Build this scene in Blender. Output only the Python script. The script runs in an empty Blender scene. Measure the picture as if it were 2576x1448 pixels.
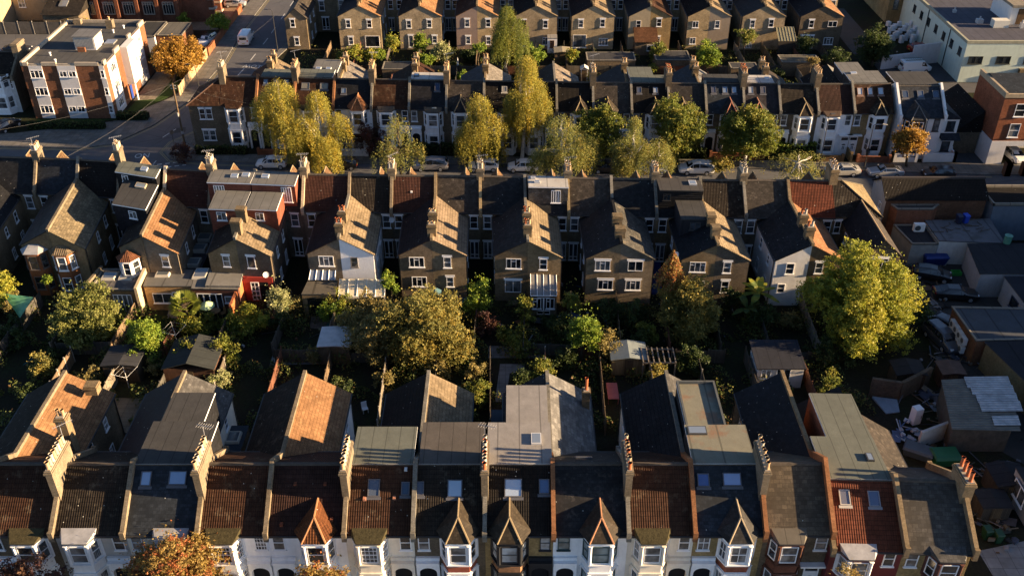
import bpy, math, random
import numpy as np
from mathutils import Vector, Matrix
R = random.Random(11)
SC = bpy.context.scene
COL = SC.collection
PI = math.pi
# ------------------------------------------------------------ camera model (units: metres; picture 2576 x 1448)
F = 2449.0; TH = math.radians(34.0); CH = 58.5
cT, sT = math.cos(TH), math.sin(TH)
def P(x, y, z=0.0):
    "world point at height z seen at photo position x,y"
    u = (x-1288)/F; v = (y-724)/F
    t = (z-CH)/(-sT-v*cT)
    return (u*t, (cT-v*sT)*t, z)
def PY(x, y, Y):
    "world point at distance Y seen at photo position x,y"
    u = (x-1288)/F; v = (y-724)/F
    t = Y/(cT-v*sT)
    return (u*t, Y, CH+(-sT-v*cT)*t)
# ------------------------------------------------------------ mesh builder
class MB:
    def __init__(s): s.v = []; s.f = []; s.m = []
    def poly(s, pts, m=0):
        b = len(s.v); s.v += [tuple(p) for p in pts]; s.f.append(tuple(range(b, b+len(pts)))); s.m.append(m)
    def hexa(s, p, m=0):
        b = len(s.v); s.v += [tuple(q) for q in p]
        for f in ((0,3,2,1),(4,5,6,7),(0,1,5,4),(1,2,6,5),(2,3,7,6),(3,0,4,7)):
            s.f.append(tuple(b+i for i in f)); s.m.append(m)
    def box(s, x0, x1, y0, y1, z0, z1, m=0, T=None):
        c = [(x0,y0,z0),(x1,y0,z0),(x1,y1,z0),(x0,y1,z0),(x0,y0,z1),(x1,y0,z1),(x1,y1,z1),(x0,y1,z1)]
        s.hexa([T(*q) for q in c] if T else c, m)
    def sweep(s, A, B, m=0, caps=True, mcap=None):
        n = len(A); b = len(s.v); s.v += [tuple(p) for p in A]+[tuple(p) for p in B]
        for i in range(n):
            j = (i+1) % n; s.f.append((b+i, b+j, b+n+j, b+n+i)); s.m.append(m[i] if isinstance(m, (list, tuple)) else m)
        if caps:
            mc = mcap if mcap is not None else (m[0] if isinstance(m, (list, tuple)) else m)
            s.f.append(tuple(b+i for i in range(n-1, -1, -1))); s.m.append(mc)
            s.f.append(tuple(b+n+i for i in range(n))); s.m.append(mc)
    def tube(s, pts, rad, n=6, m=0, cap=True):
        pts = [Vector(p) for p in pts]; b = len(s.v); k = len(pts)
        for i, p in enumerate(pts):
            d = (pts[min(i+1, k-1)]-pts[max(i-1, 0)]).normalized()
            a = d.orthogonal().normalized() if abs(d.z) > .95 else d.cross(Vector((0,0,1))).normalized()
            c = d.cross(a); r = rad[i] if isinstance(rad, (list, tuple)) else rad
            for j in range(n):
                t = 2*PI*j/n; s.v.append(tuple(p+a*(r*math.cos(t))+c*(r*math.sin(t))))
        for i in range(k-1):
            for j in range(n):
                jj = (j+1) % n; s.f.append((b+i*n+j, b+i*n+jj, b+(i+1)*n+jj, b+(i+1)*n+j)); s.m.append(m)
        if cap:
            s.f.append(tuple(b+j for j in range(n))); s.m.append(m)
            s.f.append(tuple(b+(k-1)*n+j for j in range(n))); s.m.append(m)
ORG = {}
def fuv(me):
    "uv in metres: u level in the face, v up the face"
    uv = me.uv_layers.new(name='UVMap'); n = len(me.loops)
    co = np.empty(len(me.vertices)*3, dtype=np.float32); me.vertices.foreach_get('co', co); co = co.reshape(-1, 3)
    vi = np.empty(n, dtype=np.int32); me.loops.foreach_get('vertex_index', vi)
    nr = np.empty(len(me.polygons)*3, dtype=np.float32); me.polygons.foreach_get('normal', nr); nr = nr.reshape(-1, 3)
    lt = np.empty(len(me.polygons), dtype=np.int32); me.polygons.foreach_get('loop_total', lt)
    nl = np.repeat(nr, lt, axis=0)
    u = np.stack([-nl[:,1], nl[:,0], np.zeros(n)], 1); L = np.linalg.norm(u, axis=1)
    flat = L < .08; u[flat] = (1,0,0); L[flat] = 1; u /= L[:,None]
    sg = np.where(np.abs(u[:,0]) > np.abs(u[:,1]), np.sign(u[:,0]), np.sign(u[:,1])); u *= sg[:,None]
    v = np.cross(nl, u); s2 = np.sign(v[:,2]); s2[flat] = np.sign(v[flat,1]); s2[s2 == 0] = 1; v *= s2[:,None]
    p = co[vi]; out = np.stack([(p*u).sum(1), (p*v).sum(1)], 1).astype(np.float32)
    uv.data.foreach_set('uv', out.ravel())
def obj(name, mb, mats, parent=None, label=None, org=None, smooth=False):
    o0 = ORG[parent.name] if parent else (org or (0,0,0))
    me = bpy.data.meshes.new(name)
    me.from_pydata([(p[0]-o0[0], p[1]-o0[1], p[2]-o0[2]) for p in mb.v], [], mb.f)
    mats = mats if isinstance(mats, (list, tuple)) else [mats]
    for m in mats: me.materials.append(m)
    if len(mats) > 1: me.polygons.foreach_set('material_index', mb.m)
    if smooth: me.polygons.foreach_set('use_smooth', [True]*len(mb.f))
    me.update(); fuv(me)
    o = bpy.data.objects.new(name, me); COL.objects.link(o); ORG[o.name] = o0
    if parent: o.parent = parent
    else: o.location = o0
    if label: o['label'] = label
    return o
def thing(name, label, cat, loc, group=None, rz=0.0):
    o = bpy.data.objects.new(name, None); COL.objects.link(o); o.location = loc; o.empty_display_size = .3
    o.rotation_euler = (0,0,rz); ORG[o.name] = (0,0,0) if rz else tuple(loc)
    o['label'] = label; o['category'] = cat
    if group: o['group'] = group
    return o
def tag(o, label, cat, group=None, kind=None):
    o['label'] = label; o['category'] = cat
    if group: o['group'] = group
    if kind: o['kind'] = kind
    return o
def local_thing(name, label, cat, loc, rz=0.0, group=None):
    o = thing(name, label, cat, loc, group); o.rotation_euler = (0,0,rz); ORG[o.name] = (0,0,0); return o
# ------------------------------------------------------------ materials
MC = {}
def mat(key, rough=.8, spec=.3):
    m = bpy.data.materials.new(key); m.use_nodes = True; nt = m.node_tree; b = nt.nodes['Principled BSDF']
    b.inputs['Roughness'].default_value = rough; b.inputs['Specular IOR Level'].default_value = spec
    return m, nt, b
def N(nt, t, **kw):
    n = nt.nodes.new(t)
    for k, v in kw.items(): setattr(n, k, v)
    return n
def uvn(nt): return N(nt, 'ShaderNodeUVMap').outputs['UV']
def objco(nt):
    g = N(nt, 'ShaderNodeNewGeometry'); return g.outputs['Position']
def ramp(nt, src, a, b, c0=(0,0,0,1), c1=(1,1,1,1)):
    r = N(nt, 'ShaderNodeValToRGB'); r.color_ramp.elements[0].position = a; r.color_ramp.elements[1].position = b
    r.color_ramp.elements[0].color = c0; r.color_ramp.elements[1].color = c1; nt.links.new(src, r.inputs[0]); return r.outputs[0]
def noise(nt, vec, scale, detail=4, rough=.6):
    n = N(nt, 'ShaderNodeTexNoise'); n.inputs['Scale'].default_value = scale; n.inputs['Detail'].default_value = detail
    n.inputs['Roughness'].default_value = rough; nt.links.new(vec, n.inputs['Vector']); return n.outputs['Fac']
def mix(nt, fac, a, b, mode='MIX'):
    m = N(nt, 'ShaderNodeMix', data_type='RGBA', blend_type=mode)
    for s, v in ((m.inputs[0], fac), (m.inputs[6], a), (m.inputs[7], b)):
        if isinstance(v, bpy.types.NodeSocket): nt.links.new(v, s)
        elif isinstance(v, (tuple, list)): s.default_value = (*v[:3], 1)
        else: s.default_value = v
    return m.outputs[2]
def mth(nt, op, a, b=None):
    m = N(nt, 'ShaderNodeMath', operation=op)
    for i, v in enumerate((a, b)):
        if v is None: continue
        if isinstance(v, bpy.types.NodeSocket): nt.links.new(v, m.inputs[i])
        else: m.inputs[i].default_value = v
    return m.outputs[0]
def sc(c, k): return tuple(min(1, x*k) for x in c[:3])
def bump(nt, b, h, dist, strength=1.0):
    n = N(nt, 'ShaderNodeBump'); n.inputs['Strength'].default_value = strength; n.inputs['Distance'].default_value = dist
    nt.links.new(h, n.inputs['Height']); nt.links.new(n.outputs[0], b.inputs['Normal'])
def bricktex(nt, w, h, mortar, c1, c2, cm, off=.5):
    t = N(nt, 'ShaderNodeTexBrick'); t.offset = off; t.inputs['Scale'].default_value = 1
    t.inputs['Brick Width'].default_value = w; t.inputs['Row Height'].default_value = h
    t.inputs['Mortar Size'].default_value = mortar; t.inputs['Mortar Smooth'].default_value = .3
    t.inputs['Color1'].default_value = (*c1, 1); t.inputs['Color2'].default_value = (*c2, 1); t.inputs['Mortar'].default_value = (*cm, 1)
    nt.links.new(uvn(nt), t.inputs['Vector']); return t
def weather(nt, col, dark=.55, light=None, sc1=.5, amt=.6, spots=0.0, spotcol=(.45,.45,.4)):
    pos = objco(nt)
    f = ramp(nt, noise(nt, pos, sc1, 5, .65), .35, .68)
    col = mix(nt, mth(nt, 'MULTIPLY', f, amt), col, (dark, dark, dark*.95), 'MULTIPLY')
    if light:
        g = ramp(nt, noise(nt, pos, sc1*2.7, 4, .7), .56, .74); col = mix(nt, mth(nt, 'MULTIPLY', g, .55), col, light)
    if spots:
        v = N(nt, 'ShaderNodeTexVoronoi'); v.inputs['Scale'].default_value = 2.2; nt.links.new(pos, v.inputs['Vector'])
        s = mth(nt, 'LESS_THAN', v.outputs['Distance'], .085)
        w = N(nt, 'ShaderNodeSeparateColor'); nt.links.new(v.outputs['Color'], w.inputs[0])
        k = mth(nt, 'GREATER_THAN', w.outputs[0], 1-spots)
        col = mix(nt, mth(nt, 'MULTIPLY', mth(nt, 'MULTIPLY', s, k), .8), col, spotcol)
    return col
def cached(fn):
    def w(*a, **k):
        key = (fn.__name__, a, tuple(sorted(k.items())))
        if key not in MC: MC[key] = fn(*a, **k)
        return MC[key]
    return w
def dk(c): return sc(c, .6 if sum(c)/3 < .075 else .76 if sum(c)/3 < .15 else 1)
@cached
def brick(c, mortar=1.35):
    m, nt, b = mat('brick', .95, .08)
    t = bricktex(nt, .225, .075, .012, sc(c, 1.25), sc(c, .62), sc(c, mortar))
    pos = objco(nt)
    t2 = ramp(nt, noise(nt, pos, 4.5, 3, .8), .3, .75); col = mix(nt, t2, sc(c, .5), sc(c, 1.45))
    col = mix(nt, .5, t.outputs['Color'], col)
    nt.links.new(weather(nt, col, .5, None, .6, .75), b.inputs['Base Color'])
    bump(nt, b, t.outputs['Fac'], -.006); return m
@cached
def tile(c, lich=None, spots=.35, pitch=.165, row=.33):
    c = dk(c)
    m, nt, b = mat('roof_tile', .85, .1)
    t = bricktex(nt, pitch*1.5, row, .008, sc(c, 1.25), sc(c, .76), sc(c, .45), 0)
    sx = N(nt, 'ShaderNodeSeparateXYZ'); nt.links.new(uvn(nt), sx.inputs[0])
    wv = mth(nt, 'SINE', mth(nt, 'MULTIPLY', sx.outputs[0], 2*PI/pitch))
    rw = mth(nt, 'FRACT', mth(nt, 'DIVIDE', sx.outputs[1], row))
    h = mth(nt, 'ADD', mth(nt, 'MULTIPLY', wv, .5), mth(nt, 'MULTIPLY', mth(nt, 'SUBTRACT', 1.0, rw), 1.0))
    pos = objco(nt)
    col = mix(nt, ramp(nt, noise(nt, pos, 3.0, 4, .75), .3, .72), t.outputs['Color'], sc(c, .55))
    col = mix(nt, mth(nt, 'MULTIPLY', mth(nt, 'GREATER_THAN', rw, .86), .6), col, sc(c, .3))  # dark line along each tile row, overlap shade put into the colour
    nt.links.new(weather(nt, col, .5, lich, .45, .75, spots), b.inputs['Base Color'])
    bump(nt, b, h, .024, .9); return m
@cached
def slate(c, lich=None, spots=.2, w=.3, h=.24):
    c = dk(c)
    m, nt, b = mat('roof_slate', .7, .16)
    t = bricktex(nt, w, h, .012, sc(c, 1.45), sc(c, .6), sc(c, .4))
    pos = objco(nt)
    col = mix(nt, ramp(nt, noise(nt, pos, 2.2, 5, .75), .35, .7), t.outputs['Color'], sc(c, .5))
    nt.links.new(weather(nt, col, .5, lich, .5, .7, spots), b.inputs['Base Color'])
    sx = N(nt, 'ShaderNodeSeparateXYZ'); nt.links.new(uvn(nt), sx.inputs[0])
    rw = mth(nt, 'FRACT', mth(nt, 'DIVIDE', sx.outputs[1], h))
    bump(nt, b, mth(nt, 'SUBTRACT', 1.0, rw), .012, .8); return m
@cached
def felt(c, seam=1.0, stain=None, rough=.85):
    m, nt, b = mat('flat_roof_felt', rough, .12)
    pos = objco(nt)
    c = sc(c, .85); n1 = ramp(nt, noise(nt, pos, .9, 6, .75), .3, .7)
    col = mix(nt, n1, sc(c, .52), sc(c, 1.2)); col = mix(nt, mth(nt, 'MULTIPLY', ramp(nt, noise(nt, pos, .35, 3, .5), .5, .56), .3), col, sc(c, .4)); col = mix(nt, mth(nt, 'MULTIPLY', ramp(nt, noise(nt, pos, 2.6, 4, .7), .62, .7), .4), col, (.12,.11,.05))
    col = mix(nt, ramp(nt, noise(nt, pos, 14, 3, .7), .3, .8), sc(c, .8), col)
    if stain: col = mix(nt, mth(nt, 'MULTIPLY', ramp(nt, noise(nt, pos, .55, 4, .6), .52, .66), .7), col, stain)
    sx = N(nt, 'ShaderNodeSeparateXYZ'); nt.links.new(uvn(nt), sx.inputs[0])
    fr = mth(nt, 'FRACT', mth(nt, 'DIVIDE', sx.outputs[0], seam)); ln = mth(nt, 'LESS_THAN', fr, .06)
    col = mix(nt, mth(nt, 'MULTIPLY', ln, .7), col, sc(c, .35))
    nt.links.new(col, b.inputs['Base Color']); bump(nt, b, noise(nt, pos, 5, 4), .02, .4); return m
@cached
def plain(c, rough=.7, spec=.35, var=.25, scale=2.0, dirt=.35, bmp=0.0):
    m, nt, b = mat('surface', rough, spec)
    pos = objco(nt)
    col = mix(nt, ramp(nt, noise(nt, pos, scale, 5, .7), .3, .75), sc(c, 1-var), sc(c, 1+var*.4))
    if dirt:
        mp = N(nt, 'ShaderNodeMapping'); mp.inputs['Scale'].default_value = (1.6, 1.6, .25); nt.links.new(pos, mp.inputs[0])
        col = mix(nt, mth(nt, 'MULTIPLY', ramp(nt, noise(nt, mp.outputs[0], 1.3, 5, .7), .5, .8), dirt), col, sc(c, .45))
    nt.links.new(col, b.inputs['Base Color'])
    if bmp: bump(nt, b, noise(nt, pos, 8, 5), bmp, .7)
    return m
@cached
def paint(c, rough=.3, metal=0.0):
    m, nt, b = mat('car_paint', rough, .5); b.inputs['Base Color'].default_value = (*c, 1); b.inputs['Metallic'].default_value = metal
    b.inputs['Coat Weight'].default_value = .6; b.inputs['Coat Roughness'].default_value = .08; return m
@cached
def glassm(c=(.02,.025,.03), rough=.12, curtain=None):
    m, nt, b = mat('window_glass', rough, .7); b.inputs['IOR'].default_value = 1.6
    if curtain:
        pos = objco(nt)
        w = N(nt, 'ShaderNodeTexWave'); w.inputs['Scale'].default_value = 5; w.inputs['Distortion'].default_value = 1.5; nt.links.new(pos, w.inputs[0])
        f = mth(nt, 'MULTIPLY', w.outputs['Fac'], ramp(nt, noise(nt, pos, .9, 2), .4, .6)); nt.links.new(mix(nt, f, c, curtain), b.inputs['Base Color'])
    else:
        pos = objco(nt); nt.links.new(mix(nt, ramp(nt, noise(nt, pos, .8, 2), .4, .65), sc(c, .6), sc(c, 1.6)), b.inputs['Base Color'])
    return m
@cached
def skyglass(c=(.2,.27,.35)):
    m, nt, b = mat('skylight_glass', .1, .9); b.inputs['Metallic'].default_value = .45; b.inputs['Base Color'].default_value = (*c, 1); return m  # pale base colour stands in for reflected sky and blinds
@cached
def paving(c, w=.6, h=.6):
    m, nt, b = mat('paving', .85, .25)
    t = bricktex(nt, w, h, .02, sc(c, 1.12), sc(c, .85), sc(c, .45), 0)
    nt.links.new(weather(nt, t.outputs['Color'], .5, None, .8, .7), b.inputs['Base Color']); return m
@cached
def leafm(c, tr=.35):
    m, nt, b = mat('leaf', .6, .25)
    pos = objco(nt); col = mix(nt, ramp(nt, noise(nt, pos, 1.6, 3, .7), .3, .7), sc(c, .7), sc(c, 1.25))
    nt.links.new(col, b.inputs['Base Color'])
    t = N(nt, 'ShaderNodeBsdfTranslucent'); nt.links.new(mix(nt, .5, col, sc(c, 1.3)), t.inputs[0])
    ms = N(nt, 'ShaderNodeMixShader'); ms.inputs[0].default_value = tr
    nt.links.new(b.outputs[0], ms.inputs[1]); nt.links.new(t.outputs[0], ms.inputs[2])
    nt.links.new(ms.outputs[0], nt.nodes['Material Output'].inputs['Surface']); return m
@cached
def boards(c, w=.14, vert=True):
    m, nt, b = mat('timber_boards', .85, .2)
    t = bricktex(nt, w if vert else 2.4, 1.8 if vert else w, .01, sc(c, 1.15), sc(c, .75), sc(c, .4), .0)
    nt.links.new(weather(nt, t.outputs['Color'], .5, None, 1.2, .7), b.inputs['Base Color']); return m
@cached
def corrug(c):
    m, nt, b = mat('corrugated_sheet', .6, .4)
    sx = N(nt, 'ShaderNodeSeparateXYZ'); nt.links.new(uvn(nt), sx.inputs[0])
    w = mth(nt, 'SINE', mth(nt, 'MULTIPLY', sx.outputs[1], 2*PI/.3)); bump(nt, b, w, .08, 1)
    pos = objco(nt); col = mix(nt, ramp(nt, noise(nt, pos, 1.2, 5, .7), .35, .7), sc(c, .5), c); col = mix(nt, mth(nt, 'MULTIPLY', mth(nt, 'GREATER_THAN', w, .3), .6), col, sc(c, .35)); nt.links.new(col, b.inputs['Base Color']); return m
@cached
def asphalt(c=(.1,.1,.107)):
    m, nt, b = mat('asphalt', .85, .3); pos = objco(nt)
    col = mix(nt, ramp(nt, noise(nt, pos, .35, 6, .7), .35, .65), sc(c, .7), sc(c, 1.25))
    col = mix(nt, ramp(nt, noise(nt, pos, 22, 2, .5), .35, .75), sc(c, .75), col)
    v = N(nt, 'ShaderNodeTexVoronoi', feature='DISTANCE_TO_EDGE'); v.inputs['Scale'].default_value = .16; nt.links.new(pos, v.inputs['Vector'])
    col = mix(nt, mth(nt, 'MULTIPLY', mth(nt, 'LESS_THAN', v.outputs['Distance'], .012), .5), col, sc(c, .5))
    nt.links.new(col, b.inputs['Base Color']); bump(nt, b, noise(nt, pos, 30, 2), .01, .4); return m
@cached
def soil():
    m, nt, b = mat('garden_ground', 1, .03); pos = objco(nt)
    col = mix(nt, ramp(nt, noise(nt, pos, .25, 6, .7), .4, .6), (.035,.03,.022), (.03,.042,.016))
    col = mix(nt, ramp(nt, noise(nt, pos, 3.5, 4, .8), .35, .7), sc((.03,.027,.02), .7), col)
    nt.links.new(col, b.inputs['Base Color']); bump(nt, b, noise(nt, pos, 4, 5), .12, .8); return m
@cached
def bark(c=(.09,.07,.05)): return plain(c, .9, .15, .5, 6, .3, .02)
WHITE = (.84,.84,.84); CREAM = (.74,.68,.57)
STOCK = (.235,.18,.115); STOCKD = (.155,.12,.082); STOCKY = (.34,.24,.11); REDB = (.26,.085,.045); DARKB = (.1,.07,.05); ORB = (.36,.14,.06)
def white(): return plain(WHITE, .6, .35, .12, 1.5, .25)
def upvc(): return plain((.8,.8,.8), .35, .5, .04, 2, 0)
SUN_E, SUN_C, SKY_E, EXPO = 5.0, (1.0, .71, .41), .05, 2.25
# ------------------------------------------------------------ building parts
DARKF = (.03,.035,.045)
def window(par, fr, a, z, w, h, style='sash', fm=None, lint=None, sill=True, pane=None, nest=True, name='window'):
    fm = fm or upvc()
    if pane is None:
        k = R.random()
        pane = glassm() if k < .45 else glassm((.05,.06,.07), .15) if k < .6 else glassm((.05,.055,.06), .2, (.34,.34,.33))
    T = lambda x, d, b: fr(a+x, z+b, d)
    mb = MB(); t = .065; W = w/2; Hh = h/2
    mb.box(-W, -W+t, 0, .07, -Hh, Hh, 0, T); mb.box(W-t, W, 0, .07, -Hh, Hh, 0, T)
    mb.box(-W+t, W-t, 0, .07, Hh-t, Hh, 0, T); mb.box(-W+t, W-t, 0, .07, -Hh, -Hh+t, 0, T)
    x0, x1, b0, b1 = -W+t, W-t, -Hh+t, Hh-t
    def vb(x, c0=b0, c1=b1, q=.03): mb.box(x-q, x+q, 0, .06, c0, c1, 0, T)
    def hb(b, c0=x0, c1=x1, q=.03): mb.box(c0, c1, 0, .055, b-q, b+q, 0, T)
    if style == 'sash': hb(0)
    elif style == 'sash2': hb(0); vb(0, b0, -.03, .018); vb(0, .03, b1, .018)
    elif style == 'case2': vb(0); hb(Hh*.4, x0, -.03)
    elif style == 'case3': vb(-w/6); vb(w/6); hb(Hh*.45, -w/6+.03, w/6-.03)
    elif style == 'case3b': vb(-w/6); vb(w/6); hb(Hh*.4, x0, -w/6-.03); hb(Hh*.4, w/6+.03, x1)
    elif style == 'patio': vb(0)
    elif style == 'french': vb(0, q=.07); hb(-Hh*.6, x0, -.07, .05); hb(-Hh*.6, .07, x1, .05)
    elif style == 'bifold':
        for x in (-w/4, 0, w/4): vb(x, q=.05)
    elif style == 'grid':
        for i in (-1, 0, 1): vb(i*w/4, q=.014)
        hb(0)
        for i in (-.5, .5): hb(i*Hh, q=.014)
    elif style == 'glazed':
        vb(0, q=.03)
        for i in (-.5, 0, .5): hb(i*Hh, q=.03)
    mats = [fm]
    if sill: mb.box(-W-.08, W+.08, 0, .13, -Hh-.09, -Hh, 0, T)
    if lint is not None: mb.box(-W-.12, W+.12, 0, .045, Hh+.01, Hh+.23, 1, T); mats.append(lint)
    g = MB() if nest else mb
    gi = 0 if nest else len(mats)
    g.poly([T(x0, .02, b0), T(x1, .02, b0), T(x1, .02, b1), T(x0, .02, b1)], gi)
    if not nest: mats.append(pane)
    o = obj(name, mb, mats, par)
    if nest: obj('pane', g, pane, o)
    return o
def pot(par, x, y, z, h, r, m, name='chimney_pot'):
    mb = MB(); mb.tube([(x,y,z), (x,y,z+.1), (x,y,z+h-.08), (x,y,z+h-.07), (x,y,z+h)], [r, r*.86, r*.82, r, r], 10, 0, False)
    mb.poly([(x+r*.8*math.cos(i*PI/5), y+r*.8*math.sin(i*PI/5), z+h-.05) for i in range(10)], 1)
    obj(name, mb, [m, plain((.01,.01,.01), .9, .1, 0, 1, 0)], par)
POTC = {'cream': (.4,.34,.25), 'red': (.4,.12,.05), 'white': (.42,.39,.34), 'tan': (.38,.25,.14), 'buff': (.45,.3,.17)}
def stack(par, T, u, v0, v1, half, zb, top, wall, n, rows, potc, h=.6, aerial=False, rp=.15, cap=True):
    "T maps (u,v,z); a stack long in v, pots in rows along it"
    mb = MB(); mb.box(u-half, u+half, v0, v1, zb, top-.3, 0, T)
    mb.box(u-half-.07, u+half+.07, v0-.07, v1+.07, top-.3, top-.14, 0, T)
    mb.box(u-half-.02, u+half+.02, v0-.02, v1+.02, top-.14, top, 0, T)
    if rows*n: mb.box(u-half*.75, u+half*.75, v0+.08, v1-.08, top, top+.08, 1, T)
    ch = obj('chimney', mb, [brick(wall), plain((.33,.29,.23), .9, .2, .3, 3, .3)], par)
    k = 0
    for r_ in range(rows):
        for i in range(n):
            v = v0+.28+(v1-v0-.56)*(i/(n-1) if n > 1 else .5); uu = u+(0 if rows == 1 else (r_-.5)*half*.95)
            p = T(uu, v, top+.08); c = potc[k % len(potc)]; k += 1
            pot(ch, p[0], p[1], p[2], h*(.85+.3*R.random()), rp, plain(POTC[c], .8, .25, .2, 5, .3))
    if aerial:
        p = Vector(T(u, v0+.2, top-.4)); an = R.uniform(-.6, .6); mb = MB()
        q = p+Vector((R.uniform(-.1,.1), 0, 2.0)); mb.tube([p, q], .025, 4); d = Vector((math.cos(an), math.sin(an), .12))
        mb.tube([q-d*.5, q+d*.9], .02, 4); e = d.cross(Vector((0,0,1))).normalized()
        for i in range(7): c = q+d*(-.4+.2*i); mb.tube([c-e*.28, c+e*.28], .012, 3)
        obj('tv_aerial', mb, plain((.3,.3,.31), .4, .6, 0, 1, 0), par)
    return ch
def dish(par, p, d):
    mb = MB(); p = Vector(p); d = Vector(d).normalized(); a = d.orthogonal().normalized(); c = d.cross(a); n = 12
    rings = []
    for r, k in ((.06,0), (.2,.02), (.32,.07)): rings.append([p+a*(r*math.cos(2*PI*i/n))+c*(r*math.sin(2*PI*i/n))+d*k for i in range(n)])
    mb.poly(rings[0])
    for A, B in zip(rings, rings[1:]):
        for i in range(n): mb.poly([A[i], A[(i+1)%n], B[(i+1)%n], B[i]])
    mb.tube([p-d*.3, p], .02, 4); mb.tube([p+c*.3+d*.05, p+d*.32], .012, 4)
    obj('satellite_dish', mb, plain((.6,.6,.6), .5, .4, .1, 2, .1), par)
def house(label, L, Rr, nL, nR, cam, roof, wall, zr=9.0, ze=6.2, rf=4.15, rr=4.15, base=0.0, wallR=None, wallS=None, ridge=None,
          par=(.3,.26,.2), parR=False, parL=True, stk=None, wing=None, dormers=(), sky=(), bay=None, fwin=(), rwin=None, porch=None, door=None,
          gutter=(.03,.03,.03), PH=.42, group='terraced houses', name='terraced_house', reardoor=True, trim=None, front=True):
    s = 1 if cam == 'front' else -1
    L = Vector(L[:2]); Rr = Vector(Rr[:2]); nL = Vector(nL); nR = Vector(nR); w = (Rr-L).length
    def M(u, v, z):
        t = u/w; p = L.lerp(Rr, t)+nL.lerp(nR, t)*v; return (p.x, p.y, z+base)
    MF = lambda u, v, z: M(u, s*v, z); MR = lambda u, v, z: M(u, -s*v, z)
    root = thing(name, label, 'house', M(w/2, 0, -base), group)
    root['w'] = w
    wallR = wallR or wall; wallS = wallS or wallR
    trim = trim or white()
    WF, WR = rf-.22, rr-.22; slF = (zr-ze)/rf; slR = (zr-ze)/rr
    mb = MB()
    prof = lambda u: [MF(u, WF, 0), MF(u, WF, ze+.06), M(u, 0, zr-.12), MR(u, WR, ze+.06), MR(u, WR, 0)]
    mb.sweep(prof(.006), prof(w-.006), [0, 0, 1, 1, 1], True, 2)
    obj('wall', mb, [wall, wallR, wallS], root)
    mb = MB()
    for (T, r_, sl) in ((MF, rf, slF), (MR, rr, slR)):
        ov = .06; a = zr; b_ = ze-sl*ov
        mb.hexa([T(.012, 0, a-.1), T(w-.012, 0, a-.1), T(w-.012, r_+ov, b_-.1), T(.012, r_+ov, b_-.1), T(.012, 0, a), T(w-.012, 0, a), T(w-.012, r_+ov, b_), T(.012, r_+ov, b_)], 0)
    A = [M(.013, -.16, zr-.07), M(.013, -.09, zr+.05), M(.013, .09, zr+.05), M(.013, .16, zr-.07)]
    B = [M(w-.013, -.16, zr-.07), M(w-.013, -.09, zr+.05), M(w-.013, .09, zr+.05), M(w-.013, .16, zr-.07)]
    mb.sweep(A, B, 1)
    obj('roof', mb, [roof, plain(ridge or (.09,.075,.06), .85, .2, .4, 3, .2)], root)
    for (T, r_) in ((MF, rf), (MR, rr)):
        if T is MF and not front: continue
        mb = MB(); mb.box(.05, w-.05, r_+.065, r_+.17, ze-.17, ze-.06, 0, T); obj('gutter', mb, plain(gutter, .5, .4, .1, 2, 0), root)
    def parapet(u):
        mb = MB(); h = PH; q = .15
        for (T, r_, sl) in ((MF, rf, slF), (MR, rr, slR)):
            z1 = ze
            mb.hexa([T(u-q, 0, zr-.2), T(u+q, 0, zr-.2), T(u+q, r_+.1, z1-.25), T(u-q, r_+.1, z1-.25), T(u-q, 0, zr+h), T(u+q, 0, zr+h), T(u+q, r_+.1, z1+h-.06), T(u-q, r_+.1, z1+h-.06)], 0)
            mb.box(u-q-.02, u+q+.02, r_+.1, r_+.28, z1-.45, z1+h, 0, T)
        obj('party_parapet', mb, brick(par) if isinstance(par, tuple) else par, root)
    if parL: parapet(0.0)
    if parR: parapet(w)
    for st in ([stk] if isinstance(stk, dict) else (stk or [])):
        st = dict(st); u = st.pop('u', 0.0)
        stack(root, MF, u, zb=zr-1.9, **st)
    # ---- rear wing
    wu = 0
    if wing:
        g = dict(zr=7.5, ze=5.6, w=3.4, far=rr+7.6, wins=(), chim=(), parapet=True, roof=roof, wall=None, side='L', swin=True, pcol=par, endm=None, full=False); g.update(wing)
        sg = 1 if g['side'] == 'L' else -1; a0 = 0 if sg > 0 else w; wu = g['w']; far = g['far']
        Mw = lambda a, v, z: MR(a0+sg*a, v, z)
        wm = g['wall'] or wallR; em = g['endm'] or wm
        mb = MB()
        if g['full']:
            o_ = g.get('off', .1); pr = lambda v: [Mw(o_, v, 0), Mw(o_, v, g['ze']+.02), Mw(o_+wu/2, v, g['zr']-.08), Mw(o_+wu, v, g['ze']+.02), Mw(o_+wu, v, 0)]
            mb.sweep(pr(WR-.4), pr(far), 0, True, 1)
        else:
            o_ = 0; pr = lambda v: [Mw(.006, v, 0), Mw(.006, v, g['zr']-.1), Mw(wu, v, g['ze']+.02), Mw(wu, v, 0)]
            mb.sweep(pr(WR-.4), pr(far), 0, True, 1)
        obj('wing_wall', mb, [wm, em], root)
        vr = max(.3, (zr-g['zr'])/slR*.85); mb = MB(); t = .09
        def slab(aa, za, ab, zb): mb.hexa([Mw(aa, vr, za-t), Mw(ab, vr, zb-t), Mw(ab, far+.1, zb-t), Mw(aa, far+.1, za-t), Mw(aa, vr, za), Mw(ab, vr, zb), Mw(ab, far+.1, zb), Mw(aa, far+.1, za)], 0)
        if g['full']:
            slab(o_+wu/2, g['zr'], o_-.12, g['ze']-.03); slab(o_+wu/2, g['zr'], o_+wu+.12, g['ze']-.03)
        else: slab(.012, g['zr'], wu+.14, g['ze']-.04)
        obj('wing_roof', mb, g['roof'], root)
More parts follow.
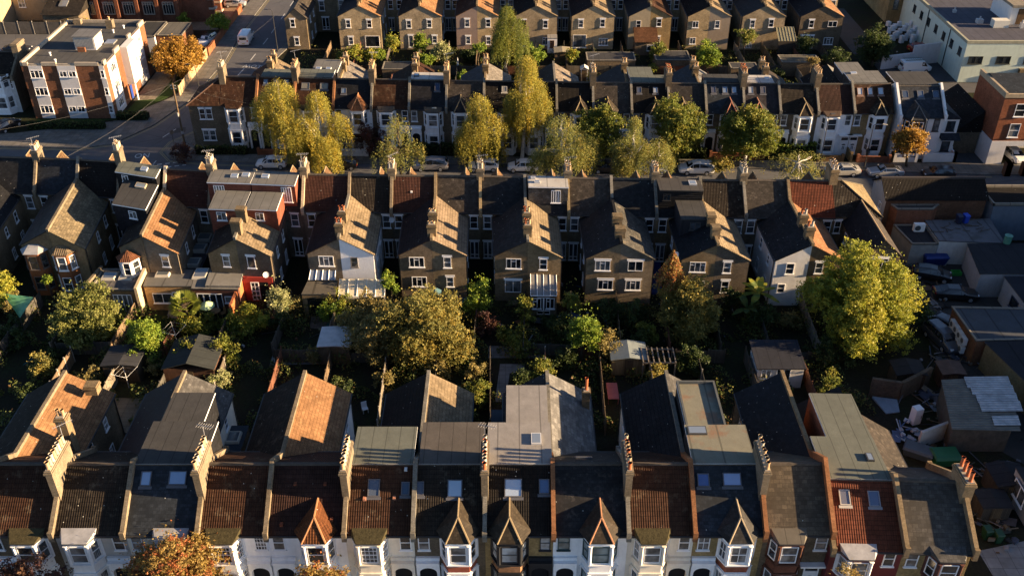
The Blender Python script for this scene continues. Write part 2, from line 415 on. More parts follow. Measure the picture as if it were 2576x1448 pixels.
        if g['parapet'] and not g['full']:
            mb = MB(); mb.box(-.14, .14, vr-.2, far+.16, g['zr']-.15, g['zr']+.2, 0, Mw)
            obj('wing_parapet', mb, brick(g['pcol']) if isinstance(g['pcol'], tuple) else g['pcol'], root)
        mb = MB(); mb.box(wu+.15+(o_ if g['full'] else 0), wu+.24+(o_ if g['full'] else 0), rr+.2, far+.05, g['ze']-.16, g['ze']-.05, 0, Mw)
        c = wu+.06+o_; mb.box(c, c+.08, far-.3, far-.22, .05, g['ze']-.16, 0, Mw)
        obj('drainpipe', mb, plain((.03,.03,.03), .5, .4, .1, 2, 0), root)
        for cd in g['chim']:
            cd = dict(cd); v = cd.pop('v'); a = cd.pop('a', 0.0); ln = cd.pop('ln', .42)
            cd = {**dict(half=.42, top=g['zr']+1.15, wall=(.2,.15,.09), n=1, rows=2, potc=['tan'], h=.5, zb=g['zr']-.8), **cd}
            stack(root, Mw, a, v-ln, v+ln, **cd)
        frG = lambda a, b, d: MR(a0+sg*a, far+d, b)
        for q in g['wins']:
            window(root, frG, *q[:5], lint=(white() if len(q) > 5 and q[5] else None), fm=(q[6] if len(q) > 6 else None), name='door' if q[4] in ('french', 'bifold', 'glazed', 'patio') else 'window', sill=q[4] not in ('french', 'bifold', 'glazed', 'patio'))
        if g['swin']:
            frS = lambda a, b, d: Mw(wu+o_+d, a, b)
            for q in ((rr+2.2, 4.3, .8, 1.3, 'sash'), (rr+5.4, 4.2, .7, 1.1, 'sash'), (rr+2.0, 1.5, .9, 1.5, 'case2'), (rr+5.2, 1.4, .8, 1.2, 'case2')):
                if q[0] < far-1: window(root, frS, *q)
    # ---- rear wall windows
    frR = lambda a, b, d: MR(a, WR+d, b)
    if rwin is None:
        c = (wu+w)/2 if (wing and wing.get('side', 'L') == 'L') else (w-wu)/2
        rwin = [(c, 4.85, .85, 1.55, 'sash', 1)]+([(c, 1.35, .95, 2.1, 'french', 1)] if reardoor else [])
    for q in rwin: window(root, frR, *q[:5], lint=(white() if len(q) > 5 and q[5] else None), name='door' if q[4] == 'french' else 'window')
    # ---- dormers: flat-roofed boxes on the rear slope
    for d in dormers:
        d = {**dict(u0=.25, u1=w-.25, v0=-.1, v1=3.0, zb=ze+.2, zt=9.05, roof=felt((.16,.16,.15)), clad=slate((.05,.05,.055)), wins=(), fascia=upvc(), over=.13, up=None, win_fm=None, glass=None), **d}
        mb = MB(); mb.box(d['u0'], d['u1'], d['v0'], d['v1'], d['zb'], d['zt']-.13, 0, MR); dm = obj('dormer', mb, d['clad'], root)
        mb = MB(); o_ = d['over']; mb.box(d['u0']-.04, d['u1']+.04, d['v0'], d['v1']+o_, d['zt']-.13, d['zt']-.012, 1, MR)
        mb.poly([MR(d['u0']-.04, d['v0'], d['zt']), MR(d['u1']+.04, d['v0'], d['zt']), MR(d['u1']+.04, d['v1']+o_, d['zt']), MR(d['u0']-.04, d['v1']+o_, d['zt'])], 0)
        if d['up']:
            hh = d['up']; U0, U1, V0, V1 = d['u0']-.04, d['u1']+.04, d['v0'], d['v1']+o_
            mb.box(U0, U0+.16, V0, V1, d['zt']-.005, d['zt']+hh, 2, MR); mb.box(U1-.16, U1, V0, V1, d['zt']-.005, d['zt']+hh, 2, MR); mb.box(U0+.16, U1-.16, V1-.16, V1, d['zt']-.005, d['zt']+hh, 2, MR)
        obj('dormer_roof', mb, [d['roof'], d['fascia'], felt((.13,.14,.14), 3)], dm)
        frD = lambda a, b, dd, d=d: MR(a, d['v1']+dd, b)
        for q in d['wins']: window(dm, frD, *q[:5], fm=d['win_fm'], nest=False, lint=None)
        for (gx, gv, gw, gh) in d.get('lights', ()):
            mb = MB(); T = lambda x, y, z: MR(x, y, z+d['zt'])
            mb.box(gx-gw/2, gx+gw/2, gv-gh/2, gv+gh/2, -.01, .16, 0, T)
            mb.poly([T(gx-gw/2+.08, gv-gh/2+.08, .165), T(gx+gw/2-.08, gv-gh/2+.08, .165), T(gx+gw/2-.08, gv+gh/2-.08, .165), T(gx-gw/2+.08, gv+gh/2-.08, .165)], 1)
            obj('roof_light', mb, [plain(d.get('lcol', (.5,.5,.5)), .5, .4, .1, 2, .1), skyglass((.3,.36,.42))], dm)
    # ---- rooflights in the slopes
    for q in sky:
        u, t, ww, hh = q[:4]; T0, sl = (MF, slF) if (len(q) < 5 or q[4] == 'F') else (MR, slR)
        ph = math.atan(sl); cp, sp = math.cos(ph), math.sin(ph)
        T = lambda x, d, b: T0(u+x, (t-b)*cp+d*sp, zr-(t-b)*sp+d*cp)
        mb = MB(); W, H_ = ww/2, hh/2; e = .07
        mb.box(-W, -W+e, -.02, .1, -H_, H_, 0, T); mb.box(W-e, W, -.02, .1, -H_, H_, 0, T); mb.box(-W+e, W-e, -.02, .1, H_-e, H_, 0, T); mb.box(-W+e, W-e, -.02, .1, -H_, -H_+e, 0, T)
        mb.box(-W-.1, W+.1, -.02, .03, -H_-.22, -H_-.01, 0, T)
        o = obj('rooflight', mb, plain(q[6] if len(q) > 6 else (.09,.09,.1), .5, .4, .1, 2, 0), root)
        mb = MB(); mb.poly([T(-W+e, .06, -H_+e), T(W-e, .06, -H_+e), T(W-e, .06, H_-e), T(-W+e, .06, H_-e)]); obj('pane', mb, skyglass(q[5] if len(q) > 5 and q[5] else (.2,.27,.35)), o)
    # ---- front
    frF = lambda a, b, d: MF(a, WF+d, b)
    if bay and front:
        g = dict(u=w*.62, kind='flat', wall=trim, trim=trim, roof=roof, hips=(.25,.2,.14), style='sash', fm=None, hw=1.25, hf=.75, pr=.85, band=None, pane=None); g.update(bay)
        u = g['u']; hw, hf, pr = g['hw'], g['hf'], g['pr']
        pl = [(u-hw, WF-.05), (u-hf, WF+pr), (u+hf, WF+pr), (u+hw, WF-.05)]
        mb = MB(); mb.sweep([MF(a, b, 0) for a, b in pl], [MF(a, b, ze-.12) for a, b in pl], 0)
        def band(z0, z1, e, m):
            q = [(u-hw-e, WF-.04), (u-hf-e*.6, WF+pr+e), (u+hf+e*.6, WF+pr+e), (u+hw+e, WF-.04)]
            mb.sweep([MF(a, b, z0) for a, b in q], [MF(a, b, z1) for a, b in q], m)
        band(3.78, 3.92, .14, 1); band(2.78, 2.98, .1, 1); band(.75, .85, .1, 1); band(ze-.32, ze-.14, .06, 1)
        if g['band'] is not None: band(3.05, 3.6, .025, 2)
        for (a, b) in pl:
            for z0, z1 in ((3.92, 5.75), (.85, 2.75)):
                p = MF(a, b+.02, z0); q = MF(a, b+.02, z1); mb.tube([p, q], .13, 6, 1)
                c = MF(a, b+.02, z1+.06); mb.tube([q, (c[0], c[1], c[2])], .18, 6, 1)
        bo = obj('bay_window', mb, [g['wall'], g['trim'], g['band'] or g['wall']], root)
        for i in range(3):
            (ua, va), (ub, vb) = pl[i], pl[i+1]; ln = math.hypot(ub-ua, vb-va); dx, dy = (ub-ua)/ln, (vb-va)/ln
            fr = lambda a, b, d: MF(ua+dx*a-dy*d, va+dy*a+dx*d, b)
            for zc, hh in ((4.88, 1.62), (1.85, 1.7)):
                window(bo, fr, ln/2, zc, ln-.34, hh, g['style'], fm=g['fm'], sill=False, nest=False, pane=g['pane'])
        mb = MB(); e = .14
        S0, F0, F1, S1 = MF(u-hw-.22, WF-.1, ze-.02), MF(u-hf-.1, WF+pr+e, ze-.1), MF(u+hf+.1, WF+pr+e, ze-.1), MF(u+hw+.22, WF-.1, ze-.02)
        if g['kind'] == 'turret':
            zp = g.get('zp', zr-1.42); Ap = MF(u, (zr-zp)/slF-.1, zp+.05); Pk = MF(u, rf-.35, zp); l0, l1 = MF(u-hw-.3, rf-.25, ze+.15), MF(u+hw+.3, rf-.25, ze+.15)
            for tri in ((Ap, l0, Pk), (l0, F0, Pk), (F0, F1, Pk), (F1, l1, Pk), (l1, Ap, Pk)): mb.poly(tri, 0)
            mb.poly([F0, F1, S1, S0], 0)
            for a, b in ((F0, Pk), (F1, Pk), (Ap, Pk)): mb.tube([a, b], .075, 5, 1)
            obj('turret_roof', mb, [g['roof'], plain(g['hips'], .8, .25, .3, 3, .2)], root)
        else:
            B0, B1 = MF(u-hw-.05, WF-.3, ze+.3), MF(u+hw+.05, WF-.3, ze+.3)
            mb.poly([S0, F0, B0], 0); mb.poly([F0, F1, B1, B0], 0); mb.poly([F1, S1, B1], 0)
            lo = lambda p: (p[0], p[1], p[2]-.12)
            for a, b in ((S0, F0), (F0, F1), (F1, S1)): mb.poly([a, b, lo(b), lo(a)], 1)
            mb.poly([lo(S0), lo(F0), lo(F1), lo(S1)], 1)
            obj('bay_roof', mb, [g['roof'], plain((.05,.05,.05), .6, .3, .1, 2, 0)], root)
    if front:
        for q in fwin: window(root, frF, *q[:5], lint=(trim if len(q) > 5 and q[5] else None), fm=(q[6] if len(q) > 6 else None), pane=(q[7] if len(q) > 7 else None))
    if porch:
        u0, u1, col, n = porch; mb = MB(); T = lambda x, d, b: frF(x, b, d)
        mb.box(u0, u1, 0, .5, 3.3, 3.5, 0, T); mb.box(u0+.05, u1-.05, 0, .38, 3.05, 3.3, 0, T); mb.box(u0-.02, u1+.02, 0, .2, 3.5, 3.75, 0, T)
        ww = (u1-u0)/n
        for i in range(n):
            c = u0+ww*(i+.5); r_ = ww/2-.2; k = 10
            arc = [(c-r_*math.cos(PI*j/k), 2.35+r_*.8*math.sin(PI*j/k)) for j in range(k+1)]
            for j in range(k):
                (xa, za), (xb, zb) = arc[j], arc[j+1]
                mb.hexa([T(xa, .02, za), T(xb, .02, zb), T(xb, .02, 3.06), T(xa, .02, 3.06), T(xa, .34, za), T(xb, .34, zb), T(xb, .34, 3.06), T(xa, .34, 3.06)], 0)
            mb.poly([T(x, .012, z) for x, z in [(c-r_, 0)]+arc+[(c+r_, 0)]], 1)
            mb.box(c-r_-.2, c-r_, .02, .33, 0, 3.06, 0, T); mb.box(c+r_, c+r_+.2, .02, .33, 0, 3.06, 0, T) if i == n-1 else None
        obj('porch', mb, [col, plain((.012,.012,.014), .8, .2, 0, 1, 0)], root)  # near-black panel paints the shade inside the porch arch
    if door:
        u, col, up = door; mb = MB(); T = lambda x, d, b: frF(u+x, b, d)
        mb.box(-.46, .46, .01, .06, .1, 2.15, 0, T); mb.box(-.55, -.46, .01, .1, .1, 2.75, 1, T); mb.box(.46, .55, .01, .1, .1, 2.75, 1, T); mb.box(-.46, .46, .01, .1, 2.65, 2.75, 1, T); mb.box(-.46, .46, .01, .09, 2.15, 2.22, 1, T)
        mb.box(-.46, .46, .01, .03, 2.22, 2.65, 2, T); mb.box(-.14, -.04, .06, .066, .9, 1.4, 2, T); mb.box(.04, .14, .06, .066, .9, 1.4, 2, T)
        mb.poly([T(.26*math.cos(PI*i/8), .066, 1.52+.2*math.sin(PI*i/8)) for i in range(9)], 2)
        d = obj('door', mb, [plain(col, .4, .4, .05, 2, 0), upvc(), glassm()], root)
        mb = MB(); mb.box(.34, .4, .06, .11, 1.05, 1.2, 0, T); obj('handle', mb, plain((.4,.4,.4), .3, .6, 0, 1, 0), d)
        if up: mb = MB(); mb.box(-.95, .95, 0, .45, 2.95, 3.1, 0, T); obj('door_canopy', mb, trim, root)
    return root, M, MF, MR
def rowpts(px):
    pts = [P(*q) for q in px]; out = []
    for i, p in enumerate(pts):
        a = Vector(pts[max(i-1, 0)][:2]); b = Vector(pts[min(i+1, len(pts)-1)][:2]); d = (b-a).normalized(); out.append((Vector(p[:2]), Vector((d.y, -d.x))))
    return out
def extbox(root, name, q, z0, z1, wall, roof, upstand=0.0, lights=(), edge=None):
    "flat-roofed block on a quad q of (x,y): far-left, far-right, near-right, near-left"
    mb = MB(); mb.sweep([(x, y, z0) for x, y in q], [(x, y, z1-.1) for x, y in q], 0); e = obj(name, mb, wall, root)
    c = Vector((sum(p[0] for p in q)/4, sum(p[1] for p in q)/4)); g = [c+(Vector(p)-c)*1.02 for p in q]
    mb = MB(); mb.sweep([(p.x, p.y, z1-.1) for p in g], [(p.x, p.y, z1) for p in g], 1); mb.poly([(p.x, p.y, z1+.004) for p in g], 0)
    if upstand:
        for i in range(4):
            a, b = g[i], g[(i+1) % 4]; n = ((b-a).normalized()); n = Vector((-n.y, n.x)); n = n if n.dot(c-a) > 0 else -n; n *= .2
            mb.hexa([(a.x, a.y, z1-.002), (b.x, b.y, z1-.002), (b.x+n.x, b.y+n.y, z1-.002), (a.x+n.x, a.y+n.y, z1-.002), (a.x, a.y, z1+upstand), (b.x, b.y, z1+upstand), (b.x+n.x, b.y+n.y, z1+upstand-.003*i), (a.x+n.x, a.y+n.y, z1+upstand-.003*i)], 2)
    obj(name+'_roof', mb, [roof, plain((.06,.06,.06), .6, .3, .1, 2, 0), edge or felt((.3,.27,.22), 2)], e)
    for (x, y, w, d) in lights:
        mb = MB(); h = .24; z = z1
        A = [(x-w/2, y-d/2, z), (x+w/2, y-d/2, z), (x+w/2, y+d/2, z), (x-w/2, y+d/2, z)]
        B = [(x-w/2+.08, y-d/2+.08, z+h), (x+w/2-.08, y-d/2+.08, z+h), (x+w/2-.08, y+d/2-.08, z+h), (x-w/2+.08, y+d/2-.08, z+h)]
        mb.sweep(A, B, 0); mb.poly([(p[0]*.84+x*.16, p[1]*.84+y*.16, z+h+.006) for p in B], 1)
        obj('roof_light', mb, [plain((.5,.46,.38), .5, .4, .1, 2, .1), skyglass((.17,.19,.21))], e)
    return e
def wallframe(p0, p1):
    "frame on a wall from p0 to p1 (plan); outward is to the right of p0->p1"
    a = Vector(p0); d = (Vector(p1)-a).normalized(); n = Vector((d.y, -d.x))
    return (lambda x, b, dd: (a.x+d.x*x+n.x*dd, a.y+d.y*x+n.y*dd, b)), (Vector(p1)-a).length
# ------------------------------------------------------------ palette of roofs
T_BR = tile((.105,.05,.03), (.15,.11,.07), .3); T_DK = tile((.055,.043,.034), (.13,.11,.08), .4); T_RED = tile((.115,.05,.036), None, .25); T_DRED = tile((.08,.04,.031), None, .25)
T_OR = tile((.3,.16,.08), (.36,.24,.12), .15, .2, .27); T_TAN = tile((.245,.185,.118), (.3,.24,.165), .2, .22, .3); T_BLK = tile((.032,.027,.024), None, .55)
S_BLUE = slate((.05,.06,.075)); S_DK = slate((.036,.037,.04), None, .35); S_BR = slate((.085,.07,.058), (.14,.12,.1)); S_GR = slate((.13,.125,.12)); S_LT = slate((.17,.165,.16), None, .05, .6, .3)
S_BLK = slate((.024,.025,.03), None, .5); S_TAN = slate((.085,.064,.042), None, .1, .25, .2); S_PUR = slate((.062,.052,.056), None, .15)
F_GR = felt((.2,.195,.18)); F_DK = felt((.075,.073,.07)); F_GN = felt((.17,.18,.15)); F_LT = felt((.33,.31,.29), 1.6); F_BG = felt((.27,.26,.2), 2.2, (.2,.1,.06)); F_WH = felt((.6,.58,.54), 2, (.3,.28,.26)); F_BK = felt((.035,.036,.042), 1.2); F_BL = felt((.05,.065,.085), 1.5)
ST1 = (.205,.165,.115); ST2 = (.21,.195,.165); ORP = (.27,.125,.06); BRP = (.25,.185,.11)
W_ = white(); CR = plain(CREAM, .7, .3, .15, 1.5, .35); BKP = plain((.02,.022,.026), .4, .4, .1, 2, 0)
bk, bkd, bky = brick(STOCK), brick(STOCKD), brick(STOCKY)
# ------------------------------------------------------------ front row (streets face the camera)
rowA = [(Vector((x, 50.9)), Vector((0, -1))) for x in (-42.05, -37.1, -32.14, -27.15, -21.96, -17.18, -11.72, -6.91, -1.91, 2.91, 8.16, 12.79, 17.7, 22.4)]
rowA2 = [(Vector((22.42, 50.3)), Vector((0, -1))), (Vector((27.35, 50.15)), Vector((.02, -1))), (Vector((32.04, 49.95)), Vector((.03, -1)))]
def A(i, label, roof, wall, bay, side, wing=None, rows=rowA, lev=0.0, **k):
    (L, nL), (Rr, nR) = rows[i], rows[i+1]; w = (Rr-L).length
    right = side == 'R'; b = dict(bay); b['u'] = w*(.63 if right else .36)
    wu = .68 if right else w-.62; tr = k.get('trim') or W_
    k.setdefault('fwin', [(wu, 5.18, .8, 1.5, 'sash', 1)])
    k.setdefault('porch', ((.06, 1.72, tr, 1) if right else (w-1.72, w-.06, tr, 1)))
    if wing: wing = {**dict(zr=7.5, ze=5.3, w=3.5, far=12.1, swin=True, parapet=wing.get('side') == 'L'), **wing}
    return house(label, L, Rr, nL, nR, 'front', roof, wall, bay=b, wing=wing, base=lev, rr=4.1, **k)
sA = lambda **k: {**dict(v0=-1.0, v1=2.2, half=.24, top=10.3, wall=ST1, n=8, rows=1, potc=['cream', 'buff', 'white'], h=.65), **k}
FL = lambda r, **k: dict(kind='flat', roof=r, **k)
TU = lambda r, h=(.25,.19,.11), **k: dict(kind='turret', roof=r, hips=h, **k)
LEAD = plain((.3,.3,.31), .6, .4, .3, 1.2, .4); MOSS = plain((.065,.055,.028), .95, .1, .5, 4, .3, .03); LEADW = plain((.34,.34,.35), .5, .4, .35, 1.2, .4)
A(0, 'terraced house cut by the left edge, brown tiled roof in the nearest row', T_DK, bkd, FL(MOSS), 'L', dict(side='R', roof=T_DK, wins=()), par=ST1)
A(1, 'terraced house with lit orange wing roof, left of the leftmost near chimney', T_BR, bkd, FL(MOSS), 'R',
  dict(side='L', roof=T_OR, pcol=ST1, chim=[dict(v=10.6, a=2.75, rows=0, top=7.6, half=.5), dict(v=4.9, a=2.9, half=.4, top=9.2, potc=['tan'], zb=5)]), par=ST1)
A(2, 'terraced house with mossy dark tiles and pale lead bay roof beside the leftmost chimney', T_DK, plain((.42,.4,.37), .7, .3, .2, 1.5, .4), FL(LEADW), 'L', dict(side='R', roof=S_BLK), par=ST1, stk=sA(aerial=True))
A(3, 'terraced house with new blue-grey slate roof and two rooflights behind the orange street tree', S_BLUE, CR, FL(LEAD), 'R', dict(side='L', roof=S_GR, pcol=ST1), par=ST1,
  dormers=[dict(u0=.12, u1=4.95, v1=4.3, roof=F_DK, zt=9.06, clad=S_BLK), dict(u0=.4, u1=3.6, v0=4.4, v1=8.3, zt=8.5, zb=5, roof=F_DK, clad=S_BLK)],
  sky=[(1.05, 1.1, .75, 1.05, 'F', (.35,.45,.6)), (3.3, 1.05, 1.25, 1.0, 'F', (.35,.45,.6))])
A(4, 'white fronted terraced house with brown tiled roof, just right of the orange street tree', T_BR, W_, FL(MOSS, style='grid'), 'L', dict(side='R', roof=T_DK), par=ST1, stk=sA(aerial=True), fwin=[(4.2, 5.18, .85, 1.5, 'grid')])
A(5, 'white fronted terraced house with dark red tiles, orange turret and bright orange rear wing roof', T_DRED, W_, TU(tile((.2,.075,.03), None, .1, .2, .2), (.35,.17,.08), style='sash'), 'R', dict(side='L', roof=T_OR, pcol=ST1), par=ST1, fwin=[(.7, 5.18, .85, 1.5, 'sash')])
A(6, 'cream fronted terraced house with brown tiles, two rooflights and mossy bay roof', T_BR, CR, FL(MOSS, style='grid'), 'L', dict(side='R', roof=T_BLK, pcol=ST2), par=ST1, stk=sA(), trim=CR,
  dormers=[dict(u0=.2, u1=4.6, v1=3.7, roof=F_GN, zt=9.06)], sky=[(1.9, 1.75, .85, 1.25, 'F', (.12,.15,.2)), (4.15, 1.8, .6, .95, 'F', (.07,.1,.14))])
A(7, 'brick terraced house with dark tiles and tan slate turret over a white bay', T_DK, bkd, TU(S_TAN, style='sash', band=plain((.28,.08,.05), .8, .2, .2, 3, .2)), 'R', dict(side='L', roof=T_TAN, pcol=ST2), par=ST2,
  dormers=[dict(u0=.25, u1=4.85, v1=4.2, roof=felt((.13,.115,.1)), zt=9.06)], sky=[(.35, 1.8, .6, 1.0, 'F', (.12,.13,.16)), (2.85, 1.8, 1.05, 1.25, 'F', (.5,.6,.7))])
A(8, 'terraced house with black painted bay, yellow brick and tan turret, pale grey flat roofs behind', T_BLK, bky, TU(S_TAN, style='sash', wall=BKP, trim=BKP, fm=plain((.03,.03,.035), .4, .4, .1, 2, 0), pane=glassm((.3,.32,.33), .2), band=brick((.25,.14,.08))), 'L', dict(side='R', roof=S_BLK, pcol=ST2), par=ST2, trim=BKP,
  stk=sA(potc=['white', 'red', 'white'], aerial=True), dormers=[dict(u0=.15, u1=4.75, v1=4.15, roof=F_LT, zt=9.08, lights=[(3.7, 2.4, .75, 1.15)]), dict(u0=1.5, u1=4.62, v0=4.3, v1=8.9, zt=8.75, zb=5, roof=F_LT)],
  sky=[(2.0, 1.75, 1.25, 1.3, 'F', (.5,.6,.72)), (4.2, 1.65, .75, 1.05, 'F', (.12,.18,.3))], fwin=[(4.25, 5.15, .75, 1.5, 'sash', None, plain((.03,.03,.035), .4, .4, .1, 2, 0), glassm((.3,.32,.33), .2))])
A(9, 'white terraced house with dark patched slates and orange-ridged turret beside the black bay house', slate((.04,.04,.043), (.1,.085,.07), .3), W_, TU(slate((.09,.066,.044), None, .1, .25, .2), (.35,.17,.09), fm=plain((.03,.06,.06), .4, .4, .1, 2, 0), pane=glassm((.16,.2,.2), .15)), 'R', dict(side='L', roof=S_LT, pcol=ST2, chim=[dict(v=10.3, a=3.15, half=.3, ln=.35, top=7.2, rows=1, potc=['red'], h=1.1, zb=5)]), par=ORP,
  sky=[(2.4, 2.2, 1.2, .6, 'R')], fwin=[(.75, 5.18, .85, 1.5, 'sash', None, plain((.03,.06,.06), .4, .4, .1, 2, 0), glassm((.16,.2,.2), .15))])
A(10, 'cream terraced house with brown tiles and thatch-like mossy bay roof', T_BR, CR, FL(MOSS), 'L', dict(side='R', roof=tile((.035,.035,.04), None, .3), pcol=ST2), par=ST2, trim=CR, stk=sA(potc=['cream', 'red', 'tan']))
A(11, 'yellow brick terraced house with new slates, two rooflights and a turret with one white face', S_BLUE, bky, TU(slate((.07,.066,.062), None, .1), (.3,.24,.16), style='sash2', band=brick((.3,.1,.06))), 'R', dict(side='L', roof=S_GR, pcol=ST2), par=ORP,
  dormers=[dict(u0=.2, u1=4.7, v1=3.9, roof=F_BG, zt=9.08, lights=[(1.0, 3.3, 1.4, .85)], lcol=(.06,.06,.06)), dict(u0=.35, u1=3.3, v0=4.1, v1=9.2, zt=8.75, zb=5, roof=F_BG, up=.25)],
  sky=[(.85, 1.2, .85, .95, 'F', (.1,.15,.32)), (2.9, 1.15, 1.3, .95, 'F', (.35,.42,.6))], fwin=[(.75, 5.18, .85, 1.5, 'sash2')])
A(12, 'brown brick terraced house with patchy brown slates and flat grey bay roof, white-specked wing roof', slate((.12,.095,.068), (.05,.04,.035), .1, .4, .3), bkd, FL(felt((.15,.135,.11)), wall=brick((.17,.07,.045)), trim=brick((.13,.06,.04))), 'L', dict(side='R', roof=slate((.022,.023,.03), None, .95), pcol=BRP, parapet=True), par=ORP, parR=True, PH=.6, stk=sA(), porch=None, fwin=[(4.15, 5.18, .85, 1.5, 'sash')], door=(3.9, (.7,.7,.7), True))
A(0, 'terraced house with bright red tiles, two rooflights and dark red front', tile((.19,.06,.034), None, .2), plain((.14,.025,.025), .6, .3, .2, 2, .2), FL(LEADW, wall=plain((.14,.025,.025), .6, .3, .2, 2, .2)), 'L', dict(side='R', roof=S_BLK, pcol=BRP), rows=rowA2, lev=-.85, par=BRP, porch=None,
  dormers=[dict(u0=.1, u1=4.75, v1=4.2, roof=F_GN, zt=9.06, lights=[(3.85, 2.1, .5, .8)], lcol=(.05,.05,.05)), dict(u0=1.35, u1=4.75, v0=4.35, v1=9.3, zt=9.0, zb=4, roof=F_GN, clad=brick(REDB))], sky=[(1.25, 1.35, .75, 1.1, 'F', (.22,.22,.25), (.4,.38,.34)), (3.3, 1.4, .8, 1.1, 'F', (.13,.16,.24), (.2,.2,.22))], fwin=[(4.1, 5.18, .8, 1.5, 'sash', None)])
A(1, 'end house with grey slates and orange chimney pots, right end of the nearest row', slate((.1,.09,.08), (.06,.06,.065), .15, .4, .3), bky, FL(S_GR, wall=brick((.13,.06,.05)), trim=brick((.13,.06,.05))), 'R', dict(side='L', roof=S_BR, far=9.4, parapet=False), rows=rowA2, lev=-.85, par=BRP, parR=True, PH=.6, porch=None, wallS=bkd,
  stk=[dict(u=4.69, v0=-.8, v1=1.3, half=.36, top=10.0, wall=BRP, n=4, rows=1, potc=['red'], h=.8)], fwin=[(.75, 5.18, .8, 1.5, 'sash')])
# ------------------------------------------------------------ middle row (gardens face the camera)
rowB = rowpts([(-25,393,9),(92,397,9),(197,401,9),(300,407,9),(417,424,9),(530,430,9),(642,433,9),(765,438,9),(880,439.5,9),(986,441,9),(1096,441.5,9),(1208,442.5,9),(1320,445,9),(1428,447,9),(1537,449,9),(1647,450,9),(1761,452,9),(1869,453,9),(1981,453,9),(2094,454,9),(2215,454,9)])
rowB = [(p, Vector((.1 if p.x < -41 else .06 if p.x < -30 else .02, -1)).normalized()) for p, n in rowB]
sB = lambda **k: {**dict(v0=-.4, v1=1.3, half=.4, top=9.95, wall=ST1, n=4, rows=2, potc=['white', 'cream', 'tan'], h=.6, rp=.14), **k}
wc3 = lambda o, z=4.7, l=0: (o, z, 1.55, 1.2, 'case3', l)
ws = lambda o, z=4.7, l=1: (o, z, .8, 1.3, 'sash', l)
def B(i, label, roof, wing, far=10.9, wall=None, **k):
    (L, nL), (Rr, nR) = rowB[i], rowB[i+1]
    side = 'L' if i % 2 == 0 else 'R'
    wing = {**dict(zr=7.5, ze=5.6, w=3.4, far=far, side=side, parapet=(side == 'L')), **wing}
    k.setdefault('bay', TU(tile((.22,.13,.07), None, .1, .2, .2), zp=8.5)); 
    tb = dict(k.pop('bay')); tb['u'] = (Rr-L).length*(.66 if i % 2 == 0 else .38)
    if k.get('stk') is True: k['stk'] = sB()
    bv = [brick(c) for c in ((.215,.165,.105), (.16,.125,.09), (.25,.18,.1), (.175,.13,.08), (.21,.17,.125))][(i*3+i//2) % 5]
    return house(label, L, Rr, nL, nR, 'rear', roof, wall or bk, wallR=wall or bv, rf=3.3, rr=3.15, wing=wing, bay=tb, **k)
two = [dict(v=7.3), dict(v=9.6)]
def chims(f, c, **k): return [dict(v=f-3.6, potc=c, **k), dict(v=f-1.1, potc=c, **k)]
B(0, 'terraced house cut by the left edge in the middle row, dark slate roof', S_DK, dict(roof=S_BLK, wins=[ws(1.6), ws(1.7, 2.2)]), 13, par=ST1)
B(1, 'terraced house with dark blue slates and a brick bay with white lead cap', slate((.038,.045,.058)), dict(roof=S_BR), 13.2, par=ST1, stk=sB(n=4, potc=['white', 'buff'], aerial=True))
B(2, 'terraced house with black tiles, part-lit tan rear wing with brick double bay and no dormer', T_BLK, dict(roof=slate((.2,.16,.1), (.12,.1,.08), .1), pcol=ST1), 13.2, par=ST2)
bo, M3, MF3, MR3 = B(3, 'terraced house with dark boxy dormers and pink rendered dormer side', T_BLK, dict(roof=T_DK), 12.0, par=ST1, stk=sB(top=10.5, aerial=True),
  dormers=[dict(u0=.2, u1=5.4, v1=2.5, roof=F_GN, zt=9.15, clad=S_BLK, lights=[(3.6, 1.2, .8, .9)], wins=[(1.3, 8.4, .8, .8, 'case2')]), dict(u0=1.2, u1=5.5, v0=2.6, v1=8.0, zt=8.3, zb=5, roof=F_DK, clad=slate((.03,.032,.042)), wins=[(3.6, 7.3, 1.0, .9, 'case2')], lights=[(3.6, 3.5, 1.3, 1.0)], lcol=(.5,.4,.26))])
B(4, 'terraced house with red-brown tiles and bright orange rear wing roof above the skylit extension', T_RED, dict(roof=T_OR, wins=[ws(1.95, 4.5)], pcol=ST1), 11.9, par=plain((.55,.45,.33), .8, .2, .2, 2, .3))
DR = brick((.2,.07,.045))
B(5, 'terraced house with left of the twin red brick flat-roofed dormers', S_DK, dict(roof=T_DK, wins=[ws(1.45)], chim=[]), 11.6, par=ST1, stk=sB(n=4, potc=['cream', 'white'], aerial=True),
  dormers=[dict(u0=.2, u1=5.0, v1=2.8, roof=F_GR, zt=9.15, clad=DR, wins=[(1.4, 7.9, 1.2, 1.7, 'bifold')], lights=[(3.0, 1.4, .8, .8), (4.2, 1.1, .8, .8)]), dict(u0=1.1, u1=4.95, v0=2.9, v1=6.9, zt=8.2, zb=5, roof=F_GR, clad=DR, wins=[(2.4, 7.3, 1.1, 1.0, 'case2')])])
B(6, 'terraced house with right of the twin red brick flat-roofed dormers', S_DK, dict(roof=T_TAN, wins=[(1.3, 4.7, .85, 1.4, 'plain', 1)], chim=chims(11.4, ['tan'], half=.5, top=8.9, rows=0)), 11.6, par=ST2,
  dormers=[dict(u0=.12, u1=4.9, v1=2.8, roof=F_GR, zt=9.12, clad=DR, wins=[(3.9, 7.9, 1.1, 1.8, 'bifold')], lights=[(1.4, 1.2, .8, .8)]), dict(u0=.2, u1=3.5, v0=2.9, v1=6.7, zt=8.2, zb=5, roof=F_GR, clad=DR, wins=[(1.6, 7.3, .9, .9, 'case2')])])
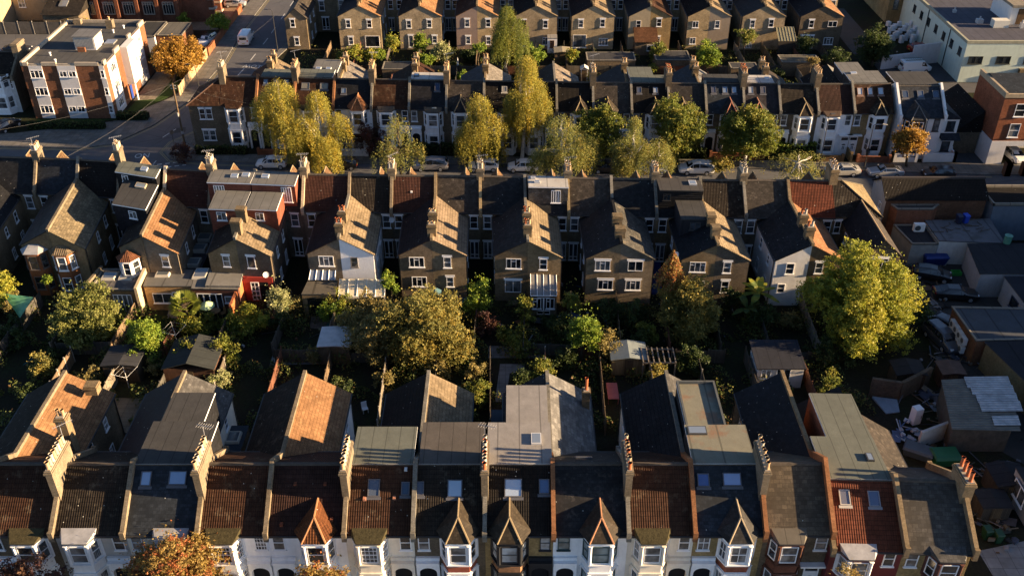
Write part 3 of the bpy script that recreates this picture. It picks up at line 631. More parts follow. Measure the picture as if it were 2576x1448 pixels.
B(7, 'terraced house with red-brown tiles and dark purple wing roof beside the white rendered gable', T_RED, dict(roof=tile((.05,.036,.036), None, .2), wins=[wc3(1.55)], chim=[]), par=(.42,.35,.25), stk=sB(n=4, aerial=True))
B(8, 'terraced house with white rendered garden gable, tan wing roof and orange chimney pots', T_DK, dict(roof=T_TAN, wall=plain((.88,.87,.86), .75, .25, .06, 2, .12, .02), wins=[(1.35, 4.6, .75, 1.2, 'sash', 0, plain((.2,.19,.18), .5, .3, .1, 2, 0))], chim=chims(10.9, ['red']), pcol=ST2), par=ST1)
B(9, 'terraced house with mottled red-brown tiles and a white roof vent, purple-brown wing roof', T_RED, dict(roof=tile((.06,.042,.04), None, .35), wins=[wc3(1.65), wc3(1.5, 2.3)]), par=ST1, stk=sB(aerial=True))
B(10, 'terraced house with brown-grey slates, tan lit wing roof and two stock brick wing chimneys', S_BR, dict(roof=tile((.24,.18,.125), None, .3, .22, .3), wins=[ws(1.5), (1.7, 2.3, .75, 1.2, 'sash', 1)], chim=chims(10.9, ['buff'], half=.45, h=.2), pcol=BRP), par=BRP)
B(11, 'terraced house with plain dark slates between the chimney and the white dormer, dark wing roof', S_DK, dict(roof=slate((.055,.05,.048), None, .3), wins=[wc3(1.45), (1.5, 1.9, 1.7, 1.5, 'patio', 1)]), par=(.36,.27,.15), stk=sB(aerial=True))
B(12, 'terraced house with white roofed grey slate dormer, tan wing roof and glass conservatory', S_DK, dict(roof=tile((.24,.185,.12), None, .2, .22, .3), wins=[ws(1.6), ], chim=chims(10.7, ['red', 'buff']), pcol=ST2), par=ST2,
  dormers=[dict(u0=.35, u1=4.6, v1=2.3, roof=F_WH, zt=9.1, zb=6.6, clad=slate((.14,.13,.12), None, 0, .3, .2), wins=[(3.3, 7.9, 1.0, 1.5, 'bifold')], lights=[(.9, .5, .5, .4), (1.3, 1.4, .6, .5)])])
B(13, 'terraced house with brown slates left of a dark valley roof pair, white window trim', S_BR, dict(roof=S_DK, wins=[wc3(1.75, 4.7, 1), wc3(1.35, 2.35, 1)]), par=(.3,.23,.13), stk=sB(potc=['tan', 'white'], aerial=True))
B(14, 'terraced house with dark slates and wing roof coloured grey as part-lit, blue sheeted side passage', S_DK, dict(roof=slate((.1,.095,.085), (.2,.16,.11), .2), wins=[(1.6, 4.7, 1.55, 1.2, 'patio', 1), wc3(1.5, 2.35, 1)], chim=chims(10.5, ['tan'], rows=0, half=.5, top=8.4), pcol=S_DK), par=ST2)  # dark slate wing lightened with tan patches, part sunlight put into the colour
B(15, 'terraced house with charcoal flat dormers stacked over a dark wing roof, small white flue', S_DK, dict(roof=S_BLK, wins=[(1.75, 4.7, 1.6, 1.2, 'case3b', 0), wc3(1.6, 2.4)]), par=ST2, stk=sB(potc=['tan', 'white']),
  dormers=[dict(u0=.2, u1=4.8, v1=2.6, roof=felt((.085,.08,.075)), zt=9.1, clad=S_BLK, fascia=plain((.04,.04,.04), .5, .3, .1, 2, 0), lights=[(3.9, 1.1, .8, .9)], wins=[(1.0, 8.2, .8, .8, 'case2')], win_fm=plain((.03,.03,.03), .4, .4, 0, 1, 0)),
           dict(u0=1.9, u1=4.75, v0=2.9, v1=6.8, zt=8.0, zb=5, roof=F_DK, clad=F_BK, fascia=plain((.04,.04,.04), .5, .3, .1, 2, 0), wins=[(3.4, 7.1, 1.1, .9, 'patio')], win_fm=plain((.05,.05,.05), .4, .4, 0, 1, 0))])
B(16, 'terraced house with ribbed dark brown tiles right of the charcoal dormers', T_DK, dict(roof=tile((.245,.19,.125), None, .3, .22, .3), wins=[ws(1.25), (1.3, 2.35, .8, 1.4, 'sash', 1)], chim=chims(10.4, ['buff'], half=.42, rows=0), pcol=BRP), par=ST2)
WR_ = plain((.74,.73,.71), .75, .25, .12, 1.6, .3, .01)
B(17, 'terraced house with grey slates and a white rendered rear wing under dark slates', S_BR, dict(roof=S_DK, wall=WR_, endm=WR_, wins=[(1.85, 4.6, .85, 1.3, 'sash', 0), (2.4, 2.2, .8, 1.1, 'sash', 0)], parapet=False), par=ST2, stk=sB(potc=['white', 'cream']), wall=bkd)
B(18, 'terraced house with bright red tiles and glowing orange wing roof with red pots', tile((.17,.05,.028), None, .2), dict(roof=tile((.33,.16,.08), None, .1, .22, .28), wins=[ws(1.1, 4.7)], chim=chims(10.4, ['red', 'white']), pcol=BRP), par=BRP)
# end house with a hipped roof
def hip_end():
    (L, nL), (Rr, nR) = rowB[19], rowB[20]
    root = thing('terraced_house', 'hipped end house of the middle row, dark ribbed tiles with one hip face coloured tan as sunlit', 'house', ((L.x+Rr.x)/2, L.y, 0), 'terraced houses')
    x0, y0, x1 = L.x, L.y, L.x+5.1; yr, yf, ze, zr = y0-3.15, y0+4.2, 6.2, 9.0
    mb = MB(); mb.box(x0+.006, x1-.15, yr+.2, yf-.2, 0, ze+.05); obj('wall', mb, bkd, root)
    xa = x0+1.0; mb = MB()
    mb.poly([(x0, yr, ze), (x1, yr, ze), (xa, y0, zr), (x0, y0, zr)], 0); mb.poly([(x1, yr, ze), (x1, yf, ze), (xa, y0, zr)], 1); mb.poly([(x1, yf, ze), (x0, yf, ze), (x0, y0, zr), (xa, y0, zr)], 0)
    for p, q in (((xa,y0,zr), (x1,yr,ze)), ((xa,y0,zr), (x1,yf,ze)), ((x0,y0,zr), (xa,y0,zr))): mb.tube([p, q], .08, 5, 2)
    obj('roof', mb, [T_DK, tile((.3,.23,.13), None, .2), plain((.09,.075,.05), .8, .2, .3, 3, .2)], root)  # sun-facing hip gets a paler tan tile, sunlight put into its colour
    mb = MB(); mb.box(x0-.15, x0+.15, yr, y0, 6.2, 6.5)
    stack(root, lambda u, v, z: (x0+u, y0+v, z), 0, -.4, 1.6, .42, 7, 10.4, BRP, 4, 2, ['white', 'buff'], .5)
    wx, wy = x0+1.0, 84.3; W = 3.9; mb = MB()
    pr = lambda y: [(wx, y, 0), (wx, y, 5.62), (wx+W/2, y, 7.42), (wx+W, y, 5.62), (wx+W, y, 0)]
    mb.sweep(pr(yr+.6), pr(wy)); obj('wing_wall', mb, bkd, root)
    mb = MB(); t = .09
    for s in (-1, 1):
        e = wx+W/2+s*(W/2+.14); c = wx+W/2; ya, yb = yr+1.6, wy-.12
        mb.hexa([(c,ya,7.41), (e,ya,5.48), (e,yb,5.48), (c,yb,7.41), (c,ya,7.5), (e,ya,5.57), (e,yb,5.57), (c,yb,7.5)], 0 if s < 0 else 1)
    mb.tube([(c, ya, 7.5), (c, yb, 7.5)], .09, 5, 2); obj('wing_roof', mb, [S_BLK, S_BR, plain((.3,.22,.13), .8, .2, .3, 3, .2)], root)  # right slope paler than the left, sun and shade put into the slates
    fr, _ = wallframe((wx, wy), (wx+W, wy)); window(root, fr, 1.9, 4.7, 1.7, 1.2, 'case3b', lint=W_)
    fr, _ = wallframe((wx, yr+.5), (wx, wy)); window(root, fr, 2.0, 4.4, .8, 1.3, 'sash'); window(root, fr, 4.2, 4.4, 1.0, 1.3, 'case2')
    fr, _ = wallframe((x0, yr+.2), (x0+5, yr+.2)); window(root, fr, .45, 4.9, .7, 1.5, 'sash', lint=W_)
hip_end()
# ------------------------------------------------------------ far side of the street (fronts face the camera)
rowC = rowpts([(557,192.5,9),(649,193,9),(744,195,9),(842,197.5,9),(937,199,9),(1031,200.5,9),(1124,202.5,9),(1218,203.5,9),(1309,204.5,9),(1400,205.5,9),(1491,207,9),(1587,208,9),(1680,208.5,9),(1773,209,9),(1868,209.5,9),(1958,210,9),(2053,211,9),(2143,210.5,9),(2242,209.5,9)])
rowC = [(p, Vector((0, -1))) for p, n in rowC]
sC = lambda **k: {**dict(v0=-1.5, v1=.75, half=.38, top=10.6, wall=STOCKD, n=4, rows=2, potc=['tan', 'buff'], h=.55, rp=.14), **k}
def Cc(i, label, roof, wall, bay, wroof, wk=None, **k):
    (L, nL), (Rr, nR) = rowC[i], rowC[i+1]; w = (Rr-L).length
    right = i % 2 == 1; b = dict(bay); b['u'] = w*(.64 if right else .38); b.setdefault('hw', 1.2)
    side = 'L' if right else 'R'; wu = .62 if right else w-.62; tr = k.get('trim') or W_
    k.setdefault('fwin', [(wu, 5.1, .8, 1.5, 'sash', 1)])
    k.setdefault('porch', (.06, 1.5, tr, 1) if right else (w-1.5, w-.06, tr, 1))
    wing = {**dict(zr=7.4, ze=5.4, w=3.4, far=11.0, side=side, roof=wroof, swin=False, parapet=right, pcol=BRP), **(wk or {})}
    if k.get('stk') is True: k['stk'] = sC()
    return house(label, L, Rr, nL, nR, 'front', roof, wall, wallR=bk, bay=b, wing=wing, rf=3.15, rr=3.3, **k)
tg = dict(potc=['tan', 'buff'], half=.4)
ch2 = [dict(v=7.2, **tg), dict(v=9.6, **tg)]
Cc(0, 'end terraced house with brown hipped roof and lit white-potted chimney at the road corner', T_BR, bkd, FL(T_BR), T_BR, stk=sC(v0=-.7, v1=.9, wall=ST1, potc=['cream'], aerial=True, u=.25), par=ORP, parL=False, fwin=[(4.5, 5.05, .8, 1.4, 'sash', 1)])
Cc(1, 'terraced house with three small rooflights on brown tiles, left of the golden twin birch', T_BR, W_, FL(MOSS), T_TAN, dict(chim=ch2), par=ORP, dormers=[dict(u0=.4, u1=4.6, v1=2.6, roof=F_GN)], sky=[(1.1, .75, .6, .7), (2.5, .75, .7, .7), (3.9, .75, .7, .8)])
Cc(2, 'terraced house with two wide rooflights on brown tiles behind the golden twin birch', T_BR, W_, FL(MOSS), F_GR, dict(parapet=False), par=ORP, stk=sC(aerial=True), dormers=[dict(u0=.2, u1=4.9, v1=2.9, roof=F_GN), dict(u0=1.6, u1=5.1, v0=3.0, v1=7.5, zt=8.7, zb=5, roof=F_GR, lights=[(2.4, 4, .7, .7), (3.8, 4, .7, .7)])], sky=[(1.4, 1.2, 1.1, .9, 'F', (.3,.27,.2)), (3.9, 1.2, 1.1, .9, 'F', (.3,.27,.2))])
Cc(3, 'white terraced house with black slates, orange turret and glazed porch', S_BLK, W_, TU(tile((.3,.13,.06), None, .1, .2, .2), (.4,.2,.1)), slate((.2,.175,.15), None, .1), dict(chim=ch2), par=ORP, sky=[(1.3, 1.8, .7, .8)])
Cc(4, 'brick terraced house with brown tiles and flat brown bay roof left of the white dormer', T_BR, bkd, FL(felt((.14,.11,.08))), T_DK, par=ST2, stk=sC(aerial=True))
Cc(5, 'brick terraced house with black slates and white roofed rear dormer, one small rooflight', slate((.03,.03,.036), None, .1), bkd, FL(felt((.14,.11,.08))), T_BR, dict(chim=ch2), par=ST2, dormers=[dict(u0=.15, u1=4.6, v1=2.4, roof=F_WH, lights=[(.8, 1.3, .7, .8)], lcol=(.05,.05,.05))], sky=[(3.7, 1.0, .7, 1.1, 'F', (.04,.06,.11))])
Cc(6, 'terraced house with brown slates and turret half hidden by the brightest yellow birch', S_BR, bkd, TU(S_DK), S_BLUE, par=ST2, stk=sC(aerial=True))
Cc(7, 'terraced house with dark speckled tiles and one roof hatch behind the tall birch', T_BLK, bkd, FL(MOSS), slate((.2,.18,.16), None, .1), dict(chim=ch2), par=ST2, sky=[(2.7, 1.2, .7, .8, 'F', (.3,.28,.25), (.4,.38,.35))])
Cc(8, 'terraced house with blackish tiles hidden behind the tall birch, white window trim', T_BLK, bkd, FL(MOSS), S_DK, par=ST2, stk=sC())
Cc(9, 'terraced house with speckled dark tiles, turret and tan rear wing roof', T_BLK, bkd, TU(T_DK), slate((.22,.18,.14), None, .1), dict(pcol=ST2), par=ST2)
Cc(10, 'terraced house with brown slates and tan-faced turret behind the dark street tree', S_BR, bkd, TU(S_TAN), S_DK, par=ST2, stk=sC(potc=['white', 'buff'], aerial=True))
Cc(11, 'terraced house with two rooflights in black speckled tiles and grey-green flat roofs behind', T_BLK, bkd, TU(T_DK), F_GN, dict(chim=[dict(v=8.6, **tg)]), par=ST2, sky=[(1.05, 1.1, .65, .85, 'F', (.1,.12,.17)), (3.2, 1.1, .65, .85, 'F', (.42,.46,.5))], dormers=[dict(u0=.1, u1=4.7, v1=2.5, roof=F_GN), dict(u0=.15, u1=3.4, v0=2.6, v1=6.5, zt=8.6, zb=5, roof=F_GN, lights=[(.8, 3.1, .7, .5)])])
Cc(12, 'terraced house with brown-grey slates and a turret above the rounded lime tree', slate((.06,.052,.048), None, .1), bkd, TU(S_TAN), S_BLUE, par=ST2, stk=sC(potc=['red', 'tan']))
Cc(13, 'terraced house with blue slates, three rooflights and a red-ridged turret', S_BLUE, bkd, TU(S_DK, (.3,.12,.08)), S_LT, dict(chim=ch2), par=ST2, sky=[(1.1, 1.0, .65, .95, 'F', (.12,.12,.15)), (2.6, 1.0, .7, .95, 'F', (.25,.32,.42)), (3.8, 1.0, .65, .95, 'F', (.35,.42,.5))], dormers=[dict(u0=.1, u1=4.7, v1=2.9, roof=F_DK, fascia=plain((.35,.12,.08), .7, .2, .1, 2, 0))])
Cc(14, 'terraced house with purple-grey slates and two rooflights above the second lime tree', S_PUR, bkd, TU(S_DK, (.3,.14,.09)), S_DK, par=ST2, stk=sC(potc=['red', 'tan']), sky=[(1.0, 1.0, .7, 1.0, 'F', (.5,.5,.48)), (2.6, 1.0, .7, 1.0, 'F', (.15,.14,.15))], dormers=[dict(u0=.2, u1=4.2, v1=2.6, roof=F_WH, lights=[(3.5, 1.5, .6, .5)])])
Cc(15, 'brick terraced house with dark speckled tiles and turret left of the white fronted house', T_DK, bkd, TU(T_DK), S_TAN, dict(chim=ch2), par=ST2)
Cc(16, 'white terraced house with dark red-brown tiles by the tall dark lamp post', T_DRED, W_, FL(felt((.11,.075,.055))), T_BLK, par=ST2, stk=sC(potc=['tan']), porch=None, door=(4.2, (.75,.75,.75), True))
Cc(17, 'yellow brick terraced house with three bright rooflights on brown tiles and a small turret', T_BR, brick((.27,.19,.095)), TU(T_DK), F_GR, dict(parapet=False), par=ST2, parR=False, porch=None, door=(.65, (.75,.75,.75), True), sky=[(.95, 1.15, .7, 1.05, 'F', (.55,.55,.55), (.2,.12,.09)), (2.3, 1.15, .7, 1.05, 'F', (.55,.55,.55), (.2,.12,.09)), (3.7, 1.15, .75, 1.05, 'F', (.45,.5,.55), (.2,.12,.09))],
   dormers=[dict(u0=.1, u1=4.8, v1=4.2, roof=F_GR, lights=[(1.2, 3.4, .8, .6)]), dict(u0=.1, u1=3.3, v0=4.3, v1=8.3, zt=8.7, zb=4, roof=F_GR)])
def hip_c0():
    r_ = bpy.data.objects[[o.name for o in bpy.data.objects if o.parent is None and 'brown hipped roof' in str(o.get('label'))][0]]
    L = rowC[0][0]; x1, x0, yr = L.x, L.x-4.2, L.y; mb = MB(); mb.box(x0, x1, yr-2.93, yr+3.0, 0, 6.2); obj('wall', mb, bkd, r_)
    mb = MB(); a, b, c, d, t = (x0-.2,yr-3.2,6.15), (x1,yr-3.2,6.15), (x1,yr+3.3,6.15), (x0-.2,yr+3.3,6.15), (x1,yr,8.98)
    mb.poly([a, b, t]); mb.poly([d, a, t]); mb.poly([c, d, t]); mb.tube([a, t], .09, 5, 1); mb.tube([d, t], .09, 5, 1); obj('hip_roof', mb, [T_BR, plain((.12,.07,.05), .8, .2, .3, 3, .2)], r_)
    fr, _ = wallframe((x0, yr-2.93), (x1, yr-2.93))
    for z in (4.9, 1.8):
        for a_ in (1.7, 2.6): window(r_, fr, a_, z, .8, 1.5, 'sash', lint=white())
hip_c0()
# detached white house at the end of that side
def white_house():
    pts = [(Vector((50.5, 120.9)), Vector((0, -1))), (Vector((56.35, 120.9)), Vector((0, -1)))]
    wr = plain((.68,.67,.66), .7, .3, .12, 1.2, .3)
    root, M, MF, MR = house('detached white rendered house with white stepped side parapets behind the small orange street tree', pts[0][0], pts[1][0], pts[0][1], pts[1][1], 'front', slate((.05,.06,.08), None, .05), wr, rf=3.6, rr=4.8, ze=6.1, zr=9.0,
        par=wr, parR=True, bay=dict(u=2.2, kind='turret', roof=slate((.06,.066,.072), None, .05), hips=(.12,.12,.12), wall=BKP, trim=BKP, hw=1.5, hf=.9), fwin=[(5.0, 4.9, .8, 1.7, 'plain', None, BKP)],
        sky=[(1.0, 1.3, .85, 1.1, 'F', (.09,.12,.17)), (3.0, 1.3, .85, 1.1, 'F', (.12,.15,.2)), (5.0, 1.3, .85, 1.1, 'F', (.07,.1,.15))], dormers=[dict(u0=.2, u1=5.65, v1=4.7, zt=9.05, roof=F_DK, clad=S_BLK)], group=None, name='detached_house', wing=None, rwin=[])
    mb = MB(); mb.box(56.5, 58.6, 117.9, 124, 0, 5.6); obj('side_wall', mb, wr, root)
    mb = MB(); mb.hexa([(56.45,117.7,5.6),(58.8,117.7,5.6),(58.8,124,5.6),(56.45,124,5.6),(56.45,117.7,7.0),(58.7,117.7,5.7),(58.7,124,5.7),(56.45,124,7.0)]); mb.hexa([(56.5,117.0,2.9),(59.0,117.0,2.9),(59.0,117.9,3.0),(56.5,117.9,3.0),(56.5,117.0,2.95),(59.0,117.0,2.95),(59.0,117.9,3.6),(56.5,117.9,3.6)]); obj('side_roof', mb, slate((.05,.06,.08), None, .05), root)
    fr, _ = wallframe((56.5, 117.9), (58.6, 117.9))
    for z in (4.6, 1.7): window(root, fr, 1.1, z, 1.1, 1.4, 'plain', fm=BKP)
    g = tag(obj('garden_wall', *wallmesh([((50.4,116.7), (53.6,116.7)), ((54.7,116.7), (58.7,116.7)), ((50.4,116.7), (50.4,117.3)), ((58.7,116.7), (58.7,118.4))], 1.15, .22, wr)), 'low white rendered front garden wall with square piers before the detached white house', 'wall')
def wallmesh(segs, h, t, m, piers=True, z0=0):
    mb = MB()
    for (a, b) in segs:
        a = Vector(a); b = Vector(b); d = (b-a).normalized(); n = Vector((-d.y, d.x))*t/2
        q = [a-n, b-n, b+n, a+n]; mb.sweep([(p.x, p.y, z0) for p in q], [(p.x, p.y, z0+h) for p in q])
        n2 = n*1.25; q = [a-n2, b-n2, b+n2, a+n2]; mb.sweep([(p.x, p.y, z0+h) for p in q], [(p.x, p.y, z0+h+.07) for p in q])
        if piers:
            for p in (a, b): mb.box(p.x-t*.8, p.x+t*.8, p.y-t*.8, p.y+t*.8, z0, z0+h+.3)
    return mb, m
white_house()

# ------------------------------------------------------------ back row at the top of the picture (gardens face the camera)
xs = [P(x, y, 7.5)[0] for x, y in ((892.5,33),(1049,36),(1198,33),(1350,36),(1498,33),(1647,36),(1798,32),(1935,26),(2087,30))]
ln = []
for a, b in zip(xs, xs[1:]): ln += [a, (a+b)/2]
ln = [xs[0]-5]+ln+[xs[-1], xs[-1]+5]
rowD = [(Vector((x, 170.2-.004*abs(x))), Vector((0, -1))) for x in ln]
Dinfo = [
 ('terraced house with dark wing roof and slate dormer, left end of the back row', S_DK, S_DK, bk, dict(wins=[ws(1.9, 4.4), ws(1.7, 1.5)], parapet=False), dict(dormers=[dict(u0=.2, u1=4.4, v1=2.6, clad=slate((.035,.04,.05)), wins=[(3.3, 8.2, .9, .8, 'case2')], roof=F_WH)])),
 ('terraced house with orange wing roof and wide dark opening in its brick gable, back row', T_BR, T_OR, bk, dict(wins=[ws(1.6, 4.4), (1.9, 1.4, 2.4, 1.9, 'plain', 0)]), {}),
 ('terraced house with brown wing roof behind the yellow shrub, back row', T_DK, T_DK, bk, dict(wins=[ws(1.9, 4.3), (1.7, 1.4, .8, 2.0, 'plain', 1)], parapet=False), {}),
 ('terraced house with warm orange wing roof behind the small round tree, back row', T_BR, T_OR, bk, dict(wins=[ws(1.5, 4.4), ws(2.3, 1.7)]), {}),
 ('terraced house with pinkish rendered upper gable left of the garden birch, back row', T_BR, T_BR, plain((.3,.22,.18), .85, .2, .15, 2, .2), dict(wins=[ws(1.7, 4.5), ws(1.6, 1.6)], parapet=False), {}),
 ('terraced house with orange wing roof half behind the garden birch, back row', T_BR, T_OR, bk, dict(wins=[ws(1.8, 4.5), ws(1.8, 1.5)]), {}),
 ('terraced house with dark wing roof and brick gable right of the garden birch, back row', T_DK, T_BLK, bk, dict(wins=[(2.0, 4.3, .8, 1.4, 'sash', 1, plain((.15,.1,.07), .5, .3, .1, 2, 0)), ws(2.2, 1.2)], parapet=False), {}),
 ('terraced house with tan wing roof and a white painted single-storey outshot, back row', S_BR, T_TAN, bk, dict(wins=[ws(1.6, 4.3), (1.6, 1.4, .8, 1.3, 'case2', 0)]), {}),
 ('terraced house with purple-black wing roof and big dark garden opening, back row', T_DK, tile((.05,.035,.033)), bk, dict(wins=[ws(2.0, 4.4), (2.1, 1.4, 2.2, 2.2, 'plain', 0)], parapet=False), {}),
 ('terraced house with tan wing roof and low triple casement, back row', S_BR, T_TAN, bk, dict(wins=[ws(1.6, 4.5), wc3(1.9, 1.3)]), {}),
 ('terraced house with cream pebbledash gable over a brown tiled lean-to, back row', S_DK, S_BLK, plain((.42,.34,.22), .9, .2, .2, 3, .2), dict(wins=[ws(1.9, 4.3, 0)], parapet=False), dict(dormers=[dict(u0=.3, u1=4.8, v1=2.6, clad=slate((.1,.09,.085)), wins=[(2.6, 8.1, .9, .8, 'case2')], roof=F_WH)])),
 ('terraced house with orange-brown wing roof, yellow brick gable and red tiled dormer, back row', T_BR, T_BR, brick((.33,.23,.11)), dict(wins=[ws(1.5, 4.6), (1.5, 1.5, .8, 1.4, 'glazed', 1)]), dict(dormers=[dict(u0=.3, u1=4.8, v1=2.6, clad=tile((.3,.09,.05), None, 0), wins=[(1.6, 8.1, 1.2, .8, 'case3')], roof=F_GR)])),
 ('terraced house with black wing roof and small paired casements, back row', T_DK, T_BLK, bk, dict(wins=[(2.2, 4.3, 1.0, 1.1, 'case2', 0), (2.4, 1.5, 1.0, 1.1, 'case2', 0)], parapet=False), {}),
 ('terraced house with tan wing roof and pale pebbledash gable, back row', S_BR, T_TAN, plain((.33,.26,.19), .9, .2, .2, 3, .2), dict(wins=[ws(1.4, 4.3, 0)]), {}),
 ('terraced house with grey wing roof and white glazed garden doors, back row', S_DK, slate((.06,.06,.062), None, .2), bk, dict(wins=[ws(1.8, 4.4), (2.0, 1.3, 1.1, 2.1, 'bifold', 1)], parapet=False), {}),
 ('terraced house with tan wing roof above a glass lean-to, back row', S_BR, T_TAN, bk, dict(wins=[ws(1.3, 4.5)]), {}),
 ('terraced house with dark wing roof and a long row of white garden doors, back row', S_DK, S_BLK, bkd, dict(wins=[ws(1.6, 4.4), (1.9, 1.3, 2.2, 2.2, 'bifold', 1)], parapet=False), dict(dormers=[dict(u0=.5, u1=4.6, v1=2.6, clad=S_BLK, wins=[(2.5, 8.1, .8, .8, 'case2')])])),
 ('terraced house with rust lit wing roof at the right end of the back row', T_BR, T_OR, bkd, dict(wins=[(1.9, 4.4, 1.5, 1.0, 'patio', 0), wc3(1.7, 1.5)]), {})]
bkD = brick((.42,.325,.2))
for i, (lb, rf_, wr_, wl_, wk, kk) in enumerate(Dinfo):
    (L, nL), (Rr, nR) = rowD[i], rowD[i+1]; side = 'R' if i % 2 == 0 else 'L'
    bkD = [brick(c) for c in ((.42,.325,.2), (.36,.28,.18), (.44,.33,.19), (.38,.3,.2))][i//2*3 % 4]
    if wl_ is bk: wl_ = bkD
    house(lb, L, Rr, nL, nR, 'rear', rf_, bkD, wallR=bkD, rf=3.3, rr=3.1, front=False, stk=(sB(top=10.5) if i % 2 == 0 else None), par=ST2,
          wing={**dict(zr=7.5, ze=5.7, w=3.5, far=11.5, side=side, roof=wr_, wall=wl_, pcol=BRP, chim=[] if i % 2 == 0 or i == 5 else [dict(v=8.4, potc=['buff'], half=.36, h=.35), dict(v=9.6, potc=['buff'], half=.36, h=.35)], swin=(i % 2 == 0) == (xs[0] > 0)), **wk}, **kk)
# corner house of the back row beside the road
x0 = P(705, 60, 5.4)[0]
house('corner house of the back row beside the road, with a slim gabled wing', Vector((x0, 170.2)), Vector((xs[0]-5.05, 170.2)), Vector((0,-1)), Vector((0,-1)), 'rear', S_DK, bk, wallR=bk, rf=3.3, rr=3.1, front=False, parR=False,
      wing=dict(side='L', full=True, w=3.6, zr=7.0, ze=5.3, far=11.6, roof=S_BR, off=.1, wins=[ws(1.35, 4.5), ws(1.7, 1.4)], swin=True), rwin=[(4.8, 4.6, .9, 1.7, 'sash', 1), (5.2, 1.5, 1.2, 2.1, 'french', 1)])
# ------------------------------------------------------------ block of flats at the left
def flats():
    x0, x1, y0, y1, h = -68.9, -57.25, 130.6, 148.4, 8.3
    rb = brick((.215,.095,.052)); wp = plain((.62,.6,.58), .6, .35, .12, .8, .3)
    root = thing('block_of_flats', 'three-storey block of flats in red brick and white panels with flat grey roof', 'flats', ((x0+x1)/2, (y0+y1)/2, 0))
    mb = MB(); mb.box(x0, x1, y0, y1, 0, h-.35); obj('wall', mb, [rb], root)
    mb = MB(); mb.box(x0+.12, x1-.12, y0+.12, y1-.12, h-.35, h-.15); obj('roof', mb, felt((.1,.098,.095), 1.1), root)
    mb = MB()
    for a in ((x0-.03, x0+.3, y0, y1), (x0+.3, x1+.03, y1-.3, y1)): mb.box(*a, h-.35, h+.25)
    for a, b in ((x0+.3, x0+1.0), (x0+2.9, x0+5.0), (x0+7.6, x0+10.9)): mb.box(a, b, y0-.05, y0+.25, h-.35, h+.12)
    for a, b in ((x0+1.0, x0+2.9), (x0+5.0, x0+7.6), (x0+10.9, x1)): mb.box(a, b, y0+.0, y0+.2, h-.352, h-.1)
    for a, b in ((y0, y0+1.0), (y0+4.4, y0+6.5), (y0+10.5, y0+11.7), (y0+15.5, y1-.3)): mb.box(x1-.25, x1+.05, a, b, h-.35, h+.3)
    obj('coping', mb, plain((.4,.34,.26), .8, .25, .25, 3, .2), root)
    for a, b in ((x0+1.0, x0+2.9), (x0+5.0, x0+7.6), (x0+10.9, x1-.05)):
        mb = MB(); mb.box(a, b, y0-.06, y0, .05, h-.36); obj('panel', mb, wp, root)
    fr, _ = wallframe((x0, y0-.06), (x1, y0-.06))
    for z in (1.45, 4.15, 6.75):
        window(root, fr, 1.95, z, 1.8, 1.15, 'case3b'); window(root, fr, 5.65, z, 1.05, .85, 'case2'); window(root, fr, 6.95, z, 1.05, .85, 'case2'); window(root, fr, 11.2, z, .55, 1.1, 'sash')
    for a, b in ((y0+1.0, y0+4.4), (y0+11.7, y0+15.5)):
        mb = MB(); mb.box(x1, x1+.07, a, b, .05, h-.36); obj('panel', mb, wp, root)
    fr, _ = wallframe((x1+.07, y0), (x1+.07, y1))
    for z in (1.45, 4.15, 6.75):
        window(root, fr, 2.7, z, 1.9, 1.2, 'case3b'); window(root, fr, 12.7, z, .9, .9, 'case2'); window(root, fr, 14.3, z, .9, .9, 'case2')
    mb = MB(); mb.box(x1, x1+1.1, y0+6.6, y0+10.4, 2.5, h-.1); ob = obj('stair_bay', mb, wp, root)
    fr, _ = wallframe((x1+1.1, y0+6.6), (x1+1.1, y0+10.4)); window(ob, fr, 2.6, 5.6, .8, 1.0, 'case2', nest=False)
    mb = MB(); mb.box(x1+.01, x1+.07, y0+6.9, y0+7.8, 0, 2.1); obj('door', mb, plain((.02,.05,.25), .4, .5, .1, 2, 0), root)
    mb = MB(); mb.tube([(x1+1.0, y0+6.8, 0), (x1+1.0, y0+6.8, 2.5)], .14, 8); obj('porch_column', mb, white(), root)
    mb = MB(); mb.box(-63.2, -60.2, 136.2, 139.2, h-.15, h+1.75); s = obj('roof_box', mb, [plain((.6,.58,.55), .7, .3, .12, 2, .2)], root)
    mb = MB(); mb.box(-63.35, -60.05, 136.05, 139.35, h+1.75, h+1.9); obj('roof_box_lid', mb, felt((.2,.2,.2)), s)
    fr, _ = wallframe((-63.2, 136.2), (-60.2, 136.2)); mb = MB(); T = lambda x, d, b: fr(x, b, d)
    for i in range(14): mb.box(.1+i*.2, .2+i*.2, 0, .05, h+.1, h+1.6, 0, T)
    obj('louvre', mb, plain((.25,.25,.24), .5, .4, .1, 2, 0), s)
    mb = MB(); mb.box(-61.9, -60.9, 145.3, 146.3, h-.15, h+1.1); ch = obj('chimney', mb, brick(ST1), root); pot(ch, -61.4, 145.8, h+1.1, .5, .15, plain(POTC['buff'], .8, .25, .2, 5, .3))
    mb = MB(); mb.box(-62.6, -61.5, 135.4, 135.7, h-.15, h+.5); obj('upstand', mb, rb, root)
    mb = MB(); mb.box(-59.9, -58.5, 138.4, 140.2, h-.15, h+.05); obj('roof_light', mb, skyglass((.3,.3,.28)), root)
    mb = MB(); mb.box(-67.6, -66.5, 147.2, 148.0, h-.15, h+.6); obj('upstand', mb, brick(ST1), root)
    for (x, y) in ((-66, 134), (-64.2, 131.3), (-59.3, 145.5), (-60.2, 143.5)):
        mb = MB(); mb.tube([(x,y,h-.15), (x,y,h+.25)], .1, 7); mb.tube([(x,y,h+.25), (x,y,h+.35)], .17, 7); obj('roof_vent', mb, white(), root)
flats()
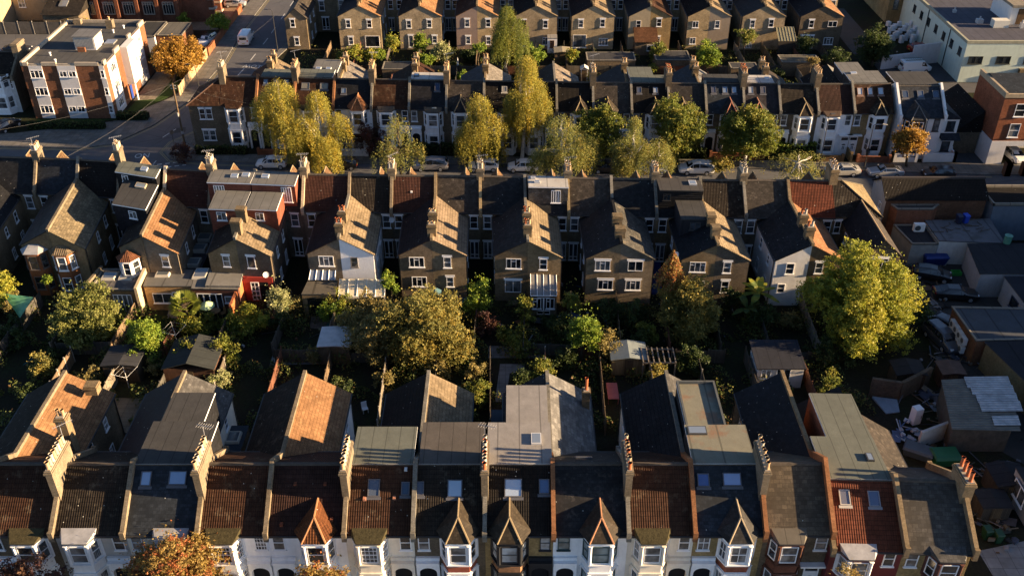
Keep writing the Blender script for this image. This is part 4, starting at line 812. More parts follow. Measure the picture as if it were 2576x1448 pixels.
# ------------------------------------------------------------ other buildings
def simple(name, label, cat, q, h, wall, roof, up=.25, edge=None, group=None):
    c = (sum(p[0] for p in q)/4, sum(p[1] for p in q)/4, 0); root = thing(name, label, cat, c, group); extbox(root, 'wall', q, 0, h, wall, roof, up, (), edge); return root
def rect(x0, x1, y0, y1): return [(x0,y1), (x1,y1), (x1,y0), (x0,y0)]
simple('garage', 'low flat-roofed garage behind the orange round tree', 'garage', rect(-59.2, -55.0, 157.8, 164), 2.7, brick((.2,.09,.05)), felt((.16,.15,.13)), .1)
simple('garage', 'darker flat-roofed garage with white door between flats and church', 'garage', rect(-63.2, -59.4, 157.2, 164.5), 2.7, plain((.55,.53,.52), .6, .3, .15, 2, .3), felt((.06,.06,.06)), .1)
def church():
    rb = brick((.21,.085,.05)); st = plain((.42,.36,.28), .8, .25, .2, 3, .3)
    root = thing('church', 'red brick church with stone traceried windows and buttresses at the top edge', 'church', (-68, 178, 0))
    mb = MB(); mb.box(-79, -59, 172.2, 186, 0, 9.5); obj('wall', mb, rb, root)
    mb = MB(); mb.hexa([(-79.3,171.9,9.5),(-58.7,171.9,9.5),(-58.7,186.3,9.5),(-79.3,186.3,9.5),(-79.3,178.9,13.5),(-58.7,178.9,13.5),(-58.7,179.1,13.5),(-79.3,179.1,13.5)]); obj('roof', mb, S_BR, root)
    fr, _ = wallframe((-79, 172.2), (-59, 172.2)); T = lambda x, d, b: fr(x, b, d)
    for i in range(5):
        x = 3.4+i*3.55
        for z, hh in ((2.6, 2.0), (7.6, 2.2)):
            mb = MB(); w = 1.75; mb.box(x-w/2-.15, x-w/2, 0, .12, z-hh/2, z+hh/2, 0, T); mb.box(x+w/2, x+w/2+.15, 0, .12, z-hh/2, z+hh/2, 0, T); mb.box(x-w/2-.15, x+w/2+.15, 0, .14, z+hh/2, z+hh/2+.16, 0, T); mb.box(x-w/2-.15, x+w/2+.15, 0, .16, z-hh/2-.15, z-hh/2, 0, T)
            for k in (-1, 0, 1): mb.box(x+k*w/4-.045, x+k*w/4+.045, 0, .1, z-hh/2, z+hh/2, 0, T)
            for k in range(4):
                c = x-w/2+w*(k+.5)/4; mb.poly([T(c-w/8, .09, z+hh/2-.01), T(c-w/8, .09, z+hh*.2), T(c, .09, z+hh*.38)], 0); mb.poly([T(c+w/8, .09, z+hh/2-.01), T(c+w/8, .09, z+hh*.2), T(c, .09, z+hh*.38)], 0)
            o = obj('window', mb, st, root); mb = MB(); mb.poly([T(x-w/2, .02, z-hh/2), T(x+w/2, .02, z-hh/2), T(x+w/2, .02, z+hh/2), T(x-w/2, .02, z+hh/2)]); obj('pane', mb, glassm(), o)
        mb = MB(); b = x+1.78; mb.box(b-.3, b+.3, 0, .9, 0, 6.2, 0, T); mb.hexa([T(b-.3,0,6.2), T(b+.3,0,6.2), T(b+.3,.9,6.2), T(b-.3,.9,6.2), T(b-.3,0,7.4), T(b+.3,0,7.4), T(b+.3,.02,7.4), T(b-.3,.02,7.4)], 1); obj('buttress', mb, [rb, st], root)
    mb = MB(); mb.box(-59, -54.2, 172.6, 182, 0, 8.5); mb.box(-54.2, -53.4, 172.4, 173.3, 0, 9.5); mb.box(-54.2, -53.2, 176, 177, 0, 9.5); t = obj('porch_tower', mb, [rb], root)
    for i in range(5): mb = MB(); mb.box(-54.25, -53.0, 172.3+.0, 173.4, .6+i*1.7, .95+i*1.7); mb.box(-54.25, -53.05, 175.9, 177.1, .6+i*1.7, .95+i*1.7); obj('stone_band', mb, st, t)
    fr, _ = wallframe((-58.9, 172.6), (-54.3, 172.6)); window(t, fr, 1.2, 5.4, 1.0, 1.4, 'sash2', nest=False, fm=st)
church()
tanr = plain((.36,.27,.16), .85, .2, .2, 1.5, .2)
def rear_houses():
    root = thing('house', 'tan rendered house with L-shaped rear wings behind the concrete fence, top left', 'house', (-93, 172, 0))
    mb = MB(); mb.box(-101, -89.6, 167.5, 182, 0, 9); mb.box(-89.5, -82.0, 173.2, 182, 0, 9); obj('wall', mb, tanr, root)
    mb = MB(); mb.box(-101.2, -89.4, 167.3, 182, 9, 9.2); mb.box(-89.4, -81.8, 173, 182, 8.95, 9.15); obj('roof', mb, S_BR, root)
    fr, _ = wallframe((-89.5, 173.2), (-82, 173.2)); window(root, fr, 1.6, 3.2, 1.2, 1.5, 'sash2'); window(root, fr, 1.6, 6.8, 1.2, 1.5, 'sash2')
    r2 = thing('outbuilding', 'single-storey outbuilding with dark tiled roof and one rooflight between church and tan house', 'outbuilding', (-81, 169, 0))
    mb = MB(); mb.box(-81.9, -75.6, 167.2, 172.8, 0, 3.0); obj('wall', mb, bkd, r2)
    mb = MB(); mb.hexa([(-82.1,166.9,3),(-75.3,166.9,3),(-75.3,172.9,3.0),(-82.1,172.9,3.0),(-82.1,166.9,3.1),(-75.3,166.9,3.1),(-75.3,172.9,5.0),(-82.1,172.9,5.0)]); obj('roof', mb, slate((.06,.05,.042)), r2)
    mb = MB(); mb.hexa([(-79.6,169.2,3.6),(-78.2,169.2,3.6),(-78.2,170.8,4.1),(-79.6,170.8,4.1),(-79.6,169.2,3.98),(-78.2,169.2,3.98),(-78.2,170.8,4.5),(-79.6,170.8,4.5)]); obj('rooflight', mb, skyglass((.3,.3,.3)), r2)
rear_houses()
def left_terrace():
    for i, (xr, lab) in enumerate(((-71.7, 'white fronted terrace house with canted bay and pale chimney left of the flats'),)):
        L = Vector((xr-6.4, 136.6)); Rr = Vector((xr, 136.6))
        house(lab, L, Rr, Vector((0,-1)), Vector((0,-1)), 'front', T_DK, plain((.6,.57,.54), .75, .25, .15, 2, .3), wallR=bk, wallS=bkd, rf=4.0, rr=4.6, ze=5.4, zr=7.8, par=ST1, parR=True, stk=[dict(u=6.3, v0=-1.6, v1=.9, half=.45, top=9.2, wall=ST1, n=0, rows=0, potc=['tan'])],
              bay=dict(u=4.2, kind='flat', roof=T_TAN, hw=1.5, hf=.9, pr=1.0), fwin=[(5.6, 4.4, 1.0, 1.4, 'sash2'), (3.6, 4.5, 1.1, 1.4, 'sash2')], rwin=[], group=None)
left_terrace()
# right-hand side: pale green building, pub, yard buildings
def green_building():
    gp = plain((.54,.62,.53), .75, .3, .12, .8, .35); x0, y0, h = 69.6, 144.2, 6.2
    root = thing('workshop_building', 'two-storey pale mint green building with flat dark roof at the top right', 'building', (82, 155, 0))
    mb = MB(); mb.box(x0, 98, y0, 172, 0, h); obj('wall', mb, gp, root)
    mb = MB(); mb.box(x0+.3, 98, y0+.3, 172, h-.3+.302, h+.03); obj('roof', mb, felt((.1,.1,.125), 1.5), root)
    mb = MB(); mb.box(x0-.06, x0+.3, y0-.05, 172, h, h+.45); mb.box(x0+.3, 98, y0-.05, y0+.3, h, h+.45); obj('parapet', mb, plain((.34,.33,.24), .85, .2, .3, 2, .5), root)
    fr, _ = wallframe((x0, 172), (x0, y0)); dk = plain((.03,.035,.03), .5, .4, .1, 2, 0)
    for i in range(7): window(root, fr, 5.6+i*3.4, 4.4, 1.15, 1.25, 'case2', fm=dk, pane=glassm())
    fr, _ = wallframe((x0, y0), (98, y0))
    for i in range(6): window(root, fr, 1.9+i*4.3, 3.6, 2.2, 1.2, 'patio', fm=dk, pane=glassm())
    mb = MB()
    for i, y in enumerate((y0+6.5, y0+16)): mb.tube([(x0-.1, y, h), (x0-.1, y, .2)], .07, 6)
    obj('drainpipe', mb, dk, root)
    for i in range(3):
        mb = MB(); mb.box(x0+9.0+i*3, x0+11.2+i*3, y0-.6, y0, 0, 2.3); obj('timber_door', mb, boards((.2,.14,.07)), root)
    mb = MB(); mb.box(79.5, 92, 152.8, 160, h+.03, h+2.9); c = obj('rooftop_cabin', mb, [plain((.62,.62,.6), .7, .3, .1, 1.5, .2)], root)
    mb = MB(); mb.box(79.2, 92.4, 152.3, 160.3, h+2.9, h+3.3); obj('cabin_roof', mb, felt((.3,.26,.2)), c)
    fr, _ = wallframe((79.5, 152.8), (92, 152.8)); window(c, fr, 4.4, h+1.9, 1.8, 1.3, 'plain', fm=dk, nest=False); mb = MB(); T = lambda x, d, b: fr(x, b, d); mb.box(1.0, 2.9, 0, .08, h+.1, h+2.6, 0, T); obj('timber_cladding', mb, boards((.13,.075,.035)), c)
    mb = MB(); mb.box(76.4, 78.8, 151.2, 152.6, h+.05, h+1.2); obj('air_conditioner', mb, plain((.6,.58,.5), .5, .4, .1, 2, .2), root)
    for (x, y, w, d, hh) in ((74.6, 153.2, 1.0, .8, .7), (80.6, 151.0, .5, .5, .9), (72.8, 158.5, .5, .5, .5)):
        mb = MB(); mb.box(x, x+w, y, y+d, h+.03, h+hh); mb.tube([(x+w/2, y+d/2, h+hh), (x+w/2, y+d/2, h+hh+.4)], .12, 6); obj('roof_vent', mb, plain((.4,.4,.4), .5, .4, .1, 2, .2), root)
green_building()
simple('office_building', 'tan brick building with tall narrow windows left of the mint green building', 'building', rect(67.2, 80, 172.2, 186), 8.2, brick((.3,.21,.1)), F_DK, .25)
def tanwins():
    root = bpy.data.objects['office_building']; fr, _ = wallframe((67.2, 172.2), (80, 172.2)); dk = plain((.05,.05,.045), .5, .4, .1, 2, 0)
    window(root, fr, 1.3, 4.6, .9, 4.4, 'plain', fm=dk); window(root, fr, 4.2, 1.4, 1.3, 1.6, 'plain', fm=dk)
tanwins()
def pub():
    x0, y0, h = 62.6, 115.9, 9.4
    root = thing('corner_building', 'three-storey red brick corner building with white ground floor at the right edge', 'building', (70, 122, 0))
    rb = brick((.26,.095,.05)); mb = MB(); mb.box(x0, 82, y0, 124, 3.4, h); obj('wall', mb, [rb], root)
    mb = MB(); mb.box(x0-.05, x0+.6, y0-.06, 124, 0, 3.4); mb.box(x0+.6, x0+2.0, y0-.06, y0+.5, 0, 3.4); mb.box(x0+2.0, 82, y0-.05, y0+.5, 2.7, 3.4); mb.box(x0+.6, 82, y0+5, 124, 0, 3.4); obj('ground_floor', mb, plain((.66,.64,.62), .7, .3, .12, 1.5, .3), root)
    mb = MB(); mb.box(x0-.08, x0+.25, y0-.08, 124, h, h+.7); mb.box(x0+.25, 82, y0-.08, y0+.25, h, h+.5); obj('parapet', mb, plain((.34,.27,.18), .85, .2, .25, 2, .4), root)
    mb = MB(); mb.hexa([(x0+.25,y0+.25,h),(82,y0+.25,h),(82,124,h),(x0+.25,124,h),(x0+.25,y0+.26,h+.05),(82,y0+.26,h+.05),(82,122,h+.9),(x0+.25,122,h+.9)]); obj('roof', mb, slate((.04,.05,.062)), root)
    fr, _ = wallframe((x0, y0), (82, y0))
    for a in (2.4, 6.0, 9.6):
        window(root, fr, a, 7.7, 1.35, 1.75, 'sash'); window(root, fr, a, 4.9, 1.35, 1.9, 'sash')
    q = thing('outbuilding', 'low dark tiled outbuilding beside the red brick corner building', 'outbuilding', (60, 122, 0))
    mb = MB(); mb.box(59.2, 62.4, 119.2, 129, 0, 3.2); obj('wall', mb, bkd, q); mb = MB(); mb.hexa([(59,119,3.2),(62.45,119,3.2),(62.45,129,3.2),(59,129,3.2),(59.0,119.0,3.3),(62.45,119.5,6.0),(62.45,129,6.0),(59.0,129,3.3)]); obj('roof', mb, T_BLK, q)
pub()
def yard():
    wr = plain((.34,.335,.34), .75, .3, .15, 1.2, .4)
    root = thing('workshop_building', 'white-walled workshop with long dark tiled roof beside the hipped end house', 'building', (48, 99.5, 0))
    mb = MB(); pr = lambda x: [(x, 97.4, 0), (x, 97.4, 4.95), (x, 99.6, 6.45), (x, 102.0, 4.95), (x, 102.0, 0)]
    mb.sweep(pr(42.6), pr(54.0), [0, 0, 0, 0, 0], True, 1); obj('wall', mb, [brick((.15,.08,.05)), wr], root)
    mb = MB(); mb.hexa([(42.4,97.2,4.85),(54.2,97.2,4.85),(54.2,99.6,6.4),(42.4,99.6,6.4),(42.4,97.15,4.95),(54.2,97.15,4.95),(54.2,99.6,6.55),(42.4,99.6,6.55)]); mb.hexa([(42.4,99.6,6.4),(54.2,99.6,6.4),(54.2,102.2,4.8),(42.4,102.2,4.8),(42.4,99.61,6.55),(54.2,99.61,6.55),(54.2,102.2,4.92),(42.4,102.2,4.92)]); obj('roof', mb, T_BLK, root)
    mb = MB(); mb.box(42.35, 54.3, 99.45, 99.75, 6.45, 6.65); obj('ridge_tiles', mb, plain((.06,.05,.045), .8, .2, .2, 3, .2), root)
    extbox(root, 'brick_annexe', [(43.2,97.3), (48.6,97.3), (47.6,96.2), (43.6,96.2)], 0, 4.3, brick((.2,.09,.055)), F_DK, .12)
    fr, _ = wallframe((42.6, 102), (42.6, 97.4)); window(root, fr, 3.2, 3.4, .7, .9, 'case2')
    r = simple('workshop_building', 'blue-grey rendered building with black tiled roof at the right edge behind the bins roof', 'building', rect(54.6, 70, 96.6, 101), 4.6, plain((.13,.16,.2), .8, .3, .2, 1, .4), T_BLK, .3)
    r = simple('outbuilding', 'outbuilding with pale grey flat roof strewn with planks and two wheelie bins', 'outbuilding', [(47.0,96.0), (54.4,96.4), (53.9,91.1), (47.0,91.6)], 3.0, plain((.5,.5,.48), .8, .3, .2, 1, .5), felt((.18,.18,.195), 3, (.07,.07,.065)), 0)
    mb = MB()
    for i in range(16):
        x, y, a = R.uniform(47.6, 53.4), R.uniform(93.2, 96), R.uniform(0, 3.1); l_ = R.uniform(.6, 2.2); d = Vector((math.cos(a), math.sin(a)*.4)); mb.tube([(x, y, 3.06+i*.004), (x+d.x*l_, y+d.y*l_, 3.08+i*.004)], .045, 4)
    tag(obj('plank_pile', mb, boards((.1,.08,.06))), 'scattered dark planks lying on the pale grey flat roof', 'planks', None, 'stuff')
    simple('outbuilding', 'low black-roofed lean-to carrying the white air conditioner', 'outbuilding', [(43.3,95.6), (46.9,95.6), (46.9,91.5), (44.0,91.5)], 2.6, plain((.28,.28,.26), .85, .2, .25, 1.5, .5), F_BK, .12)
    g = thing('air_conditioner', 'white air conditioning unit on the black-roofed lean-to', 'air conditioner', (45.6, 94.2, 2.62))
    mb = MB(); mb.box(45.0, 46.2, 94.0, 94.5, 2.7, 3.6); obj('casing', mb, plain((.7,.7,.68), .5, .4, .05, 2, .1), g); mb = MB(); mb.tube([(45.4, 93.99, 3.15), (45.4, 93.95, 3.15)], .32, 14); obj('fan_grille', mb, plain((.06,.06,.06), .5, .4, .1, 2, 0), g)
    mb = MB(); mb.box(45.1, 46.1, 94.0, 94.5, 2.625, 2.7); obj('base', mb, plain((.3,.3,.3), .6, .3, .1, 2, 0), g)
    simple('outbuilding', 'black flat-roofed building with white front wall in the yard at the right edge', 'outbuilding', [(49.9,90.9), (64,90.9), (64,85.0), (48.9,85.0)], 3.0, wr, F_BK, 0)
    b = simple('outbuilding', 'black flat-roofed annexe with white side wall and one dark window at the right edge', 'outbuilding', [(51.2,84.4), (62,84.4), (62,78.4), (51.2,78.4)], 3.0, wr, felt((.03,.032,.042), 2), 0)
    fr, _ = wallframe((51.2, 84.4), (51.2, 78.4)); window(b, fr, 3.0, 1.6, 1.6, 1.3, 'plain', fm=plain((.05,.06,.09), .5, .4, .1, 2, 0))
    b = simple('outbuilding', 'brick workshop with wide dusty grey flat roof and wall-hung air conditioners', 'outbuilding', [(43.7,78.9), (60,78.3), (58,73.9), (43.9,73.4)], 3.0, brick((.18,.09,.05)), felt((.085,.095,.11), 2.4), .1)
    for i in range(8):
        k, j = divmod(i, 4); mb = MB(); y = 77.6-j*.9; z = .6+k*.95
        mb.box(43.3, 43.68, y-.42, y+.36, z, z+.75); mb.tube([(43.29, y-.05, z+.37), (43.26, y-.05, z+.37)], .26, 10, 1)
        tag(obj('air_conditioner', mb, [plain((.62,.62,.6), .5, .4, .05, 2, .1), plain((.1,.1,.1), .6, .3, .1, 2, 0)]), 'white air conditioner in the double row on the brick workshop side wall', 'air conditioner', 'air conditioners on the brick workshop wall')
    simple('outbuilding', 'low building with black flat roof and mossy brick side below the dusty grey flat roof', 'outbuilding', [(44.6,73.0), (60,73.4), (58,60.5), (47.4,60.5)], 3.1, brick((.2,.16,.09)), felt((.028,.03,.038), 3), 0)
    # corrugated shed
    r = thing('shed', 'ramshackle shed with corrugated roof patched with pale sheets at the right', 'shed', (40.5, 64.5, 0))
    mb = MB(); mb.sweep([(38.5,67.4,0), (43.9,67.8,0), (42.3,61.6,0), (37.3,61.6,0)], [(38.5,67.4,2.6), (43.9,67.8,2.6), (42.3,61.6,2.5), (37.3,61.6,2.5)]); obj('wall', mb, plain((.09,.08,.065), .9, .2, .4, 1.5, .5), r)
    mb = MB(); q = [(38.4,67.6,2.95), (44.4,68.0,3.0), (42.8,61.2,2.7), (37.1,61.4,2.7)]; mb.sweep(q, [(x, y, z+.06) for x, y, z in q]); obj('roof', mb, corrug((.2,.19,.16)), r)
    for i, (a, b_, x0, x1, o) in enumerate(((67.9, 66.5, 40.5, 44.5, 0), (66.7, 65.6, 40.6, 44.4, .02), (65.7, 64.6, 40.7, 44.3, .0), (64.7, 63.5, 40.6, 44.2, .02), (62.9, 61.8, 41.0, 43.3, 0))):
        zf = lambda y: 2.72+(y-61.3)*.043+.075+o
        mb = MB(); A_ = [(x0, a, zf(a)), (x1, a+.1, zf(a)), (x1-.25, b_, zf(b_)), (x0-.2, b_-.05, zf(b_))]; mb.sweep(A_, [(x, y, z+.03) for x, y, z in A_]); obj('roof_sheet', mb, corrug((.6,.63,.67)), r)
    tag(obj('yard_wall', *wallmesh([((32.9,69.0), (35.4,68.4)), ((35.4,68.4), (38.9,70.6))], 2.0, .25, brick((.1,.08,.06)), False)), 'angled brick yard wall beside the blue tarpaulin', 'wall')
    mb = MB(); q = [(33.1,68.6,.25), (35.2,68.1,.3), (35.0,66.6,.12), (33.7,66.4,.1)]; mb.sweep([(x,y,.02) for x,y,z in q], q); tag(obj('tarpaulin', mb, plain((.2,.26,.32), .6, .3, .2, 2, .3)), 'blue-grey tarpaulin in the corner of the angled brick wall', 'tarpaulin')
    tag(obj('yard_wall', *wallmesh([((34.9,61.9), (37.7,63.2))], 1.9, .2, plain((.4,.39,.37), .8, .3, .25, 1.5, .5), False)), 'white rendered yard wall below the corrugated shed', 'wall')
    w = simple('white_building', 'white gable with tall paired window at the right edge near the bottom', 'building', rect(40.4, 46, 52.8, 56.6), 3.0, wr, F_BK, 0)
    fr, _ = wallframe((40.2, 57), (40.2, 52.4)); window(w, fr, 2.1, 1.9, 1.9, 1.5, 'patio')
    gr = thing('garden_room', 'white garden room with dark roof and double doors in the middle gardens', 'garden room', (24.8, 71.9, 0))
    mb = MB(); mb.box(22.7, 26.9, 70.1, 73.4, 0, 2.45); obj('wall', mb, plain((.55,.53,.5), .8, .3, .12, 1.5, .25), gr)
    mb = MB(); mb.hexa([(22.45,69.8,2.38),(27.0,69.8,2.38),(27.0,73.7,2.75),(22.45,73.7,2.75),(22.45,69.8,2.5),(27.0,69.8,2.5),(27.0,73.7,2.9),(22.45,73.7,2.9)]); obj('roof', mb, felt((.035,.037,.048), 1), gr)
    fr, _ = wallframe((22.7, 70.1), (26.9, 70.1)); window(gr, fr, .75, 1.65, .9, 1.0, 'case2'); window(gr, fr, 2.35, 1.25, 1.3, 2.0, 'french', sill=False, name='door')
yard()
def beyond():  # unseen brick blocks added right of the view to shade the yard
    for (x0, x1, y0, y1, h, l) in ((67, 76, 44, 72, 9.6, 'unseen brick block added past the right edge to shade the yard, lower end'), (69, 78, 73, 98, 10.4, 'unseen brick block added past the right edge to shade the yard, upper end'), (88, 98, 101, 113, 9, 'unseen brick block added for shade past the right end of the parked street cars')):
        b = simple('shade_block', l, 'building', rect(x0, x1, y0, y1), h, brick((.2,.1,.06)), F_DK, .4, None)
        fr, L = wallframe((x0, y1), (x0, y0))
        for i in range(int(L//4)):
            for z in (2.2, 5.2, 7.8): window(b, fr, 2.2+i*4, z, 1.2, 1.5, 'sash2')
beyond()
# ------------------------------------------------------------ garden extensions of the middle row (children of their houses)
def hs(frag):
    for o in bpy.data.objects:
        if o.parent is None and o.get('category') == 'house' and frag in o['label']: return o
    raise KeyError(frag)
def q4(pts, z): return [P(x, y, z)[:2] for x, y in pts]
def extensions():
    yb = brick((.33,.21,.1)); rt = hs('orange rear wing roof above'); lf = hs('pink rendered dormer side')
    e = extbox(lf, 'extension', q4([(258,678),(372,676),(345,730),(228,728)], 3), 0, 3.0, yb, felt((.13,.125,.125), 2.5, (.3,.26,.22)), .12, [(*P(276,697,3)[:2], 1.45, 1.3), (*P(319,697,3)[:2], 1.45, 1.3)])
    a, b = q4([(228,728),(345,730)], 3); fr, L = wallframe(a, b); window(lf, fr, L-1.7, 1.3, 1.9, 2.3, 'bifold', sill=False, name='door')
    mb = MB(); p = P(370,676,3); q = P(341,735,3); mb.hexa([(p[0]-.1,p[1],0),(p[0]+.2,p[1],0),(q[0]+.2,q[1],0),(q[0]-.1,q[1],0),(p[0]-.1,p[1],3.6),(p[0]+.2,p[1],3.6),(q[0]+.2,q[1],3.5),(q[0]-.1,q[1],3.5)]); obj('party_parapet', mb, plain((.5,.4,.26), .8, .2, .2, 2, .3), lf)
    mb = MB(); p = P(256,676,3); q = P(214,722,3); mb.hexa([(p[0]-.1,p[1],0),(p[0]+.2,p[1],0),(q[0]+.2,q[1],0),(q[0]-.1,q[1],0),(p[0]-.1,p[1],3.4),(p[0]+.2,p[1],3.4),(q[0]+.2,q[1],3.3),(q[0]-.1,q[1],3.3)]); obj('party_parapet', mb, brick(ST1), lf)
    # oriel bay on the gable
    cx, cy = P(331,690,3)[0], 85.05; mb = MB(); pl = [(cx-1.1,cy), (cx-.5,cy-.9), (cx+.5,cy-.9), (cx+1.1,cy)]
    mb.sweep([(x,y,2.9) for x,y in pl], [(x,y,5.0) for x,y in pl], 0); bo = obj('bay_window', mb, white(), lf)
    for i in range(3): fr, L = wallframe(pl[i], pl[i+1]); window(bo, fr, L/2, 4.05, L-.25, 1.5, 'sash', sill=False, nest=False)
    mb = MB(); g = [(cx+(x-cx)*1.2, cy+(y-cy)*1.2, 5.0) for x, y in pl]; ap = (cx, cy+.1, 5.75)
    for a, b in zip(g, g[1:]): mb.poly([a, b, ap])
    mb.poly(g[::-1]); obj('bay_roof', mb, tile((.26,.11,.06), None, .1, .2, .2), lf)
    e = extbox(rt, 'extension', q4([(374,678),(490,678),(480,719),(361,719)], 3), 0, 3.0, yb, felt((.17,.165,.155), 2.5), .0, [(*P(411,690,3)[:2], 1.5, 1.2)])
    a, b = q4([(361,719),(480.5,719)], 3); fr, L = wallframe(a, b); window(rt, fr, 1.7, 1.5, 2.0, 1.2, 'patio'); window(rt, fr, 3.2, 1.25, .9, 2.0, 'glazed', name='door', sill=False); window(rt, fr, 4.5, 1.75, .8, .8, 'plain')
    # side lights along the passage of the orange-roofed house
    for (x, y) in ((513,589), (500,615), (484,651)):
        p = P(x, y, 3); mb = MB(); mb.box(p[0]-.75, p[0]+.75, p[1]-.7, p[1]+.7, 2.3, 2.75); mb.poly([(p[0]-.6,p[1]-.55,2.756),(p[0]+.6,p[1]-.55,2.756),(p[0]+.6,p[1]+.55,2.756),(p[0]-.6,p[1]+.55,2.756)], 1); obj('roof_light', mb, [plain((.4,.38,.33), .5, .4, .1, 2, .1), skyglass((.22,.26,.28))], rt)
    p = P(500,640,2.3); mb = MB(); mb.box(p[0]-1.2, p[0]+1.0, 84.2, 92.6, 0, 2.3); obj('side_extension', mb, [felt((.06,.06,.065))], rt)
    tw = hs('left of the twin red'); e = extbox(tw, 'extension', q4([(493,680),(605,680),(598,727),(482,725)], 3), 0, 3.0, brick((.13,.06,.045)), felt((.23,.22,.2), 3), .0, [(*P(506,690,3)[:2], 1.5, 1.9)])
    mb = MB(); mb.sweep([(x,y,3.0) for x,y in q4([(530,681),(614,681),(604,724),(517,723)],3)], [(x,y,3.25) for x,y in q4([(530,681),(614,681),(604,724),(517,723)],3)]); obj('raised_roof', mb, felt((.25,.24,.22), 3), e)
    a, b = q4([(482,725),(598,727)], 3); fr, L = wallframe(a, b); window(tw, fr, 1.7, 1.25, 2.6, 2.3, 'bifold', sill=False, name='door'); window(tw, fr, L-1.0, 1.7, 1.0, .8, 'plain')
    tr = hs('right of the twin red'); a, b = P(614,690,2.9), P(683,690,2.9)
    mb = MB(); mb.box(a[0], b[0]+.2, 84.25, 84.62, 0, 2.95); obj('rear_wall', mb, plain((.3,.035,.025), .7, .3, .15, 2, .25), tr)
    fr, L = wallframe((a[0], 84.25), (b[0], 84.25)); window(tr, fr, 1.15, 1.3, .85, 2.2, 'glazed', sill=False, name='door'); mb = MB(); T = lambda x, d, bb: fr(x, bb, d); mb.box(1.65, 2.55, 0, .01, .1, 2.4, 0, T); obj('doorway', mb, plain((.012,.012,.012), .9, .1, 0, 1, 0), tr)  # near-black sheet paints the shade of the open doorway
    mb = MB(); mb.box(a[0]-.35, a[0]-.1, 79.6, 84.4, 0, 2.7); obj('side_wall', mb, plain((.4,.13,.05), .8, .2, .2, 2, .3), tr); dish(tr, (b[0]-.3, 84.0, 3.5), (.4,-1,.4))
    pu = hs('dark purple wing roof'); e = extbox(pu, 'extension', q4([(776,703),(849,703),(842,740),(759,739)], 2.8), 0, 2.8, brick((.22,.16,.09)), felt((.14,.125,.1), 4), 0)
    a, b = q4([(759,739),(842,740)], 2.8); fr, L = wallframe(a, b); mb = MB(); T = lambda x, d, bb: fr(x, bb, d); mb.box(.5, L-.6, -.02, .03, .1, 2.3, 0, T); obj('door', mb, glassm((.01,.012,.012), .2), pu)
    mb = MB(); A_ = [(*q, z) for q, z in zip(q4([(786,676),(846,676),(842,698),(776,698)], 3.3), (3.9,3.9,3.0,3.0))]; mb.poly(A_, 0)
    for k in range(5):
        t = k/4; p = Vector(A_[0]).lerp(Vector(A_[1]), t); q = Vector(A_[3]).lerp(Vector(A_[2]), t); mb.tube([p+Vector((0,0,.03)), q+Vector((0,0,.03))], .04, 4, 1)
    obj('glass_roof', mb, [skyglass((.25,.29,.36)), white()], pu)
    wh = hs('white rendered garden gable'); A_ = [(*P(855,702,2.9)[:2],2.95), (*P(970,704,2.9)[:2],2.95), (*P(967,746,2.4)[:2],2.4), (*P(851,745,2.4)[:2],2.4)]
    mb = MB(); mb.poly(A_, 0)
    for k in range(6):
        t = k/5; p = Vector(A_[0]).lerp(Vector(A_[1]), t); q = Vector(A_[3]).lerp(Vector(A_[2]), t); mb.tube([p+Vector((0,0,.04)), q+Vector((0,0,.04))], .03, 4, 1)
    mb.tube([A_[3], A_[2]], .05, 4, 1)
    for k in (3, 2): p = A_[k]; mb.tube([p, (p[0], p[1], 0)], .06, 4, 1)
    obj('lean_to_roof', mb, [plain((.62,.54,.38), .35, .5, .08, 1, .15), white()], wh)
    cs = hs('glass conservatory'); x0, x1 = P(1336,735,1)[0], P(1395,735,1)[0]; y0, y1 = 81.7, 84.35
    mb = MB(); mb.box(x0-.1, x0+.1, y0, y1, 0, 2.6); mb.box(x1-.1, x1+.1, y0, y1, 0, 2.6); mb.box(x0+.1, x1-.1, y0, y0+.15, 0, .55); obj('conservatory_wall', mb, bk, cs)
    fr, L = wallframe((x0, y0), (x1, y0)); window(cs, fr, L/2, 1.2, 1.35, 2.1, 'french', sill=False, name='door'); window(cs, fr, .55, 1.5, .85, 1.3, 'case2'); window(cs, fr, L-.55, 1.5, .85, 1.3, 'case2')
    A_ = [(x0-.1,y1,3.5), (x1+.1,y1,3.5), (x1+.1,y0-.1,2.5), (x0-.1,y0-.1,2.5)]; mb = MB(); mb.poly(A_, 0)
    for k in range(5):
        t = k/4; p = Vector(A_[0]).lerp(Vector(A_[1]), t); q = Vector(A_[3]).lerp(Vector(A_[2]), t); mb.tube([p+Vector((0,0,.03)), q+Vector((0,0,.03))], .03, 4, 1)
    mb.tube([A_[3], A_[2]], .05, 4, 1); obj('conservatory_roof', mb, [plain((.22,.21,.2), .15, .7, .3, .8, .2), white()], cs)
    # brick bays of the leftmost wing pair
    for frag, x, rf_, wl in (('brick bay with white lead cap', 84, LEADW, 0), ('brick double bay', 158, T_TAN, 1)):
        r_ = hs(frag); cy = 86.2 if wl == 0 else 86.0; cx = P(x, 630, 5.2)[0]; mb = MB(); pl = [(cx-1.25,cy), (cx-.65,cy-.9), (cx+.65,cy-.9), (cx+1.25,cy)]
        mb.sweep([(a,b,0) for a,b in pl], [(a,b,5.2) for a,b in pl], 0); bo = obj('bay_window', mb, brick((.28,.11,.05)), r_)
        for i in range(3):
            fr, L = wallframe(pl[i], pl[i+1])
            for z in (4.1, 1.6): window(bo, fr, L/2, z, L-.4, 1.6, 'sash', nest=False, fm=upvc() if wl else plain((.12,.1,.09), .5, .4, .1, 2, 0))
